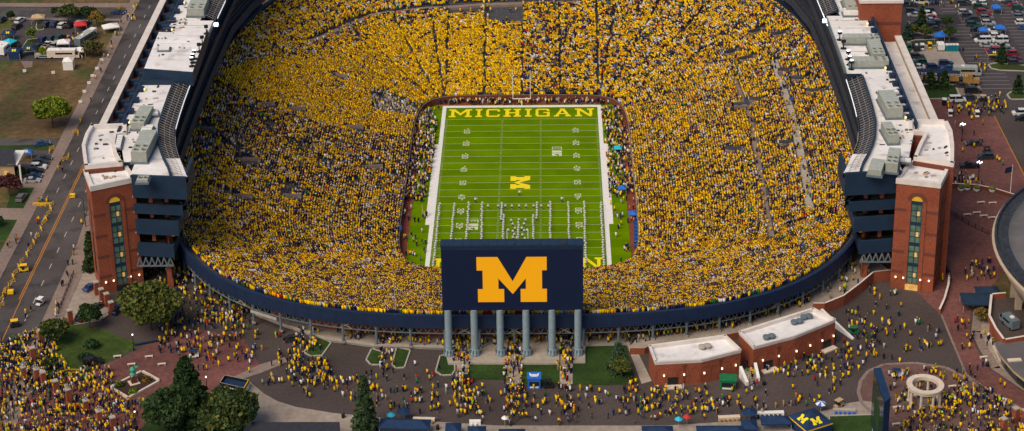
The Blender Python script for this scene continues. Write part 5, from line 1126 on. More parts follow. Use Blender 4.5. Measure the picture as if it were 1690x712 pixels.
E_ROWS = [
 ('in the small group beside the brick block', [(133.6,105.5),(133.7,102.0),(138.8,105.7),(138.8,102.5),(138.8,99.4),(138.7,96.9),(139.0,94.1),(138.8,91.7),(138.3,89.3),(133.0,94.6)], ['suv dark','sedan silver','suv dark','suv white','sedan red','sedan silver','suv dark','suv black','sedan dark','sedan dark']),
 ('in the top row beside the tailgate crowd', [(133.7,115.0),(133.9,111.6),(138.2,113.9),(140.3,114.1),(152.7,115.1),(152.3,112.4),(156.4,116.0),(158.1,115.0),(157.8,112.1),(157.4,109.0)], ['suv white','suv dark','suv white','sedan silver','suv dark','suv dark','suv white','suv silver','suv white','suv green']),
 ('in the top right corner rows', [(167.6,115.6),(168.7,113.0),(169.7,110.5),(170.3,107.5),(165.5,116.2)], ['suv white','sedan dark','sedan red','suv green','suv silver']),
 ('in the left column of the big lot', [(151.3,103.5),(151.8,100.3),(152.1,97.2),(151.8,92.6),(152.2,88.2),(151.4,82.3),(152.1,78.3),(152.6,74.3)], ['suv silver','suv dark','suv dark','suv green','suv black','sedan dark','van white','sedan silver']),
 ('in the right column of the big lot', [(157.7,104.2),(157.8,101.7),(157.6,98.4),(157.2,93.7),(157.6,90.0),(157.5,86.8),(157.6,81.8),(157.8,78.2),(157.7,74.0)], ['suv red','sedan maroon','suv grey','suv silver','sedan grey','suv white','suv white','van white','sedan silver']),
 ('below the big lot near the lettered tent', [(153.6,69.9),(158.6,70.7),(158.6,66.8),(158.9,62.7),(158.7,59.3)], ['suv red','sedan grey','suv red','sedan maroon','suv dark']),
 ('at the far right edge of the lot', [(169.2,102.6),(169.1,99.1),(168.6,93.9),(168.5,89.7)], ['sedan grey','suv grey','suv white','sedan blue']),
 ('on the pale service yard', [(128.3,65.0),(128.2,60.2),(126.9,56.5),(136.5,59.0),(132.0,56.1),(136.4,55.4)], ['suv dark','suv green','sedan white','suv navy','suv navy','sedan blue']),
 ('beside the truck lawn', [(140.7,36.7),(134.7,30.2),(138.3,41.4),(139.0,31.9)], ['van black','van white','sedan dark','sedan dark']),
 ('on the brick plaza at the right', [(129.1,-16.5),(151.9,19.8),(151.5,16.0),(135.0,-10.5),(133.3,-1.4)], ['pickup black','van white','suv black','suv dark','sedan dark'])]
for where, pts_, ks in E_ROWS:
    for (x, y), kk in zip(pts_, ks): k_, c_ = kk.split(); CARS.append((x, y, k_, c_, rnd.choice([0, math.pi]) + rnd.uniform(-.04, .04), where))
W_ROWS = [
 ('in the back row of the tailgate lot', [(-173.2,102.9),(-172.9,97.0),(-179.7,103.9),(-163.1,99.0),(-160.3,99.3),(-157.4,98.0),(-154.9,98.3),(-152.0,99.6),(-149.7,99.6)], ['suv white','suv black','suv dark','suv dark','suv navy','suv white','suv black','suv silver','sedan dark'], R(75)),
 ('in the middle row of the tailgate lot', [(-161.0,85.4),(-158.3,86.3),(-155.9,86.9),(-161.3,79.1),(-158.4,80.3),(-155.5,80.3),(-149.1,87.4)], ['suv navy','suv dark','suv green','suv dark','pickup white','van silver','sedan maroon'], R(72)),
 ('in the house driveway', [(-139.5,-7.6),(-139.8,-10.5),(-139.7,-13.3),(-140.1,-16.0),(-139.7,-19.2),(-139.5,-22.1)], ['sedan dark','suv dark','suv white','suv black','sedan navy','sedan silver'], R(2)),
 ('on the grass below the maroon tree', [(-139.9,-33.3)], ['suv grey'], R(80)),
 ('stopped on the side street', [(-142.4,2.7)], ['sedan blue'], R(20)),
 ('on the cross road at the top', [(-140.7,109.9),(-154.4,109.7)], ['sedan navy','sedan green'], R(-15)),
 ('on the pale apron below the left tower', [(-109.6,-84.7),(-105.8,-94.9)], ['sedan blue','sedan dark'], R(60)),
 ('on the lawn edge left of the statue', [(-101.4,-121.5)], ['suv black'], R(18)),
 ('behind the leafy tree by the apron', [(-100.6,-96.5),(-108.6,-99.7)], ['suv navy','suv dark'], R(75)),
 ('at the edge of the asphalt plaza near the big tree', [(-54.2,-110.9)], ['sedan dark'], R(25))]
for where, pts_, ks, rz in W_ROWS:
    for (x, y), kk in zip(pts_, ks): k_, c_ = kk.split(); CARS.append((x, y, k_, c_, rz + rnd.uniform(-.05, .05), where))
cnt = {}
for c_ in CARS: cnt[(c_[3], c_[2], c_[5])] = cnt.get((c_[3], c_[2], c_[5]), 0) + 1
seen = {}; fresh = {k: True for k in CP}
for x, y, k_, c_, rz, where in CARS:
    key = (c_, k_, where); i = seen.get(key, 0); seen[key] = i + 1
    kn = {'sedan': 'car', 'suv': 'suv', 'van': 'van', 'pickup': 'pickup'}[k_]; cn = {'dark': 'dark', 'tan': 'tan'}.get(c_, c_)
    lb = f'{cn} {kn} {where}' + (f', {nth(i)} from the far end' if cnt[key] > 1 else '')
    loc = (x, y, GZ + .05)
    if fresh[k_]:
        t = CP[k_]; t.location = loc; t.rotation_euler = (0, 0, rz); t['label'] = lb; t.color = (*CC[c_], 1); fresh[k_] = False; PROTOC = CC[c_]
        for ch in t.children:
            ch.color = (*CC[c_], 1)
    else: copy_tree(CP[k_], loc, rz, lb, color=CC[c_])
# proto children sit at their own origin: parts were authored around (0,0,0)
for t in bpy.data.objects:
    if t.name.split('.')[0] in ('parked_sedan', 'parked_suv', 'parked_van', 'parked_pickup', 'crowd_barrier'):
        for ch in t.children: ch.location = (0, 0, 0)

def cart(x, y, rz, label, kr='white', kb='white', L=2.3):
    t = root('golf_cart', (x, y, GZ + .04), label, 'golf cart'); z = GZ + .04; c, n = math.cos(rz), math.sin(rz)
    def W(a, b_): return x + a * c - b_ * n, y + a * n + b_ * c
    b = MB(); b.obox(*W(0, 0), z + .3, L, 1.25, .35, rz, kb); b.obox(*W(L * .4, 0), z + .6, .5, 1.15, .4, rz, kb); b.build('body', t)
    b = MB(); b.obox(*W(-.2, 0), z + .65, .6, 1.1, .3, rz, 'black'); b.obox(*W(-.5, 0), z + .9, .15, 1.1, .5, rz, 'black'); b.build('seat', t)
    b = MB(); b.obox(*W(-.05, 0), z + 1.85, L * .8, 1.3, .1, rz, kr); b.build('roof', t)
    for a in (-L * .38, L * .3):
        for s_ in (-.55, .55): b = MB(); b.obox(*W(a, s_), z + .6, .07, .07, 1.25, rz, 'black'); b.build('roof_post', t)
    for a in (-L * .35, L * .35):
        for s_ in (-.6, .6): p = W(a, s_); b = MB(); b.cyl((p[0] + n * .08, p[1] - c * .08, z + .26), (p[0] - n * .08, p[1] + c * .08, z + .26), .26, .26, 'tyre', 10); b.build('wheel', t)
for p, rz, lb, kr, kb in [((-120.8,-92.7), 1.2, 'white golf cart on the street near the tall street light', 'white', 'white'), ((-124.6,-103.8), .3, 'dark cart with yellow roof on the street at the bottom left', 'yellow', 'black'),
        ((-129.2,-75.1), .2, 'yellow fork truck on the street below the line of barriers', 'yellow', 'yellow'), ((74.8,-141.8), .7, 'beige jeep-like cart behind the blue and white umbrella', 'tan', 'tan'),
        ((130.2,28.0), 1.4, 'white cart in the crowd, leftmost below the truck lawn', 'white', 'black'), ((130.4,19.4), 1.5, 'white cart on brick below the crowd line, left one', 'white', 'white'), ((138.4,18.8), 1.5, 'white cart on brick below the crowd line, right one', 'white', 'white'), ((142.6,30.5), 0, 'beige cart at the right end of the crowd line', 'tan', 'black'),
        ((127.1,72.4), 1.4, 'green utility cart at the left of the service yard', 'green', 'green'), ((131.2,72.4), 1.5, 'white utility cart beside the yellow one in the service yard', 'white', 'grey' if 0 else 'white'), ((133.8,73.4), 1.5, 'yellow utility cart in the service yard', 'yellow', 'yellow'),
        ((136.1,-6.8), .2, 'black utility cart beside the black pickup', 'black', 'darkmetal'), ((-77.5,-118.7), .1, 'white-fronted cart among people at the top of the brick plaza', 'navyfab', 'white'), ((90.1,-128.9), .1, 'white-fronted cart left of the round colonnade', 'navyfab', 'white'), ((82.9,-109.0), .2, 'green utility cart by the white topped sloping wall', 'green', 'green'), ((-10.9,-130.7), .05, 'black and red cart below the first scoreboard lawn', 'black', 'redcloth'), ((8.1,-133.0), .05, 'black cart right of the bright blue kiosk', 'black', 'black')]:
    cart(p[0], p[1], rz, lb, kr, kb)
p = (-125.7,-32.4); t = root('road_box', (*p, GZ), 'bright yellow equipment box standing beside the centre line of the street', 'box'); b = MB(); b.obox(*p, GZ + .3, 1.5, 1.2, .9, .1, 'yellow'); b.build('body', t); b = MB(); b.obox(*p, GZ, 1.2, 1.0, .3, .1, 'tyre'); b.build('base', t)
p = (-129.7,-87.3); t = root('road_box', (*p, GZ), 'yellow equipment box on the street at the bottom left', 'box'); b = MB(); b.obox(*p, GZ + .3, 1.5, 1.2, .9, .1, 'yellow'); b.build('body', t); b = MB(); b.obox(*p, GZ, 1.2, 1.0, .3, .1, 'tyre'); b.build('base', t)
# articulated lorry and others
def lorry():
    a = [(125.2,46.1)][0]; e = [(144.0,42.9)][0]; x0, y0 = a[0] - 3, a[1] + .2; x1, y1 = e; t = root('articulated_lorry', (x0, y0, GZ), 'long navy trailer with white lettering strip behind a gold tractor cab', 'truck')
    rz = math.atan2(y1 - y0, x1 - x0); c, n = math.cos(rz), math.sin(rz); L = math.hypot(x1 - x0, y1 - y0)
    def W(a_, b_=0): return x0 + a_ * c - b_ * n, y0 + a_ * n + b_ * c
    Lt = L * .72; b = MB(); b.obox(*W(Lt / 2), GZ + 1.1, Lt, 2.6, 2.9, rz, 'navyfab', 'navy'); tr_ = b.build('trailer', t)
    b = MB(); b.obox(*W(Lt * .89, -1.33), GZ + 1.4, Lt * .18, .06, 2.3, rz, 'gold'); b.build('picture_panel', tr_)
    for i in range(5): b = MB(); b.obox(*W(Lt * (.1 + .14 * i), -1.33), GZ + 1.3, Lt * .09, .06, 1.5, rz, 'tan' if i % 2 else 'gold'); b.build('picture_panel', tr_)
    b = MB(); xx = Lt * .04
    for ch in 'MICHIGAN  MICHIGAN':
        if ch != ' ':
            for pl in GL[ch]: b.add([(*W(xx + p_[0] * .8, -1.36), GZ + 3.15 + p_[1] * .75) for p_ in pl], [tuple(range(len(pl)))], 'white')
        xx += 1.05 if ch != ' ' else .5
    b.build('lettering', tr_)
    b = MB(); b.obox(*W(L * .83), GZ + .8, L * .13, 2.3, 2.9, rz, 'gold'); b.obox(*W(L * .935), GZ + .8, L * .12, 1.9, 1.4, rz, 'gold'); b.build('cab', t)
    b = MB(); b.obox(*W(L * .896), GZ + 2.3, .15, 2.1, .9, rz, 'carglass'); b.build('windscreen', t)
    for a_ in (.06, .11, .66, .76, .81, .95):
        for s_ in (-1.1, 1.1): p_ = W(L * a_, s_); b = MB(); b.cyl((p_[0] + n * .15, p_[1] - c * .15, GZ + .5), (p_[0] - n * .15, p_[1] + c * .15, GZ + .5), .5, .5, 'tyre', 12); b.build('wheel', t)
lorry()
def boxvan(pa, L, Wd, H, rz, label, kb, nm='box_truck', cat='truck', kt=None, win=True):
    x, y = pa; t = root(nm, (x, y, GZ), label, cat); c, n = math.cos(rz), math.sin(rz)
    def W(a_, b_=0): return x + a_ * c - b_ * n, y + a_ * n + b_ * c
    b = MB(); b.obox(*W(0), GZ + .5, L, Wd, H - .5, rz, kb, kt or kb); bd = b.build('body', t); b = MB(); b.obox(*W(L / 2 + .6), GZ + .5, 1.4, Wd * .92, H * .5, rz, kb)
    if nm != 'trailer': b.build('cab', t)
    if win:
        b = MB()
        for s_ in (-1, 1): b.obox(*W(L * .1, s_ * (Wd / 2 + .01)), GZ + H * .55, L * .6, .05, H * .2, rz, 'carglass')
        b.obox(*W(L / 2 + .5), GZ + H * .5, .9, Wd * .95, H * .22, rz, 'carglass'); b.build('windows', t)
    b = MB(); b.obox(*W(-L * .1, 0), GZ + H, 1.0, .8, .3, rz, 'white'); b.build('roof_vent', bd)
    for a_ in (-.33, .36):
        for s_ in (-.45, .45): p_ = W(L * a_, Wd * s_); b = MB(); b.cyl((p_[0] + n * .15, p_[1] - c * .15, GZ + .42), (p_[0] - n * .15, p_[1] + c * .15, GZ + .42), .42, .42, 'tyre', 12); b.build('wheel', t)
boxvan([(-146.8,83.6)][0], 8.5, 2.5, 3.1, R(68), 'grey-roofed motorhome near the street side of the tailgate lot', 'steel', 'motorhome', 'motorhome', 'hvactop')
boxvan([(-146.1,89.3)][0], 5, 2.2, 2.4, R(66), 'small white trailer behind the grey-roofed motorhome', 'white', 'trailer', 'trailer', None, False)
boxvan([(-151.5,70.6)][0], 9.3, 2.5, 3.1, R(0), 'long cream motorhome with dark windows along the front of the lot', 'stone', 'motorhome', 'motorhome', 'white')
boxvan([(-172.5,75.1)][0], 5.5, 4, 3.2, R(80), 'white motorhome partly cut by the left edge of the picture', 'white', 'motorhome', 'motorhome')
boxvan([(-157.8,70.4)][0], 5, 1.9, 1.6, R(0), 'grey-green flatbed parked left of the cream motorhome', 'hvac', 'box_truck', 'truck')
boxvan([(140.9,50.7)][0], 7.5, 2.5, 3.2, R(-3), 'grey box truck parked behind the navy trailer and gold cab', 'hvactop', 'box_truck', 'truck')
boxvan([(137.1,71.9)][0], 3.2, 2.2, 2.4, R(90), 'white box truck beside the teal portable toilets', 'white', 'box_truck', 'truck')
boxvan([(129.2,72.1)][0], 4.0, 2.0, 1.9, R(90), 'dark van facing the camera on the service yard', 'darkmetal', 'box_truck', 'truck')
boxvan([(120.3,-111.5)][0], 4.6, 2.2, 2.8, R(110), 'grey delivery truck on the service court of the arena annex', 'steel', 'box_truck', 'truck')
for o in [o_ for o_ in bpy.data.objects if o_.get('label', '').startswith('grey delivery truck')]: o.location.z += 3.2
for i, (x, y) in enumerate([(139.1,71.0),(140.1,71.0),(141.1,71.0),(142.1,71.0)]):
    t = root('portable_toilet', (x, y, GZ), 'teal portable toilet in the service yard row, ' + nth(i) + ' from the left', 'toilet', 'portable toilets'); b = MB(); b.obox(x, y, GZ, 1.15, 1.3, 2.2, 0, 'teal'); b.build('cabin', t); b = MB(); b.obox(x, y, GZ + 2.2, 1.2, 1.35, .2, 0, 'white'); b.build('roof', t); b = MB(); b.obox(x, y - .66, GZ + .2, .8, .04, 1.8, 0, 'teal'); b.build('door', t)
for px, sx, sy, rz, h, k, lb, lg, wl in [((-152.7,78.9), 4.2, 3.4, .1, 2.4, 'white', 'white peaked tent in the middle of the tailgate lot', 0, False), ((-145.8,72.4), 4.0, 3, 0, 2.2, 'white', 'white open tent right of the cream motorhome', 0, False), ((-147.3,61.7), 3.4, 3.4, .05, 3.0, 'white', 'tall white walled tent on the dry grass in front of the lot', 0, True),
        ((-173.2,87.3), 4.4, 3.4, 0, 2.4, 'navyfab', 'navy lettered tent furthest back at the left edge', 1, False), ((-167.1,71.3), 4, 4, 0, 2.6, 'navyfab', 'navy walled tent with yellow letter beside the white motorhome', 1, True), ((-162.9,73.3), 4.4, 3, 0, 2.4, 'navyfab', 'navy lettered tent between the walled tent and the flatbed', 1, False),
        ((-166.6,102.1), 4.6, 3.4, .1, 2.4, 'tan', 'tan canopy at the back of the tailgate lot', 0, False), ((-150.5,95.1), 4, 4, .3, 2.4, 'redcloth', 'red and orange tent near the back of the tailgate lot', 0, False), ((-140.0,93.8), 5.5, 4, .4, 2.0, 'white', 'crumpled white canopy on the ground beside the sidewalk', 0, False), ((-170.6,78.2), 4, 3.5, -.5, 3, 'cyan', 'pale blue tarp canopy beside the white motorhome', 0, False),
        ((-144.6,-6.4), 3.2, 2.4, 0, 2.3, 'blue', 'small blue lettered canopy above the driveway cars', 1, False), ((162.0,104.4), 3, 3, 0, 2.4, 'blue', 'small blue canopy among cars in the top right lot', 0, False), ((153.3,83.6), 3, 3, 0, 2.4, 'blue', 'blue canopy in the left column of the big lot', 0, False), ((159.3,85.6), 3.4, 3, 0, 2.4, 'blue', 'blue canopy in the right column of the big lot', 0, False),
        ((137.8,79.1), 3.4, 3, 0, 2.4, 'blue', 'blue canopy behind the white box truck', 0, False), ((139.9,80.6), 2.8, 3, 0, 2.4, 'blue', 'paler blue canopy right behind the box truck', 0, False), ((152.6,63.7), 4.2, 3.2, 0, 2.4, 'navyfab', 'navy canopy with yellow letter and trim beside the lot island', 1, False), ((142.1,112.9), 4, 3, 0, 2.4, 'navyfab', 'dark purple-navy canopy in the top tailgate crowd', 1, False)]:
    tent(px[0], px[1], sx, sy, rz, h, k, lb, 1.0, lg, wl, trim='yellow' if 'trim' in lb else None)

# ------------------------------------------------------------------ trees
def big_mesh(name, V, F, mats, mi=None, tint=None):
    # V (n,3), F (m,k) arrays
    me = bpy.data.meshes.new(name); k = F.shape[1]; m = len(F)
    me.vertices.add(len(V)); me.vertices.foreach_set('co', V.astype(np.float32).ravel())
    me.loops.add(m * k); me.loops.foreach_set('vertex_index', F.astype(np.int32).ravel())
    me.polygons.add(m); me.polygons.foreach_set('loop_start', np.arange(0, m * k, k, dtype=np.int32))
    for q_ in mats: me.materials.append(MT[q_])
    if mi is not None: me.polygons.foreach_set('material_index', mi.astype(np.int32))
    if tint is not None:
        a = me.attributes.new('tint', 'FLOAT_COLOR', 'POINT'); a.data.foreach_set('color', tint.astype(np.float32).ravel())
    me.update(calc_edges=True)
    o = bpy.data.objects.new(name, me); COL.objects.link(o); return o
def leaves(C, size, seed):
    r = np.random.default_rng(seed); n = len(C); a = r.normal(size=(n, 3)); a /= np.linalg.norm(a, axis=1)[:, None]; b = np.cross(a, r.normal(size=(n, 3))); b /= np.linalg.norm(b, axis=1)[:, None]
    s = size * r.uniform(.6, 1.4, n)[:, None]; a = a * s; b = b * s * .7
    V = np.stack([C - a - b, C + a - b * .6, C + a * .9 + b, C - a * .7 + b], 1).reshape(-1, 3); return V, np.arange(4 * n).reshape(n, 4)
def broad_points(r, h, n, seed, base=.22, clumps=26):
    g = np.random.default_rng(seed); out = []; cs = []
    for i in range(clumps):
        d = g.normal(size=3); d /= np.linalg.norm(d); d[2] = abs(d[2]) * 1.0 - .25; k = g.uniform(.45, .8)
        cs.append((d[0] * r * k, d[1] * r * k, h * (base + (1 - base) * .5) + d[2] * h * (1 - base) * .5 * k * 1.15, r * g.uniform(.26, .44)))
    for c in cs:
        m = n // clumps; d = g.normal(size=(m, 3)); d /= np.linalg.norm(d, axis=1)[:, None]; q_ = g.uniform(.55, 1.05, m)[:, None] ** .6
        p = np.array(c[:3]) + d * q_ * c[3] * np.array([1, 1, .75]); out.append(p)
    return np.concatenate(out)
def conifer_points(r, h, n, seed):
    g = np.random.default_rng(seed); L = int(h / .75); out = []
    for j in range(L):
        f = j / L; z = h * (.06 + .94 * f); rr = r * (1 - f) ** .8 + .15; k = max(5, int(9 * (1 - f) + 4))
        for b_ in range(k):
            a = g.uniform(0, 6.283); ln = rr * g.uniform(.65, 1.15); m = max(4, int(n / L / k * (1.6 - f)))
            t = g.uniform(.1, 1, m) ** .7; w_ = g.normal(0, .16 + .1 * ln * (1 - t * .5), m)
            x = np.cos(a) * ln * t - np.sin(a) * w_; y = np.sin(a) * ln * t + np.cos(a) * w_; out.append(np.stack([x, y, z - t * ln * .28 + g.normal(0, .12, m)], 1))
    return np.concatenate(out)
def tree(x, y, h, r, kind, leaf, label, n=6000, size=.42, seed=1, nm=None, group=None, z=GZ, conifer=False, trunk_h=None):
    t = root(nm or ('evergreen_tree' if conifer else 'leafy_tree'), (x, y, z), label, 'tree', group)
    C = conifer_points(r, h, n, seed) if conifer else broad_points(r, h, n, seed, clumps=max(8, int(10 + r * 4)))
    C = C + np.array([x, y, z]); V, F = leaves(C, size, seed); o = big_mesh('crown', V, F, leaf if isinstance(leaf, list) else [leaf], (np.random.default_rng(seed).random(len(F)) * (len(leaf) if isinstance(leaf, list) else 1)).astype(int)); o.parent = t; o.location = -t.location
    b = MB(); g = random.Random(seed); th = h * (.9 if conifer else .5); r0 = max(.12, h * .022)
    b.cyl((x, y, z), (x + g.uniform(-.2, .2), y, z + th), r0, r0 * (.15 if conifer else .5), 'trunk', 8)
    if not conifer:
        for i in range(6):
            a = g.uniform(0, 6.28); z0 = z + h * g.uniform(.22, .45); b.cyl((x, y, z0), (x + math.cos(a) * r * .65, y + math.sin(a) * r * .65, z0 + h * .3), r0 * .45, r0 * .12, 'trunk', 5)
    b.build('trunk', t); return t
TR = [(-90.2,-105.7),(-105.6,-104.6),(-112.7,-111.3),(-114.8,-113.3),(-111.5,-74.3),(24.7,-125.6),(-141.9,14.9),(-79.2,-110.1)]
tree(*TR[0], 12.5, 8.2, 0, ['leaf_olive', 'leaf_mid', 'leaf_olive'], 'large spreading olive tree turning yellow at the foot of the left tower', 15000, .42, 3)
tree(*TR[1], 7.0, 3.0, 0, ['leaf_mid', 'leaf_dark'], 'dense green tree on the lawn right beside the pale apron', 6000, .36, 4)
tree(*TR[2], 6.0, 3.9, 0, ['leaf_mid', 'leaf_dark', 'leaf_olive'], 'wide green tree on the lawn next to the street railing', 7000, .36, 5)
tree((-115.2,-109.8)[0], (-115.2,-109.8)[1], 4.5, 2.4, 0, ['leaf_mid', 'leaf_dark'], 'smaller green tree pressed against the street railing', 3500, .34, 6)
tree(*TR[4], 11.5, 2.4, 0, ['leaf_dark', 'leaf_mid'], 'dark narrow tree between the street pavement and the left tower', 5000, .36, 7, conifer=True)
tree(*TR[5], 8.0, 3.0, 0, ['leaf_blue', 'leaf_mid'], 'young spruce on the lawn right of the scoreboard columns', 4500, .3, 8, conifer=True)
tree((24.9,-127.3)[0] + .6, (24.9,-127.3)[1] - 1.2, 5.0, 2.7, 0, ['leaf_olive', 'leaf_mid'], 'yellow-green bushy tree in front of the young spruce', 3500, .3, 9)
tree(*TR[6], 10.5, 5.3, 0, ['leaf_yellowgreen', 'leaf_olive', 'leaf_yellowgreen'], 'round yellow-green tree alone on the dry grass by the road', 10000, .42, 10)
tree((-73.7,-148.8)[0], (-73.7,-148.8)[1], 18.5, 7.6, 0, ['leaf_dark', 'leaf_dark', 'leaf_mid'], 'tall dark pine with ragged top at the bottom left', 19000, .42, 11, conifer=True)
tree((-76.6,-151.7)[0] - 2, (-76.6,-151.7)[1], 11.0, 6.0, 0, ['leaf_dark', 'leaf_mid'], 'dark leafy tree crowding the left foot of the tall pine', 10000, .42, 13)
tree((-63.7,-151.3)[0], (-63.7,-151.3)[1], 9.8, 7.0, 0, ['leaf_dark', 'leaf_mid', 'leaf_olive'], 'broad round dark tree between the tall pine and the charcoal roof', 13000, .42, 12)
tree((-33.3,-152.0)[0], (-33.3,-152.0)[1], 15.5, 3.1, 0, ['leaf_spruce', 'leaf_mid', 'leaf_spruce'], 'tall narrow spruce standing on the asphalt plaza right of the charcoal roof', 9000, .34, 14, conifer=True)
for i, (p, h, r, lf, lb, cf) in enumerate([([(-103.1,-114.2)][0], 2.2, 2.0, ['leaf_dark'], 'dark rounded shrub in the middle of the lawn below the apron', 0), ([(-110.9,-123.1)][0], 2.0, 1.8, ['leaf_dark', 'leaf_mid'], 'dark shrub at the lower left of the lawn by the street', 0), ([(-103.5,-120.2)][0], 1.8, 2.0, ['leaf_dark'], 'dark shrub beside the black suv on the lawn', 0),
        ([(-93.1,-131.8)][0], 1.0, 1.2, ['leaf_yellowgreen', 'leaf_mid'], 'low golden shrub at the left of the planted diamond', 0), ([(-87.2,-129.5)][0], 1.0, 1.3, ['leaf_orange', 'leaf_mid'], 'low rusty shrub at the right of the planted diamond', 0), ([(-89.0,-134.7)][0], .9, 1.2, ['leaf_mid', 'leaf_yellowgreen'], 'low green shrub at the front of the planted diamond', 0),
        ([(-164.6,83.9)][0], 6, 1.6, ['leaf_yellowgreen', 'leaf_mid'], 'thin young tree on the left lot island', 0), ([(-156.6,103.8)][0], 5.5, 4.2, ['leaf_mid', 'leaf_dark', 'leaf_olive'], 'wide green tree behind the tailgate lot', 0), ([(-150.2,105.4)][0], 4.5, 3.4, ['leaf_mid', 'leaf_dark'], 'rounded green tree behind the tailgate lot near the street', 0),
        ([(-145.4,97.5)][0], 6, 3.2, ['leaf_orange', 'leaf_olive'], 'orange autumn tree at the street corner of the tailgate lot', 0), ([(-161.7,107.0)][0], 4, 1.6, ['leaf_mid'], 'small green tree behind the tailgate lot', 0), ([(-141.4,72.1)][0], 5.5, 4.0, ['leaf_maroon', 'leaf_olive', 'leaf_mid'], 'rusty brown tree between the lot and the sidewalk', 0),
        ([(-157.8,70.0)][0], 4.5, 1.1, ['leaf_yellowgreen'], 'thin yellow-green sapling in front of the flatbed', 0), ([(-176.3,102.9)][0], 4.5, 1.2, ['leaf_dark'], 'dark sapling beside the white suv in the lot', 0), ([(-143.9,-30.8)][0], 7, 3.8, ['leaf_maroon'], 'maroon-leaved tree beside the driveway', 0), ([(-143.7,-19.3)][0], 3.5, 2.2, ['leaf_dark'], 'dark bush against the porch columns', 0), ([(-170.2,79.2)][0], 3, 2.5, ['leaf_mid', 'leaf_olive'], 'green bush at the far left of the tailgate lot', 0),
        ([(134.4,92.3)][0], 8, 2.0, ['leaf_dark'], 'dark conical evergreen beside the small group of cars', 1), ([(142.0,88.9)][0], 6, 2.2, ['leaf_mid', 'leaf_dark'], 'green tree at the right end of the upper lot island', 0), ([(141.5,78.9)][0], 6, 2.2, ['leaf_mid', 'leaf_dark'], 'green tree right of the blue canopies', 0), ([(129.9,82.9)][0], 5, 2.0, ['leaf_mid', 'leaf_olive'], 'pale green tree on the left end of the upper lot island', 0), ([(133.5,80.7)][0], 5.5, 1.9, ['leaf_mid', 'leaf_olive'], 'pale green tree in the middle of the upper lot island', 0),
        ([(127.8,81.5)][0], 6, 1.8, ['leaf_blue', 'leaf_dark'], 'blue-green evergreen next to the white roof parapet', 1), ([(154.6,60.8)][0], 7, 1.9, ['leaf_dark'], 'dark evergreen on the island beside the lettered canopy', 1), ([(128.2,40.8)][0], 6.5, 2.2, ['leaf_dark', 'leaf_mid'], 'left one of two evergreens behind the truck lawn', 1), ([(132.4,40.7)][0], 6.5, 2.2, ['leaf_mid', 'leaf_dark'], 'right one of two evergreens behind the truck lawn', 1), ([(154.6,36.7)][0], 6.5, 1.8, ['leaf_dark'], 'dark evergreen on the island at the far right edge', 1),
        ([(115.2,-103.4)][0], 3.6, 1.9, ['leaf_olive', 'leaf_orange', 'leaf_mid'], 'clipped golden shrub in the square bed below the marquee', 0), ([(-142.9,-49.5)][0], 3, 2, ['leaf_dark'], 'dark shrub on the lower front lawn at the left edge', 0)]):
    tree(p[0], p[1], h, r, 0, lf, lb, 1500 if h > 3 else 900, .3 if h > 3 else .22, 40 + i, 'shrub' if h < 3.1 else None, conifer=bool(cf))

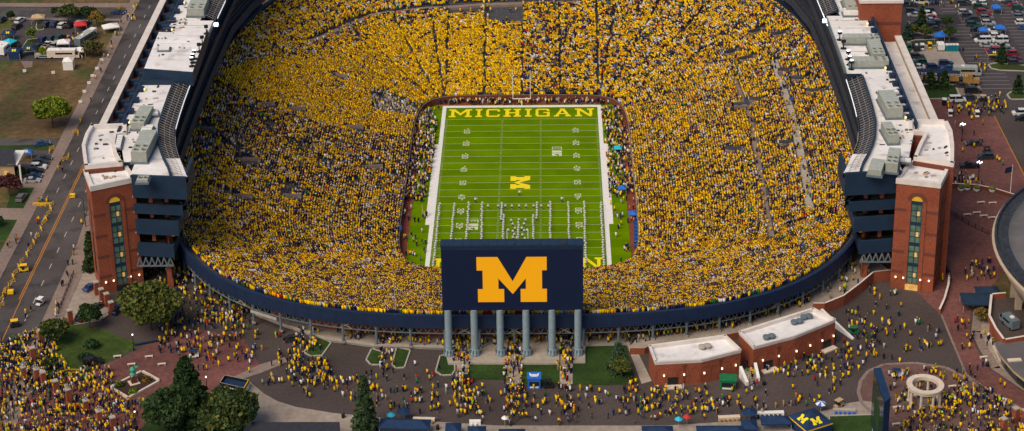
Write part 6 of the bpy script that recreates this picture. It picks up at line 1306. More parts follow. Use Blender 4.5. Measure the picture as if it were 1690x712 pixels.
# ------------------------------------------------------------------ people
SH = dict(maize=(.92, .58, .003), gold=(.86, .42, .003), silver=(.36, .35, .33), navy=(.012, .022, .09), white=(.68, .68, .68), black=(.02, .02, .022), grey=(.16, .16, .17), green=(.02, .17, .06), red=(.55, .025, .02), orange=(.75, .18, .015), blue=(.04, .12, .38), lime=(.42, .75, .03), pink=(.6, .25, .3))
def person_mesh(name, stride, armout, seed):
    # one skeleton grown into a single continuous surface
    bm = bmesh.new(); J = {}; lay = bm.verts.layers.skin.verify()
    def v(n, p, r): J[n] = bm.verts.new(p); J[n][lay].radius = (r[0], r[1]) if isinstance(r, tuple) else (r, r); J[n][lay].use_root = (n == 'pelvis')
    s = stride
    v('pelvis', (0, 0, .95), (.17, .12)); v('waist', (0, 0, 1.12), (.145, .105)); v('chest', (0, .01, 1.33), (.19, .125)); v('neckb', (0, 0, 1.47), (.07, .065)); v('neck', (0, -.005, 1.53), (.055, .055)); v('head', (0, -.02, 1.63), (.088, .1)); v('crown', (0, -.01, 1.73), (.07, .085))
    for q_, sx in (('l', -1), ('r', 1)):
        f = s * sx
        v(q_ + 'hip', (sx * .1, 0, .86), .1); v(q_ + 'knee', (sx * .11, -.16 * f - .02, .48), .065); v(q_ + 'ankle', (sx * .11, -.28 * f + .06 * (f < 0) * s, .09 + .05 * (f < 0) * s), .042); v(q_ + 'toe', (sx * .12, -.28 * f - .14, .04), .04)
        v(q_ + 'sh', (sx * .2, 0, 1.4), .065); ao = armout if sx > 0 else 0
        v(q_ + 'elb', (sx * (.26 + .12 * ao), .1 * f, 1.13 + .15 * ao), .045); v(q_ + 'wr', (sx * (.27 + .2 * ao), .1 * f - .12 * (1 - ao * .5) - .1 * ao, .92 + .35 * ao), .032); v(q_ + 'hand', (sx * (.27 + .23 * ao), .1 * f - .15 - .12 * ao, .84 + .4 * ao), .038)
    E = [('pelvis', 'waist'), ('waist', 'chest'), ('chest', 'neckb'), ('neckb', 'neck'), ('neck', 'head'), ('head', 'crown')]
    for q_ in 'lr': E += [('pelvis', q_ + 'hip'), (q_ + 'hip', q_ + 'knee'), (q_ + 'knee', q_ + 'ankle'), (q_ + 'ankle', q_ + 'toe'), ('chest', q_ + 'sh'), (q_ + 'sh', q_ + 'elb'), (q_ + 'elb', q_ + 'wr'), (q_ + 'wr', q_ + 'hand')]
    for a, b in E: bm.edges.new((J[a], J[b]))
    me = bpy.data.meshes.new('skeleton'); bm.to_mesh(me); bm.free(); o = bpy.data.objects.new('skeleton', me); COL.objects.link(o)
    o.modifiers.new('skin', 'SKIN').use_smooth_shade = True; o.modifiers.new('sub', 'SUBSURF').levels = 1
    dg = bpy.context.evaluated_depsgraph_get(); out = bpy.data.meshes.new_from_object(o.evaluated_get(dg)); bpy.data.objects.remove(o); out.name = name
    for k in ('shirt', 'trousers', 'skin', 'hair'): out.materials.append(MT[k])
    for p in out.polygons:
        c = p.center
        if c.z > 1.66 or (c.z > 1.56 and c.y > .0): m = 3
        elif c.z > 1.5: m = 2
        elif abs(c.x) > .215 and c.z < 1.2: m = 2
        elif c.z > .93: m = 0
        elif c.z > .4: m = 1
        else: m = 1
        p.material_index = m
    return out
PM = {('walking', 0): person_mesh('walker', 1.0, 0, 1), ('walking', 1): person_mesh('walker', -.8, 1, 2), ('standing', 0): person_mesh('stander', .12, 0, 3), ('standing', 1): person_mesh('stander', .2, 1, 4)}
names = list(SH)
PAL = {  # share of each shirt colour by crowd mood
 'student': dict(maize=.60, gold=.24, navy=.06, white=.03, black=.04, grey=.03),
 'fans': dict(maize=.34, gold=.17, navy=.22, white=.085, black=.13, grey=.025, green=.02, red=.01, blue=.015, pink=.01),
 'mixed': dict(maize=.19, gold=.13, navy=.26, white=.11, black=.18, grey=.07, green=.02, red=.012, blue=.018, pink=.02),
 'bright': dict(maize=.46, gold=.15, navy=.17, white=.075, black=.05, grey=.03, green=.03, red=.005, orange=.01),
 'near': dict(maize=.42, gold=.13, navy=.21, white=.08, black=.06, grey=.01, green=.07, red=.01, pink=.01),
 'plaza': dict(maize=.25, gold=.08, navy=.22, white=.11, black=.22, grey=.08, green=.03, red=.012, orange=.012, lime=.01),  # dark shares also stand in for shadows among the people
 'side': dict(white=.28, navy=.28, black=.2, maize=.2, grey=.08, orange=.04),
 'band': dict(white=.34, silver=.46, navy=.12, maize=.08)}
def pick(pal, n, r):
    ks = list(PAL[pal]); p = np.array([PAL[pal][k] for k in ks]); p = p / p.sum(); return np.array([names.index(k) for k in ks])[r.choice(len(ks), n, p=p)]
RGBT = np.array([SH[k] for k in names])
# positions on the ground: (polygon, people per square metre, palette, height of floor, place wording)
PZ = [
 ([(-126.6,-122.7),(-123.9,-109.7),(-118.7,-106.3),(-111.7,-114.1),(-104.9,-128.1),(-102.0,-121.3),(-98.7,-124.6),(-92.9,-137.5),(-86.5,-145.2),(-83.3,-155.1),(-118.3,-154.9)], .95, 'plaza', GZ + .05, 'packed crowd at the bottom left'),
 ([(-101.7,-122.6),(-96.2,-124.6),(-94.0,-132.2),(-87.6,-139.6),(-85.7,-138.0),(-84.5,-147.7),(-94.4,-137.4)], .5, 'plaza', GZ + .05, 'crowd below the statue'),
 ([(-128.4,-109.7),(-117.7,-116.9),(-114.4,-124.5),(-123.2,-124.4)], .35, 'plaza', GZ + .05, 'street crowd at the bottom left'),
 ([(-94.3,-82.6),(-87.0,-79.5),(-81.7,-82.7),(-74.5,-89.1),(-66.7,-95.4),(-64.9,-102.9),(-67.0,-110.2),(-73.5,-115.9),(-86.3,-117.2),(-88.4,-105.7),(-84.4,-95.2)], .42, 'plaza', GZ + .05, 'crowd under the left tower'),
 ([(-99.1,-65.4),(-90.3,-69.6),(-82.2,-80.2),(-86.5,-82.7),(-96.4,-80.0)], .45, 'plaza', GZ + .05, 'people under the left end wall'),
 ([(-80.3,-92.2),(-65.9,-95.4),(-67.6,-105.9),(-76.1,-104.3)], .5, 'plaza', GZ + .05, 'crowd streaming past the concourse corner'),
 ([(-87.1,-110.1),(-67.7,-110.2),(-62.3,-123.0),(-79.3,-125.6)], .11, 'plaza', GZ + .05, 'people on the brick plaza'),
 ([(-67.6,-105.9),(-52.0,-110.4),(-42.0,-121.8),(-46.2,-137.8),(-59.6,-132.5),(-66.1,-121.6)], .07, 'plaza', GZ + .05, 'people on the left asphalt plaza'),
 ([(-53.3,-106.0),(-48.7,-106.0),(-47.0,-116.1),(-41.0,-132.6),(-49.3,-135.2),(-55.2,-121.7)], .3, 'plaza', GZ + .05, 'stream by the first grass planter'),
 ([(-50.3,-125.8),(-29.6,-132.7),(-16.6,-136.7),(-16.2,-145.7),(-28.9,-143.1),(-40.5,-137.9)], .17, 'plaza', GZ + .05, 'line of people on the centre asphalt'),
 ([(-42.0,-121.8),(-17.2,-123.4),(-16.5,-138.0),(-35.1,-135.3)], .06, 'plaza', GZ + .05, 'people on the asphalt above the spruce'),
 ([(-32.8,-112.0),(-28.8,-112.0),(-28.5,-127.4),(-32.3,-124.6)], .5, 'plaza', GZ + .05, 'people between the two middle planters'),
 ([(-14.5,-110.7),(-11.3,-110.8),(-10.1,-135.5),(-6.5,-145.8),(-12.7,-145.7),(-14.6,-132.8)], .62, 'plaza', GZ + .1, 'stream on the left scoreboard path'),
 ([(-1.8,-110.8),(1.5,-110.9),(2.0,-133.0),(5.3,-148.4),(-1.6,-149.6),(-2.5,-132.9)], .62, 'plaza', GZ + .1, 'stream on the middle scoreboard path'),
 ([(11.0,-111.0),(14.3,-111.0),(13.7,-133.0),(14.3,-148.4),(10.1,-149.6),(9.5,-133.0)], .5, 'plaza', GZ + .1, 'stream on the right scoreboard path'),
 ([(-18.2,-132.8),(30.0,-134.5),(29.4,-148.5),(-17.5,-147.0)], .1, 'plaza', GZ + .05, 'people on the asphalt below the scoreboard'),
 ([(26.0,-129.1),(33.6,-133.2),(38.6,-133.2),(36.3,-148.6),(25.4,-146.0)], .12, 'plaza', GZ + .05, 'people left of the left brick building'),
 ([(33.6,-133.7),(54.2,-133.4),(64.3,-130.8),(82.5,-122.8),(80.6,-136.2),(68.7,-141.3),(32.2,-147.3)], .095, 'plaza', GZ + .05, 'people in front of the brick buildings'),
 ([(29.9,-137.1),(56.5,-138.6),(61.5,-143.8),(53.0,-146.2),(29.4,-148.0)], .14, 'plaza', GZ + .05, 'people by the lower stalls'),
 ([(56.7,-122.1),(76.5,-119.5),(82.0,-105.8),(81.4,-99.9),(85.0,-95.4),(88.6,-111.7),(85.4,-122.9),(78.7,-129.6),(60.2,-129.4)], .17, 'plaza', GZ + .05, 'people right of the brick buildings'),
 ([(85.7,-90.8),(91.2,-84.6),(96.1,-87.8),(98.4,-97.0),(104.3,-106.0),(102.7,-123.0),(85.4,-122.9),(86.5,-105.9)], .085, 'plaza', GZ + .05, 'people on asphalt below the right tower'),
 ([(87.9,-125.6),(110.7,-125.8),(114.2,-136.5),(100.2,-136.4),(87.3,-146.5),(83.2,-146.4)], .12, 'plaza', GZ + .08, 'people around the round colonnade'),
 ([(90.1,-146.5),(99.8,-138.4),(109.8,-133.8),(117.5,-146.7),(115.3,-156.5),(84.4,-156.2)], .75, 'plaza', GZ + .08, 'packed crowd at the bottom right'),
 ([(95.5,-138.9),(106.3,-133.8),(111.4,-136.4),(104.3,-144.1),(92.4,-149.0)], .4, 'plaza', GZ + .08, 'packed crowd edge near the colonnade'),
 ([(108.6,-103.1),(113.6,-100.2),(111.8,-114.7),(107.5,-120.3)], .12, 'plaza', GZ + .08, 'people on the curved brick road'),
 ([(106.4,-125.8),(111.9,-133.8),(116.4,-139.1),(114.7,-133.9),(110.9,-117.5)], .05, 'plaza', GZ + .08, 'people strolling on the lower brick road'),
 ([(109.1,-100.2),(117.1,-94.2),(117.0,-106.1),(117.3,-114.8),(114.7,-120.4),(112.2,-107.6)], .12, 'plaza', GZ + .08, 'people by the curved pale steps'),
 ([(116.3,-74.5),(124.7,-72.0),(122.9,-82.4),(115.4,-83.3)], .4, 'plaza', GZ + .08, 'people beside the dark marquee'),
 ([(111.3,-71.9),(113.7,-71.9),(111.0,-84.8),(108.5,-84.8)], .5, 'plaza', GZ + .08, 'people behind the right tower'),
 ([(33.5,-107.0),(53.9,-103.3),(68.4,-94.4),(86.5,-73.2),(91.5,-82.1),(82.1,-93.9),(74.1,-97.5),(54.8,-110.1),(33.9,-114.8)], .14, 'plaza', 13.85, 'people on the upper concourse'),
 ([(28.9,-109.8),(52.3,-104.8),(66.8,-95.3),(74.8,-91.4),(73.8,-96.9),(66.1,-101.4),(54.6,-108.6),(50.3,-111.2),(33.9,-114.8),(29.4,-115.9)], .75, 'plaza', 13.85, 'crowd on the upper concourse behind the brick buildings'),
 ([(54.7,-124.2),(57.8,-121.5),(56.8,-135.0),(54.7,-135.0)], .4, 'plaza', 13.0, 'people on the stairs'),
 ([(-45.6,-107.1),(-17.0,-111.7),(-16.8,-115.7),(-43.0,-111.5)], .22, 'plaza', 12.65, 'people on the lower concourse'),
 ([(-17.1,-109.4),(28.2,-109.8),(28.0,-113.8),(-16.8,-115.1)], .32, 'plaza', 12.65, 'people behind the scoreboard columns'),
 ([(-14.5,-111.7),(-11.2,-111.8),(-10.8,-123.0),(-14.0,-123.0)], .7, 'plaza', 12.65, 'x'), ([(-1.7,-111.9),(1.5,-111.9),(1.6,-123.1),(-1.6,-123.1)], .7, 'plaza', 12.65, 'x'), ([(11.0,-112.0),(14.2,-112.0),(14.1,-123.2),(10.9,-123.2)], .6, 'plaza', 12.65, 'x'),
 ([(130.6,28.4),(148.4,33.6),(149.3,24.5),(145.4,19.1),(136.3,19.3),(129.3,21.2)], .42, 'plaza', GZ + .08, 'x'),
 ([(130.2,18.0),(139.2,15.7),(139.3,-1.5),(130.5,-1.4)], .06, 'plaza', GZ + .08, 'x'), ([(123.5,-21.5),(126.9,-19.6),(130.6,-28.6),(122.7,-28.5)], .6, 'plaza', GZ + .08, 'x'),
 ([(132.0,15.8),(146.3,-9.9),(141.1,-33.3),(134.3,-25.6),(126.4,-13.6)], .01, 'plaza', GZ + .08, 'x'),
 ([(144.4,79.8),(148.3,72.6),(147.6,62.2),(149.1,53.8),(144.5,53.0),(143.3,67.5)], .1, 'plaza', GZ + .08, 'x'), ([(132.3,116.8),(154.7,115.3),(154.0,108.5),(142.7,107.7),(131.0,109.0)], .13, 'plaza', GZ + .08, 'x'),
 ([(149.6,62.2),(161.2,58.6),(151.5,14.5),(138.0,29.9),(142.4,48.9)], .015, 'plaza', GZ + .08, 'x'),
 ([(-155.3,89.6),(-149.5,89.5),(-148.4,81.1),(-153.3,83.7)], .3, 'plaza', GZ + .08, 'x'), ([(-166.2,75.8),(-160.5,76.5),(-156.2,71.5),(-143.7,68.1),(-145.8,77.8),(-156.1,76.4)], .08, 'plaza', GZ + .08, 'x'),
 ([(-137.7,89.3),(-138.5,120.7),(-134.2,120.6),(-134.6,89.3)], .12, 'plaza', GZ + .16, 'x'), ([(-135.6,13.5),(-138.7,84.0),(-136.2,83.9),(-132.9,13.4)], .07, 'plaza', GZ + .16, 'x'),
 ([(-133.0,-72.4),(-134.3,-9.0),(-132.2,-9.0),(-130.5,-72.4)], .05, 'plaza', GZ + .16, 'people on the street sidewalk'),
 ([(-135.7,-33.4),(-131.4,-33.5),(-131.0,-39.1),(-135.3,-39.0)], .2, 'plaza', GZ + .08, 'x'), ([(-140.1,-57.0),(-134.3,-57.1),(-132.6,-67.4),(-137.5,-67.3)], .1, 'plaza', GZ + .16, 'x'),
 ([(-115.6,-109.8),(-118.6,-72.6),(-120.4,-37.4),(-119.1,-39.2),(-117.0,-72.6),(-114.7,-103.9)], .08, 'plaza', GZ + .16, 'people on the pavement by the left tower'),
 ([(-123.7,-97.9),(-122.1,-91.8),(-117.6,-109.8),(-122.4,-109.7)], .06, 'plaza', GZ + .08, 'people on the street near the golf cart'),
 ([(-26.8,53.2),(-33.5,53.3),(-35.6,18.0),(-36.0,-10.9),(-27.9,-12.9),(-26.6,17.8)], 1.1, 'side', 0.05, 'x'), ([(25.5,52.4),(31.4,53.2),(34.2,25.6),(33.5,-7.8),(26.3,-11.7),(26.2,21.4)], 1.0, 'side', 0.05, 'x'),
 ([(-33.2,62.5),(32.5,61.4),(33.1,56.1),(-33.7,57.2)], .8, 'side', 0.05, 'x'), ([(-35.0,-12.8),(-25.8,-13.0),(-25.2,-51.6),(-32.5,-46.3)], .12, 'side', 0.05, 'x'), ([(26.3,-11.7),(33.7,-11.8),(32.4,-48.8),(26.0,-52.2)], .10, 'side', 0.05, 'x'),
]
P_all = []
r = np.random.default_rng(5)
for pl, dens, pal, z, where in PZ:
    if where != 'x' and .04 < dens < .36: dens *= 1.8
    xs = [p[0] for p in pl]; ys = [p[1] for p in pl]; A = abs(sum(pl[i][0] * pl[(i + 1) % len(pl)][1] - pl[(i + 1) % len(pl)][0] * pl[i][1] for i in range(len(pl)))) / 2
    n = int((max(xs) - min(xs)) * (max(ys) - min(ys)) * dens); x = r.uniform(min(xs), max(xs), n); y = r.uniform(min(ys), max(ys), n)
    if dens < .3:      # loose people gather in small groups
        m = n // 3; j = r.integers(0, max(1, n), m); x[:m] = x[j] + r.normal(0, .7, m); y[:m] = y[j] + r.normal(0, .7, m)
    k = inpoly(x, y, pl); x, y = x[k], y[k]; c = pick(pal, len(x), r)
    for a in zip(x, y, c): P_all.append((float(a[0]), float(a[1]), z, int(a[2]), where))
BLOCK = [H1, H2]  # nobody inside the buildings
def blocked(p):
    for pl in [[(x, y) for x, y in [(33.2,-133.2),(33.6,-122.4),(32.6,-114.0),(51.5,-109.3),(55.2,-116.2),(54.2,-127.2),(44.4,-131.7)]], P1, P2, dp]:
        if inpoly(np.array([p[0]]), np.array([p[1]]), pl)[0]: return True
    return (-17.5 < p[0] < 17.5 and abs(min(abs(p[0] - lerp(-15.75, 15.3, i / 5)) for i in range(6))) < 1.4 and abs(p[1] + 118.9) < 1.4)
P_all = [p for p in P_all if not blocked(p)]
P_all = [p for p in P_all if p[0] ** 2 >= 0 and not (p[2] < 13 and p[2] > 5 and inpoly(np.array([p[0]]), np.array([p[1]]), eastdeck + arc(.8, -30, -72))[0])]
pix = project(np.array([p[:3] for p in P_all])); order = sorted(range(len(P_all)), key=lambda i: -pix[1][i] if (4 < pix[0][i] < 1686 and pix[1][i] < 706) else 1e9)
# hidden behind trees: leave for the mass
def hid(i):
    x, y = pix[0][i], pix[1][i]; return (235 < x < 425 and y > 640) or (582 < x < 624 and y > 640) or (1440 < x < 1472 and y > 620) or (400 < x < 566 and y > 680)
ind = [i for i in order if 4 < pix[0][i] < 1686 and pix[1][i] < 706 and not hid(i) and P_all[i][4] != 'x'][:285]; iset = set(ind)
CN = dict(maize='maize', gold='gold', navy='navy', white='white', black='black', grey='grey', green='green', red='red', orange='orange', blue='blue', lime='lime', pink='pink')
base = {}
for i in ind:
    x, y, z, c, where = P_all[i]; pose = 'walking' if rnd.random() < .55 else 'standing'; base.setdefault(f"{pose} person in {names[c]}, " + (where[7:] if where.startswith('people') else 'in the ' + where), []).append((i, pose))
for lb, L in base.items():
    L.sort(key=lambda t_: pix[0][t_[0]])
    for j, (i, pose) in enumerate(L):
        x, y, z, c, where = P_all[i]; o = bpy.data.objects.new('person', PM[(pose, rnd.randint(0, 1))]); COL.objects.link(o)
        o.location = (x, y, z); o.rotation_euler = (0, 0, rnd.uniform(0, 6.28)); k = rnd.uniform(.93, 1.06); o.scale = (k, k, k); col = SH[names[c]]; v_ = rnd.uniform(.8, 1.1); o.color = (col[0] * v_, col[1] * v_, col[2] * v_, 1)
        tag(o, lb + (f', {nth(j)} from left' if len(L) > 1 else ''), 'person', 'people on the plaza')
# field people: the marching band in lines, each one a thing
def band_mesh():
    me = PM[('standing', 0)].copy(); me.materials.clear()
    for k in ('bandwhite', 'bandnavy', 'bandwhite', 'bandnavy'): me.materials.append(MT[k])
    for p in me.polygons:
        c = p.center; p.material_index = 0 if c.z < .16 else (3 if c.z > 1.66 else (2 if c.z > 1.0 else 1))
    return me
dm('bandwhite', (.72, .72, .70), .8, .05, 1); dm('bandnavy', (.015, .02, .06), .8, .1, 1)
BMESH = band_mesh()
g2 = lambda x, y: None
LINES = [[(-23.2,-16.1),(-23.2,-53.3)],[(-18.9,-16.2),(-19.0,-39.3)],[(-14.7,-15.5),(-14.8,-39.4)],[(-10.9,-15.5),(-10.4,-39.4)],[(-5.1,-16.0),(-5.2,-25.9)],[(-4.5,-23.6),(-4.4,-39.5)],[(-0.2,-28.2),(-0.1,-38.5)],[(5.1,-15.7),(5.0,-25.3)],[(4.0,-23.7),(4.1,-39.6)],[(9.0,-15.4),(8.8,-38.9)],[(14.2,-15.8),(14.1,-39.7)],[(18.8,-15.5),(18.5,-52.1)],[(23.6,-16.0),(23.4,-53.5)]]
LN = ['leftmost long line', 'second line from the left', 'third line from the left', 'fourth line from the left', 'short upper left stroke', 'left stroke of the centre formation', 'middle stroke of the centre formation', 'short upper right stroke', 'right stroke of the centre formation', 'line right of the centre formation', 'third line from the right', 'second line from the right', 'rightmost long line']
def marcher(x, y, label, group, cap=None):
    o = bpy.data.objects.new('band_member', BMESH); COL.objects.link(o); o.location = (x, y, .06); o.rotation_euler = (0, 0, rnd.choice([0, 0, .1, -.1])); o.scale = (1.08, 1.08, 1.02); tag(o, label, 'musician', group)
nb_m = 0
for (a, e), nm_ in zip(LINES, LN):
    a, e = V2(a), V2(e); n = int((e - a).length / 1.4)
    for j in range(n + 1):
        p = a.lerp(e, j / n); px_, py_ = project(np.array([[p.x, p.y, 1.5]])); 
        if 727 < px_[0] < 964 and py_[0] > 408: continue
        marcher(p.x + rnd.uniform(-.12, .12), p.y + rnd.uniform(-.1, .1), f'white-coated band member in the {nm_}, {nth(j)} from the far end', 'marching band members'); nb_m += 1
for j, (x, y) in enumerate([(-9.1,-17.5),(-6.2,-17.5),(-4.1,-17.5),(-2.2,-17.6),(-0.1,-17.6),(1.9,-17.6),(4.1,-17.6),(6.3,-17.7),(8.4,-17.7),(-2.3,-26.7),(-1.8,-28.9),(-0.1,-26.3),(1.8,-26.4),(1.4,-28.8),(-1.3,-35.2),(-0.5,-37.4),(-1.6,-37.0),(1.0,-35.6),(1.7,-37.8),(-3.0,-32.6),(2.3,-32.7),(-1.7,-33.4),(1.5,-33.0),(-1.1,-31.5),(0.8,-31.5)]):
    marcher(x, y, ('dark-uniformed band member in the row across the field, ' if j < 9 else 'band member inside the centre formation, ') + nth(j if j < 9 else j - 9) + (' from the left' if j < 9 else ' listed from the far end'), 'marching band members')
for j, (x, y) in enumerate([(-12.9,-13.3),(-0.1,-8.8),(12.3,-13.3)]):
    o = bpy.data.objects.new('drum_major', PM[('standing', 1)]); COL.objects.link(o); o.location = (x, y, .06); o.scale = (1.8, 1.4, 1.25) if 0 else (1.25, 1.25, 1.12); o.color = (.8, .8, .8, 1); tag(o, ['left', 'middle', 'right'][j] + ' white-clad drum major standing alone ahead of the band', 'musician', 'drum majors')

# ------------------------------------------------------------------ the mass of the crowd, one object
def crowd():
    # template: tapered shirt block, head block, leg block
    def blk(hx0, hy0, hx1, hy1, z0, z1):
        return [(-hx0, -hy0, z0), (hx0, -hy0, z0), (hx0, hy0, z0), (-hx0, hy0, z0), (-hx1, -hy1, z1), (hx1, -hy1, z1), (hx1, hy1, z1), (-hx1, hy1, z1)]
    side = [(0, 1, 5, 4), (1, 2, 6, 5), (2, 3, 7, 6), (3, 0, 4, 7), (4, 5, 6, 7)]
    T = np.array(blk(.2, .16, .29, .21, .6, 1.46) + blk(.10, .11, .08, .09, 1.46, 1.74)); F = np.array(side + [tuple(8 + i for i in f) for f in side])
    part = np.array([0] * 8 + [1] * 8)
    TL = np.array(blk(.15, .11, .17, .13, 0, .8)); 
    # seats in rows
    X = []; Yv = []; Zv = []; ANG = []; Cc = []
    rr_ = np.random.default_rng(21)
    tt = np.linspace(0, 2 * np.pi, 1500); 
    def IN(t): return np.stack([34 * np.sign(np.cos(t)) * abs(np.cos(t)) ** (2 / 7), 1 + 59 * np.sign(np.sin(t)) * abs(np.sin(t)) ** (2 / 7)], 1)
    def OU(t): b = np.where(np.sin(t) < 0, 116, 138); return np.stack([97 * np.sign(np.cos(t)) * abs(np.cos(t)) ** (2 / 3.05), b * np.sign(np.sin(t)) * abs(np.sin(t)) ** (2 / 3.05)], 1)
    I_, O_ = IN(tt), OU(tt)
    for k in range(NR - 2):
        s = (k + .45) / NR; P = I_ * (1 - s) + O_ * s; L = np.concatenate([[0], np.cumsum(np.linalg.norm(np.diff(P, axis=0), axis=1))]); n = int(L[-1] / .58)
        d = (np.arange(n) + rr_.uniform(-.22, .22, n) + rr_.random()) / n * L[-1]; x = np.interp(d, L, P[:, 0]); y = np.interp(d, L, P[:, 1]); e = .4; x2 = np.interp(d + e, L, P[:, 0]); y2 = np.interp(d + e, L, P[:, 1])
        an = np.arctan2(y2 - y, x2 - x); w_ = rr_.uniform(-.16, .16, n); x = x - np.sin(an) * w_; y = y + np.cos(an) * w_; X.append(x); Yv.append(y); ANG.append(an + rr_.normal(0, .3, n)); Zv.append(np.full(n, hz((k + 1) / NR)))
    X = np.concatenate(X); Y_ = np.concatenate(Yv); Z_ = np.concatenate(Zv); A = np.concatenate(ANG)
    keep = rr_.random(len(X)) < .965
    px, py = project(np.stack([X, Y_, Z_ + 1], 1)); keep &= (px > -60) & (px < 1750) & (py > -45)
    for (x0, y0), (x1, y1) in AIS:
        dx, dy = x1 - x0, y1 - y0; l = math.hypot(dx, dy); u = ((X - x0) * dx + (Y_ - y0) * dy) / l; w_ = abs((X - x0) * dy - (Y_ - y0) * dx) / l
        keep &= ~((w_ < .48) & (u > 0) & (u < l) & (rr_.random(len(X)) > .2))
    for P, wd, _ in WALKS:
        for i in range(len(P) - 1):
            (x0, y0), (x1, y1) = P[i], P[i + 1]; dx, dy = x1 - x0, y1 - y0; l = math.hypot(dx, dy); u = ((X - x0) * dx + (Y_ - y0) * dy) / l; w_ = abs((X - x0) * dy - (Y_ - y0) * dx) / l
            keep &= ~((w_ < wd + .25) & (u > 0) & (u < l) & (rr_.random(len(X)) > .12))
    for x, y, a in VOM:
        c, n = math.cos(a), math.sin(a); u = (X - x) * c + (Y_ - y) * n; w_ = -(X - x) * n + (Y_ - y) * c; keep &= ~((abs(u) < 3.2) & (abs(w_) < 1.9))
    EMPTY = [([(-26.0,113.1),(-14.2,113.2),(-14.3,106.1),(-25.5,105.4)], .05), ([(-12.2,113.2),(0.0,112.7),(0.0,100.3),(-11.8,101.6)], .03), ([(-48.6,55.0),(-41.3,56.1),(-33.3,51.2),(-33.6,42.4),(-39.3,42.1),(-47.2,41.0)], .45), ([(-95.7,47.9),(-92.4,72.0),(-85.6,94.7),(-93.5,66.1)], .02), ([(96.3,40.1),(94.4,60.5),(88.5,85.1),(84.9,96.2),(93.6,65.6)], .12)]
    for pl, fr in EMPTY: keep &= ~(inpoly(X, Y_, pl) & (rr_.random(len(X)) > fr))
    # patchy seats on the west side
    def blob(x, y, sc, ph): return np.sin(x * sc + ph) * np.sin(y * sc * 1.3 + ph * 2) + np.sin((x + y) * sc * .7 + ph * 3) * .6
    westp = [(-97.0,16.5),(-96.6,32.2),(-78.0,24.6),(-55.5,21.7),(-34.5,28.5),(-34.0,-14.2),(-46.1,-9.9),(-73.8,-36.1),(-90.5,-48.7)]
    iw = inpoly(X, Y_, westp); keep &= ~(iw & (blob(X, Y_, .33, 1.2) > .75) & (rr_.random(len(X)) > .3)); keep &= ~(iw & (rr_.random(len(X)) < .08))
    X, Y_, Z_, A = X[keep], Y_[keep], Z_[keep], A[keep]; n = len(X)
    stud = [(-96.6,32.2),(-78.0,24.6),(-55.5,21.7),(-34.5,27.5),(-33.4,50.7),(-27.8,57.7),(0.0,60.0),(0.0,94.4),(-13.1,104.8),(-46.1,98.9),(-60.5,74.8),(-82.1,57.3)]
    c = pick('mixed', n, rr_); d_ = blob(X, Y_, .11, .4)
    f = pick('fans', n, rr_); c = np.where((X > 0) | (Y_ > 60) | (Y_ < -20), f, c)
    b_ = pick('bright', n, rr_); c = np.where((X > 20) & (X < 72) & (Y_ > -60) & (Y_ < 70) & (rr_.random(n) < .5 + .3 * d_), b_, c); c = np.where((Y_ < -62) & (rr_.random(n) < .45 + .3 * d_), pick('near', n, rr_), c)
    c = np.where((X < 0) & (Y_ < 30) & (Y_ > -62) & (X > -62) & (rr_.random(n) < .35), f, c)
    st_in = inpoly(X, Y_, stud); c = np.where(st_in, pick('student', n, rr_), c)
    top = (Y_ > 96) | ((X < -60) & (Y_ > 70)); c = np.where(top & (X < 5) & (rr_.random(n) < .5), b_, c)
    bs = [(-48.6,55.0),(-41.3,56.1),(-33.3,51.2),(-33.6,42.4),(-39.3,42.1),(-47.2,41.0)]; bsm = inpoly(X, Y_, bs); c = np.where(bsm, pick('band', n, rr_), c)
    cs_ = np.where(Y_ < -55, 1.9, 1.3); ux = np.floor(X / cs_).astype(int); uy = np.floor(Y_ / cs_).astype(int) + np.where(Y_ < -55, 5000, 0); _, first_, inv = np.unique(ux * 10007 + uy, return_index=True, return_inverse=True)
    cellc = c[first_][inv]; own = rr_.random(n) > np.where(Y_ < -55, .72, .5); own |= bsm; c = np.where(own, c, cellc); c = np.where(st_in & ~bsm & (rr_.random(n) < .2), 0, c)
    col = RGBT[c]
    # loose people on the ground
    G_ = [p for i, p in enumerate(P_all) if i not in iset]
    gx = np.array([p[0] for p in G_]); gy = np.array([p[1] for p in G_]); gz = np.array([p[2] for p in G_]); gc = RGBT[np.array([p[3] for p in G_])]; ga = rr_.uniform(0, 6.28, len(G_))
    PX = np.concatenate([X, gx]); PY = np.concatenate([Y_, gy]); PZ_ = np.concatenate([Z_, gz]); PA = np.concatenate([A, ga]); PC = np.concatenate([col, gc]); N = len(PX)
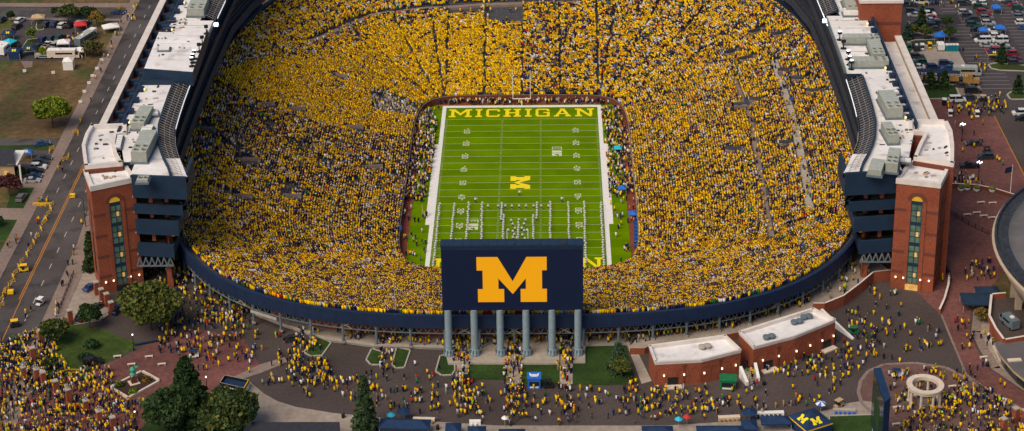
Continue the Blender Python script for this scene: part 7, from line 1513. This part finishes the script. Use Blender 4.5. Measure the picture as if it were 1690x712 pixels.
    def inst(T, PX, PY, PZ_, PA, sc, ht):
        N = len(PX); c_, s_ = np.cos(PA), np.sin(PA); V = np.empty((N, len(T), 3)); V[:, :, 0] = (T[None, :, 0] * c_[:, None] - T[None, :, 1] * s_[:, None]) * sc[:, None] + PX[:, None]; V[:, :, 1] = (T[None, :, 0] * s_[:, None] + T[None, :, 1] * c_[:, None]) * sc[:, None] + PY[:, None]; V[:, :, 2] = T[None, :, 2] * ht[:, None] + PZ_[:, None]; return V.reshape(-1, 3)
    sc = rr_.uniform(.85, 1.2, N); ht = rr_.uniform(.9, 1.06, N); sc[-len(G_):] *= .84; V = inst(T, PX, PY, PZ_, PA, sc, ht)
    # a few arms up: widen the top
    Fa = (F[None] + (np.arange(N) * 16)[:, None, None]).reshape(-1, 4)
    val = rr_.uniform(.35, 1.12, N)[:, None]; body = PC * val
    hair = np.array([(.03, .018, .012), (.07, .04, .02), (.3, .2, .09), (.5, .3, .22), (.86, .5, .015), (.02, .03, .1), (.6, .6, .6)])
    hc = hair[rr_.choice(7, N, p=[.36, .10, .01, .01, .30, .18, .04])]; col16 = np.ones((N, 16, 4)); col16[:, :8, :3] = body[:, None]; col16[:, 8:12, :3] = np.array([.22, .11, .05]); col16[:, 12:, :3] = hc[:, None]
    # ground people also get legs
    M_ = len(G_); VL = inst(TL, gx, gy, gz, ga, sc[-M_:], ht[-M_:]); FL_ = (np.array(side)[None] + (np.arange(M_) * 8)[:, None, None]).reshape(-1, 4) + len(V)
    lc = np.array([(.02, .03, .06), (.03, .03, .035), (.25, .2, .14), (.3, .17, .11)])[rr_.choice(4, M_, p=[.45, .25, .15, .15])]; colL = np.ones((M_, 8, 4)); colL[:, :, :3] = lc[:, None]
    o = big_mesh('crowd', np.concatenate([V, VL]), np.concatenate([Fa, FL_]), ['crowdcloth'], None, np.concatenate([col16.reshape(-1, 4), colL.reshape(-1, 4)]))
    tag(o, 'dense crowd in maize, navy and white filling the stadium seats and gathering outside', 'crowd', kind='stuff')
    print('crowd people', N, 'ground', M_, 'individual', len(ind), 'band', nb_m)
crowd()
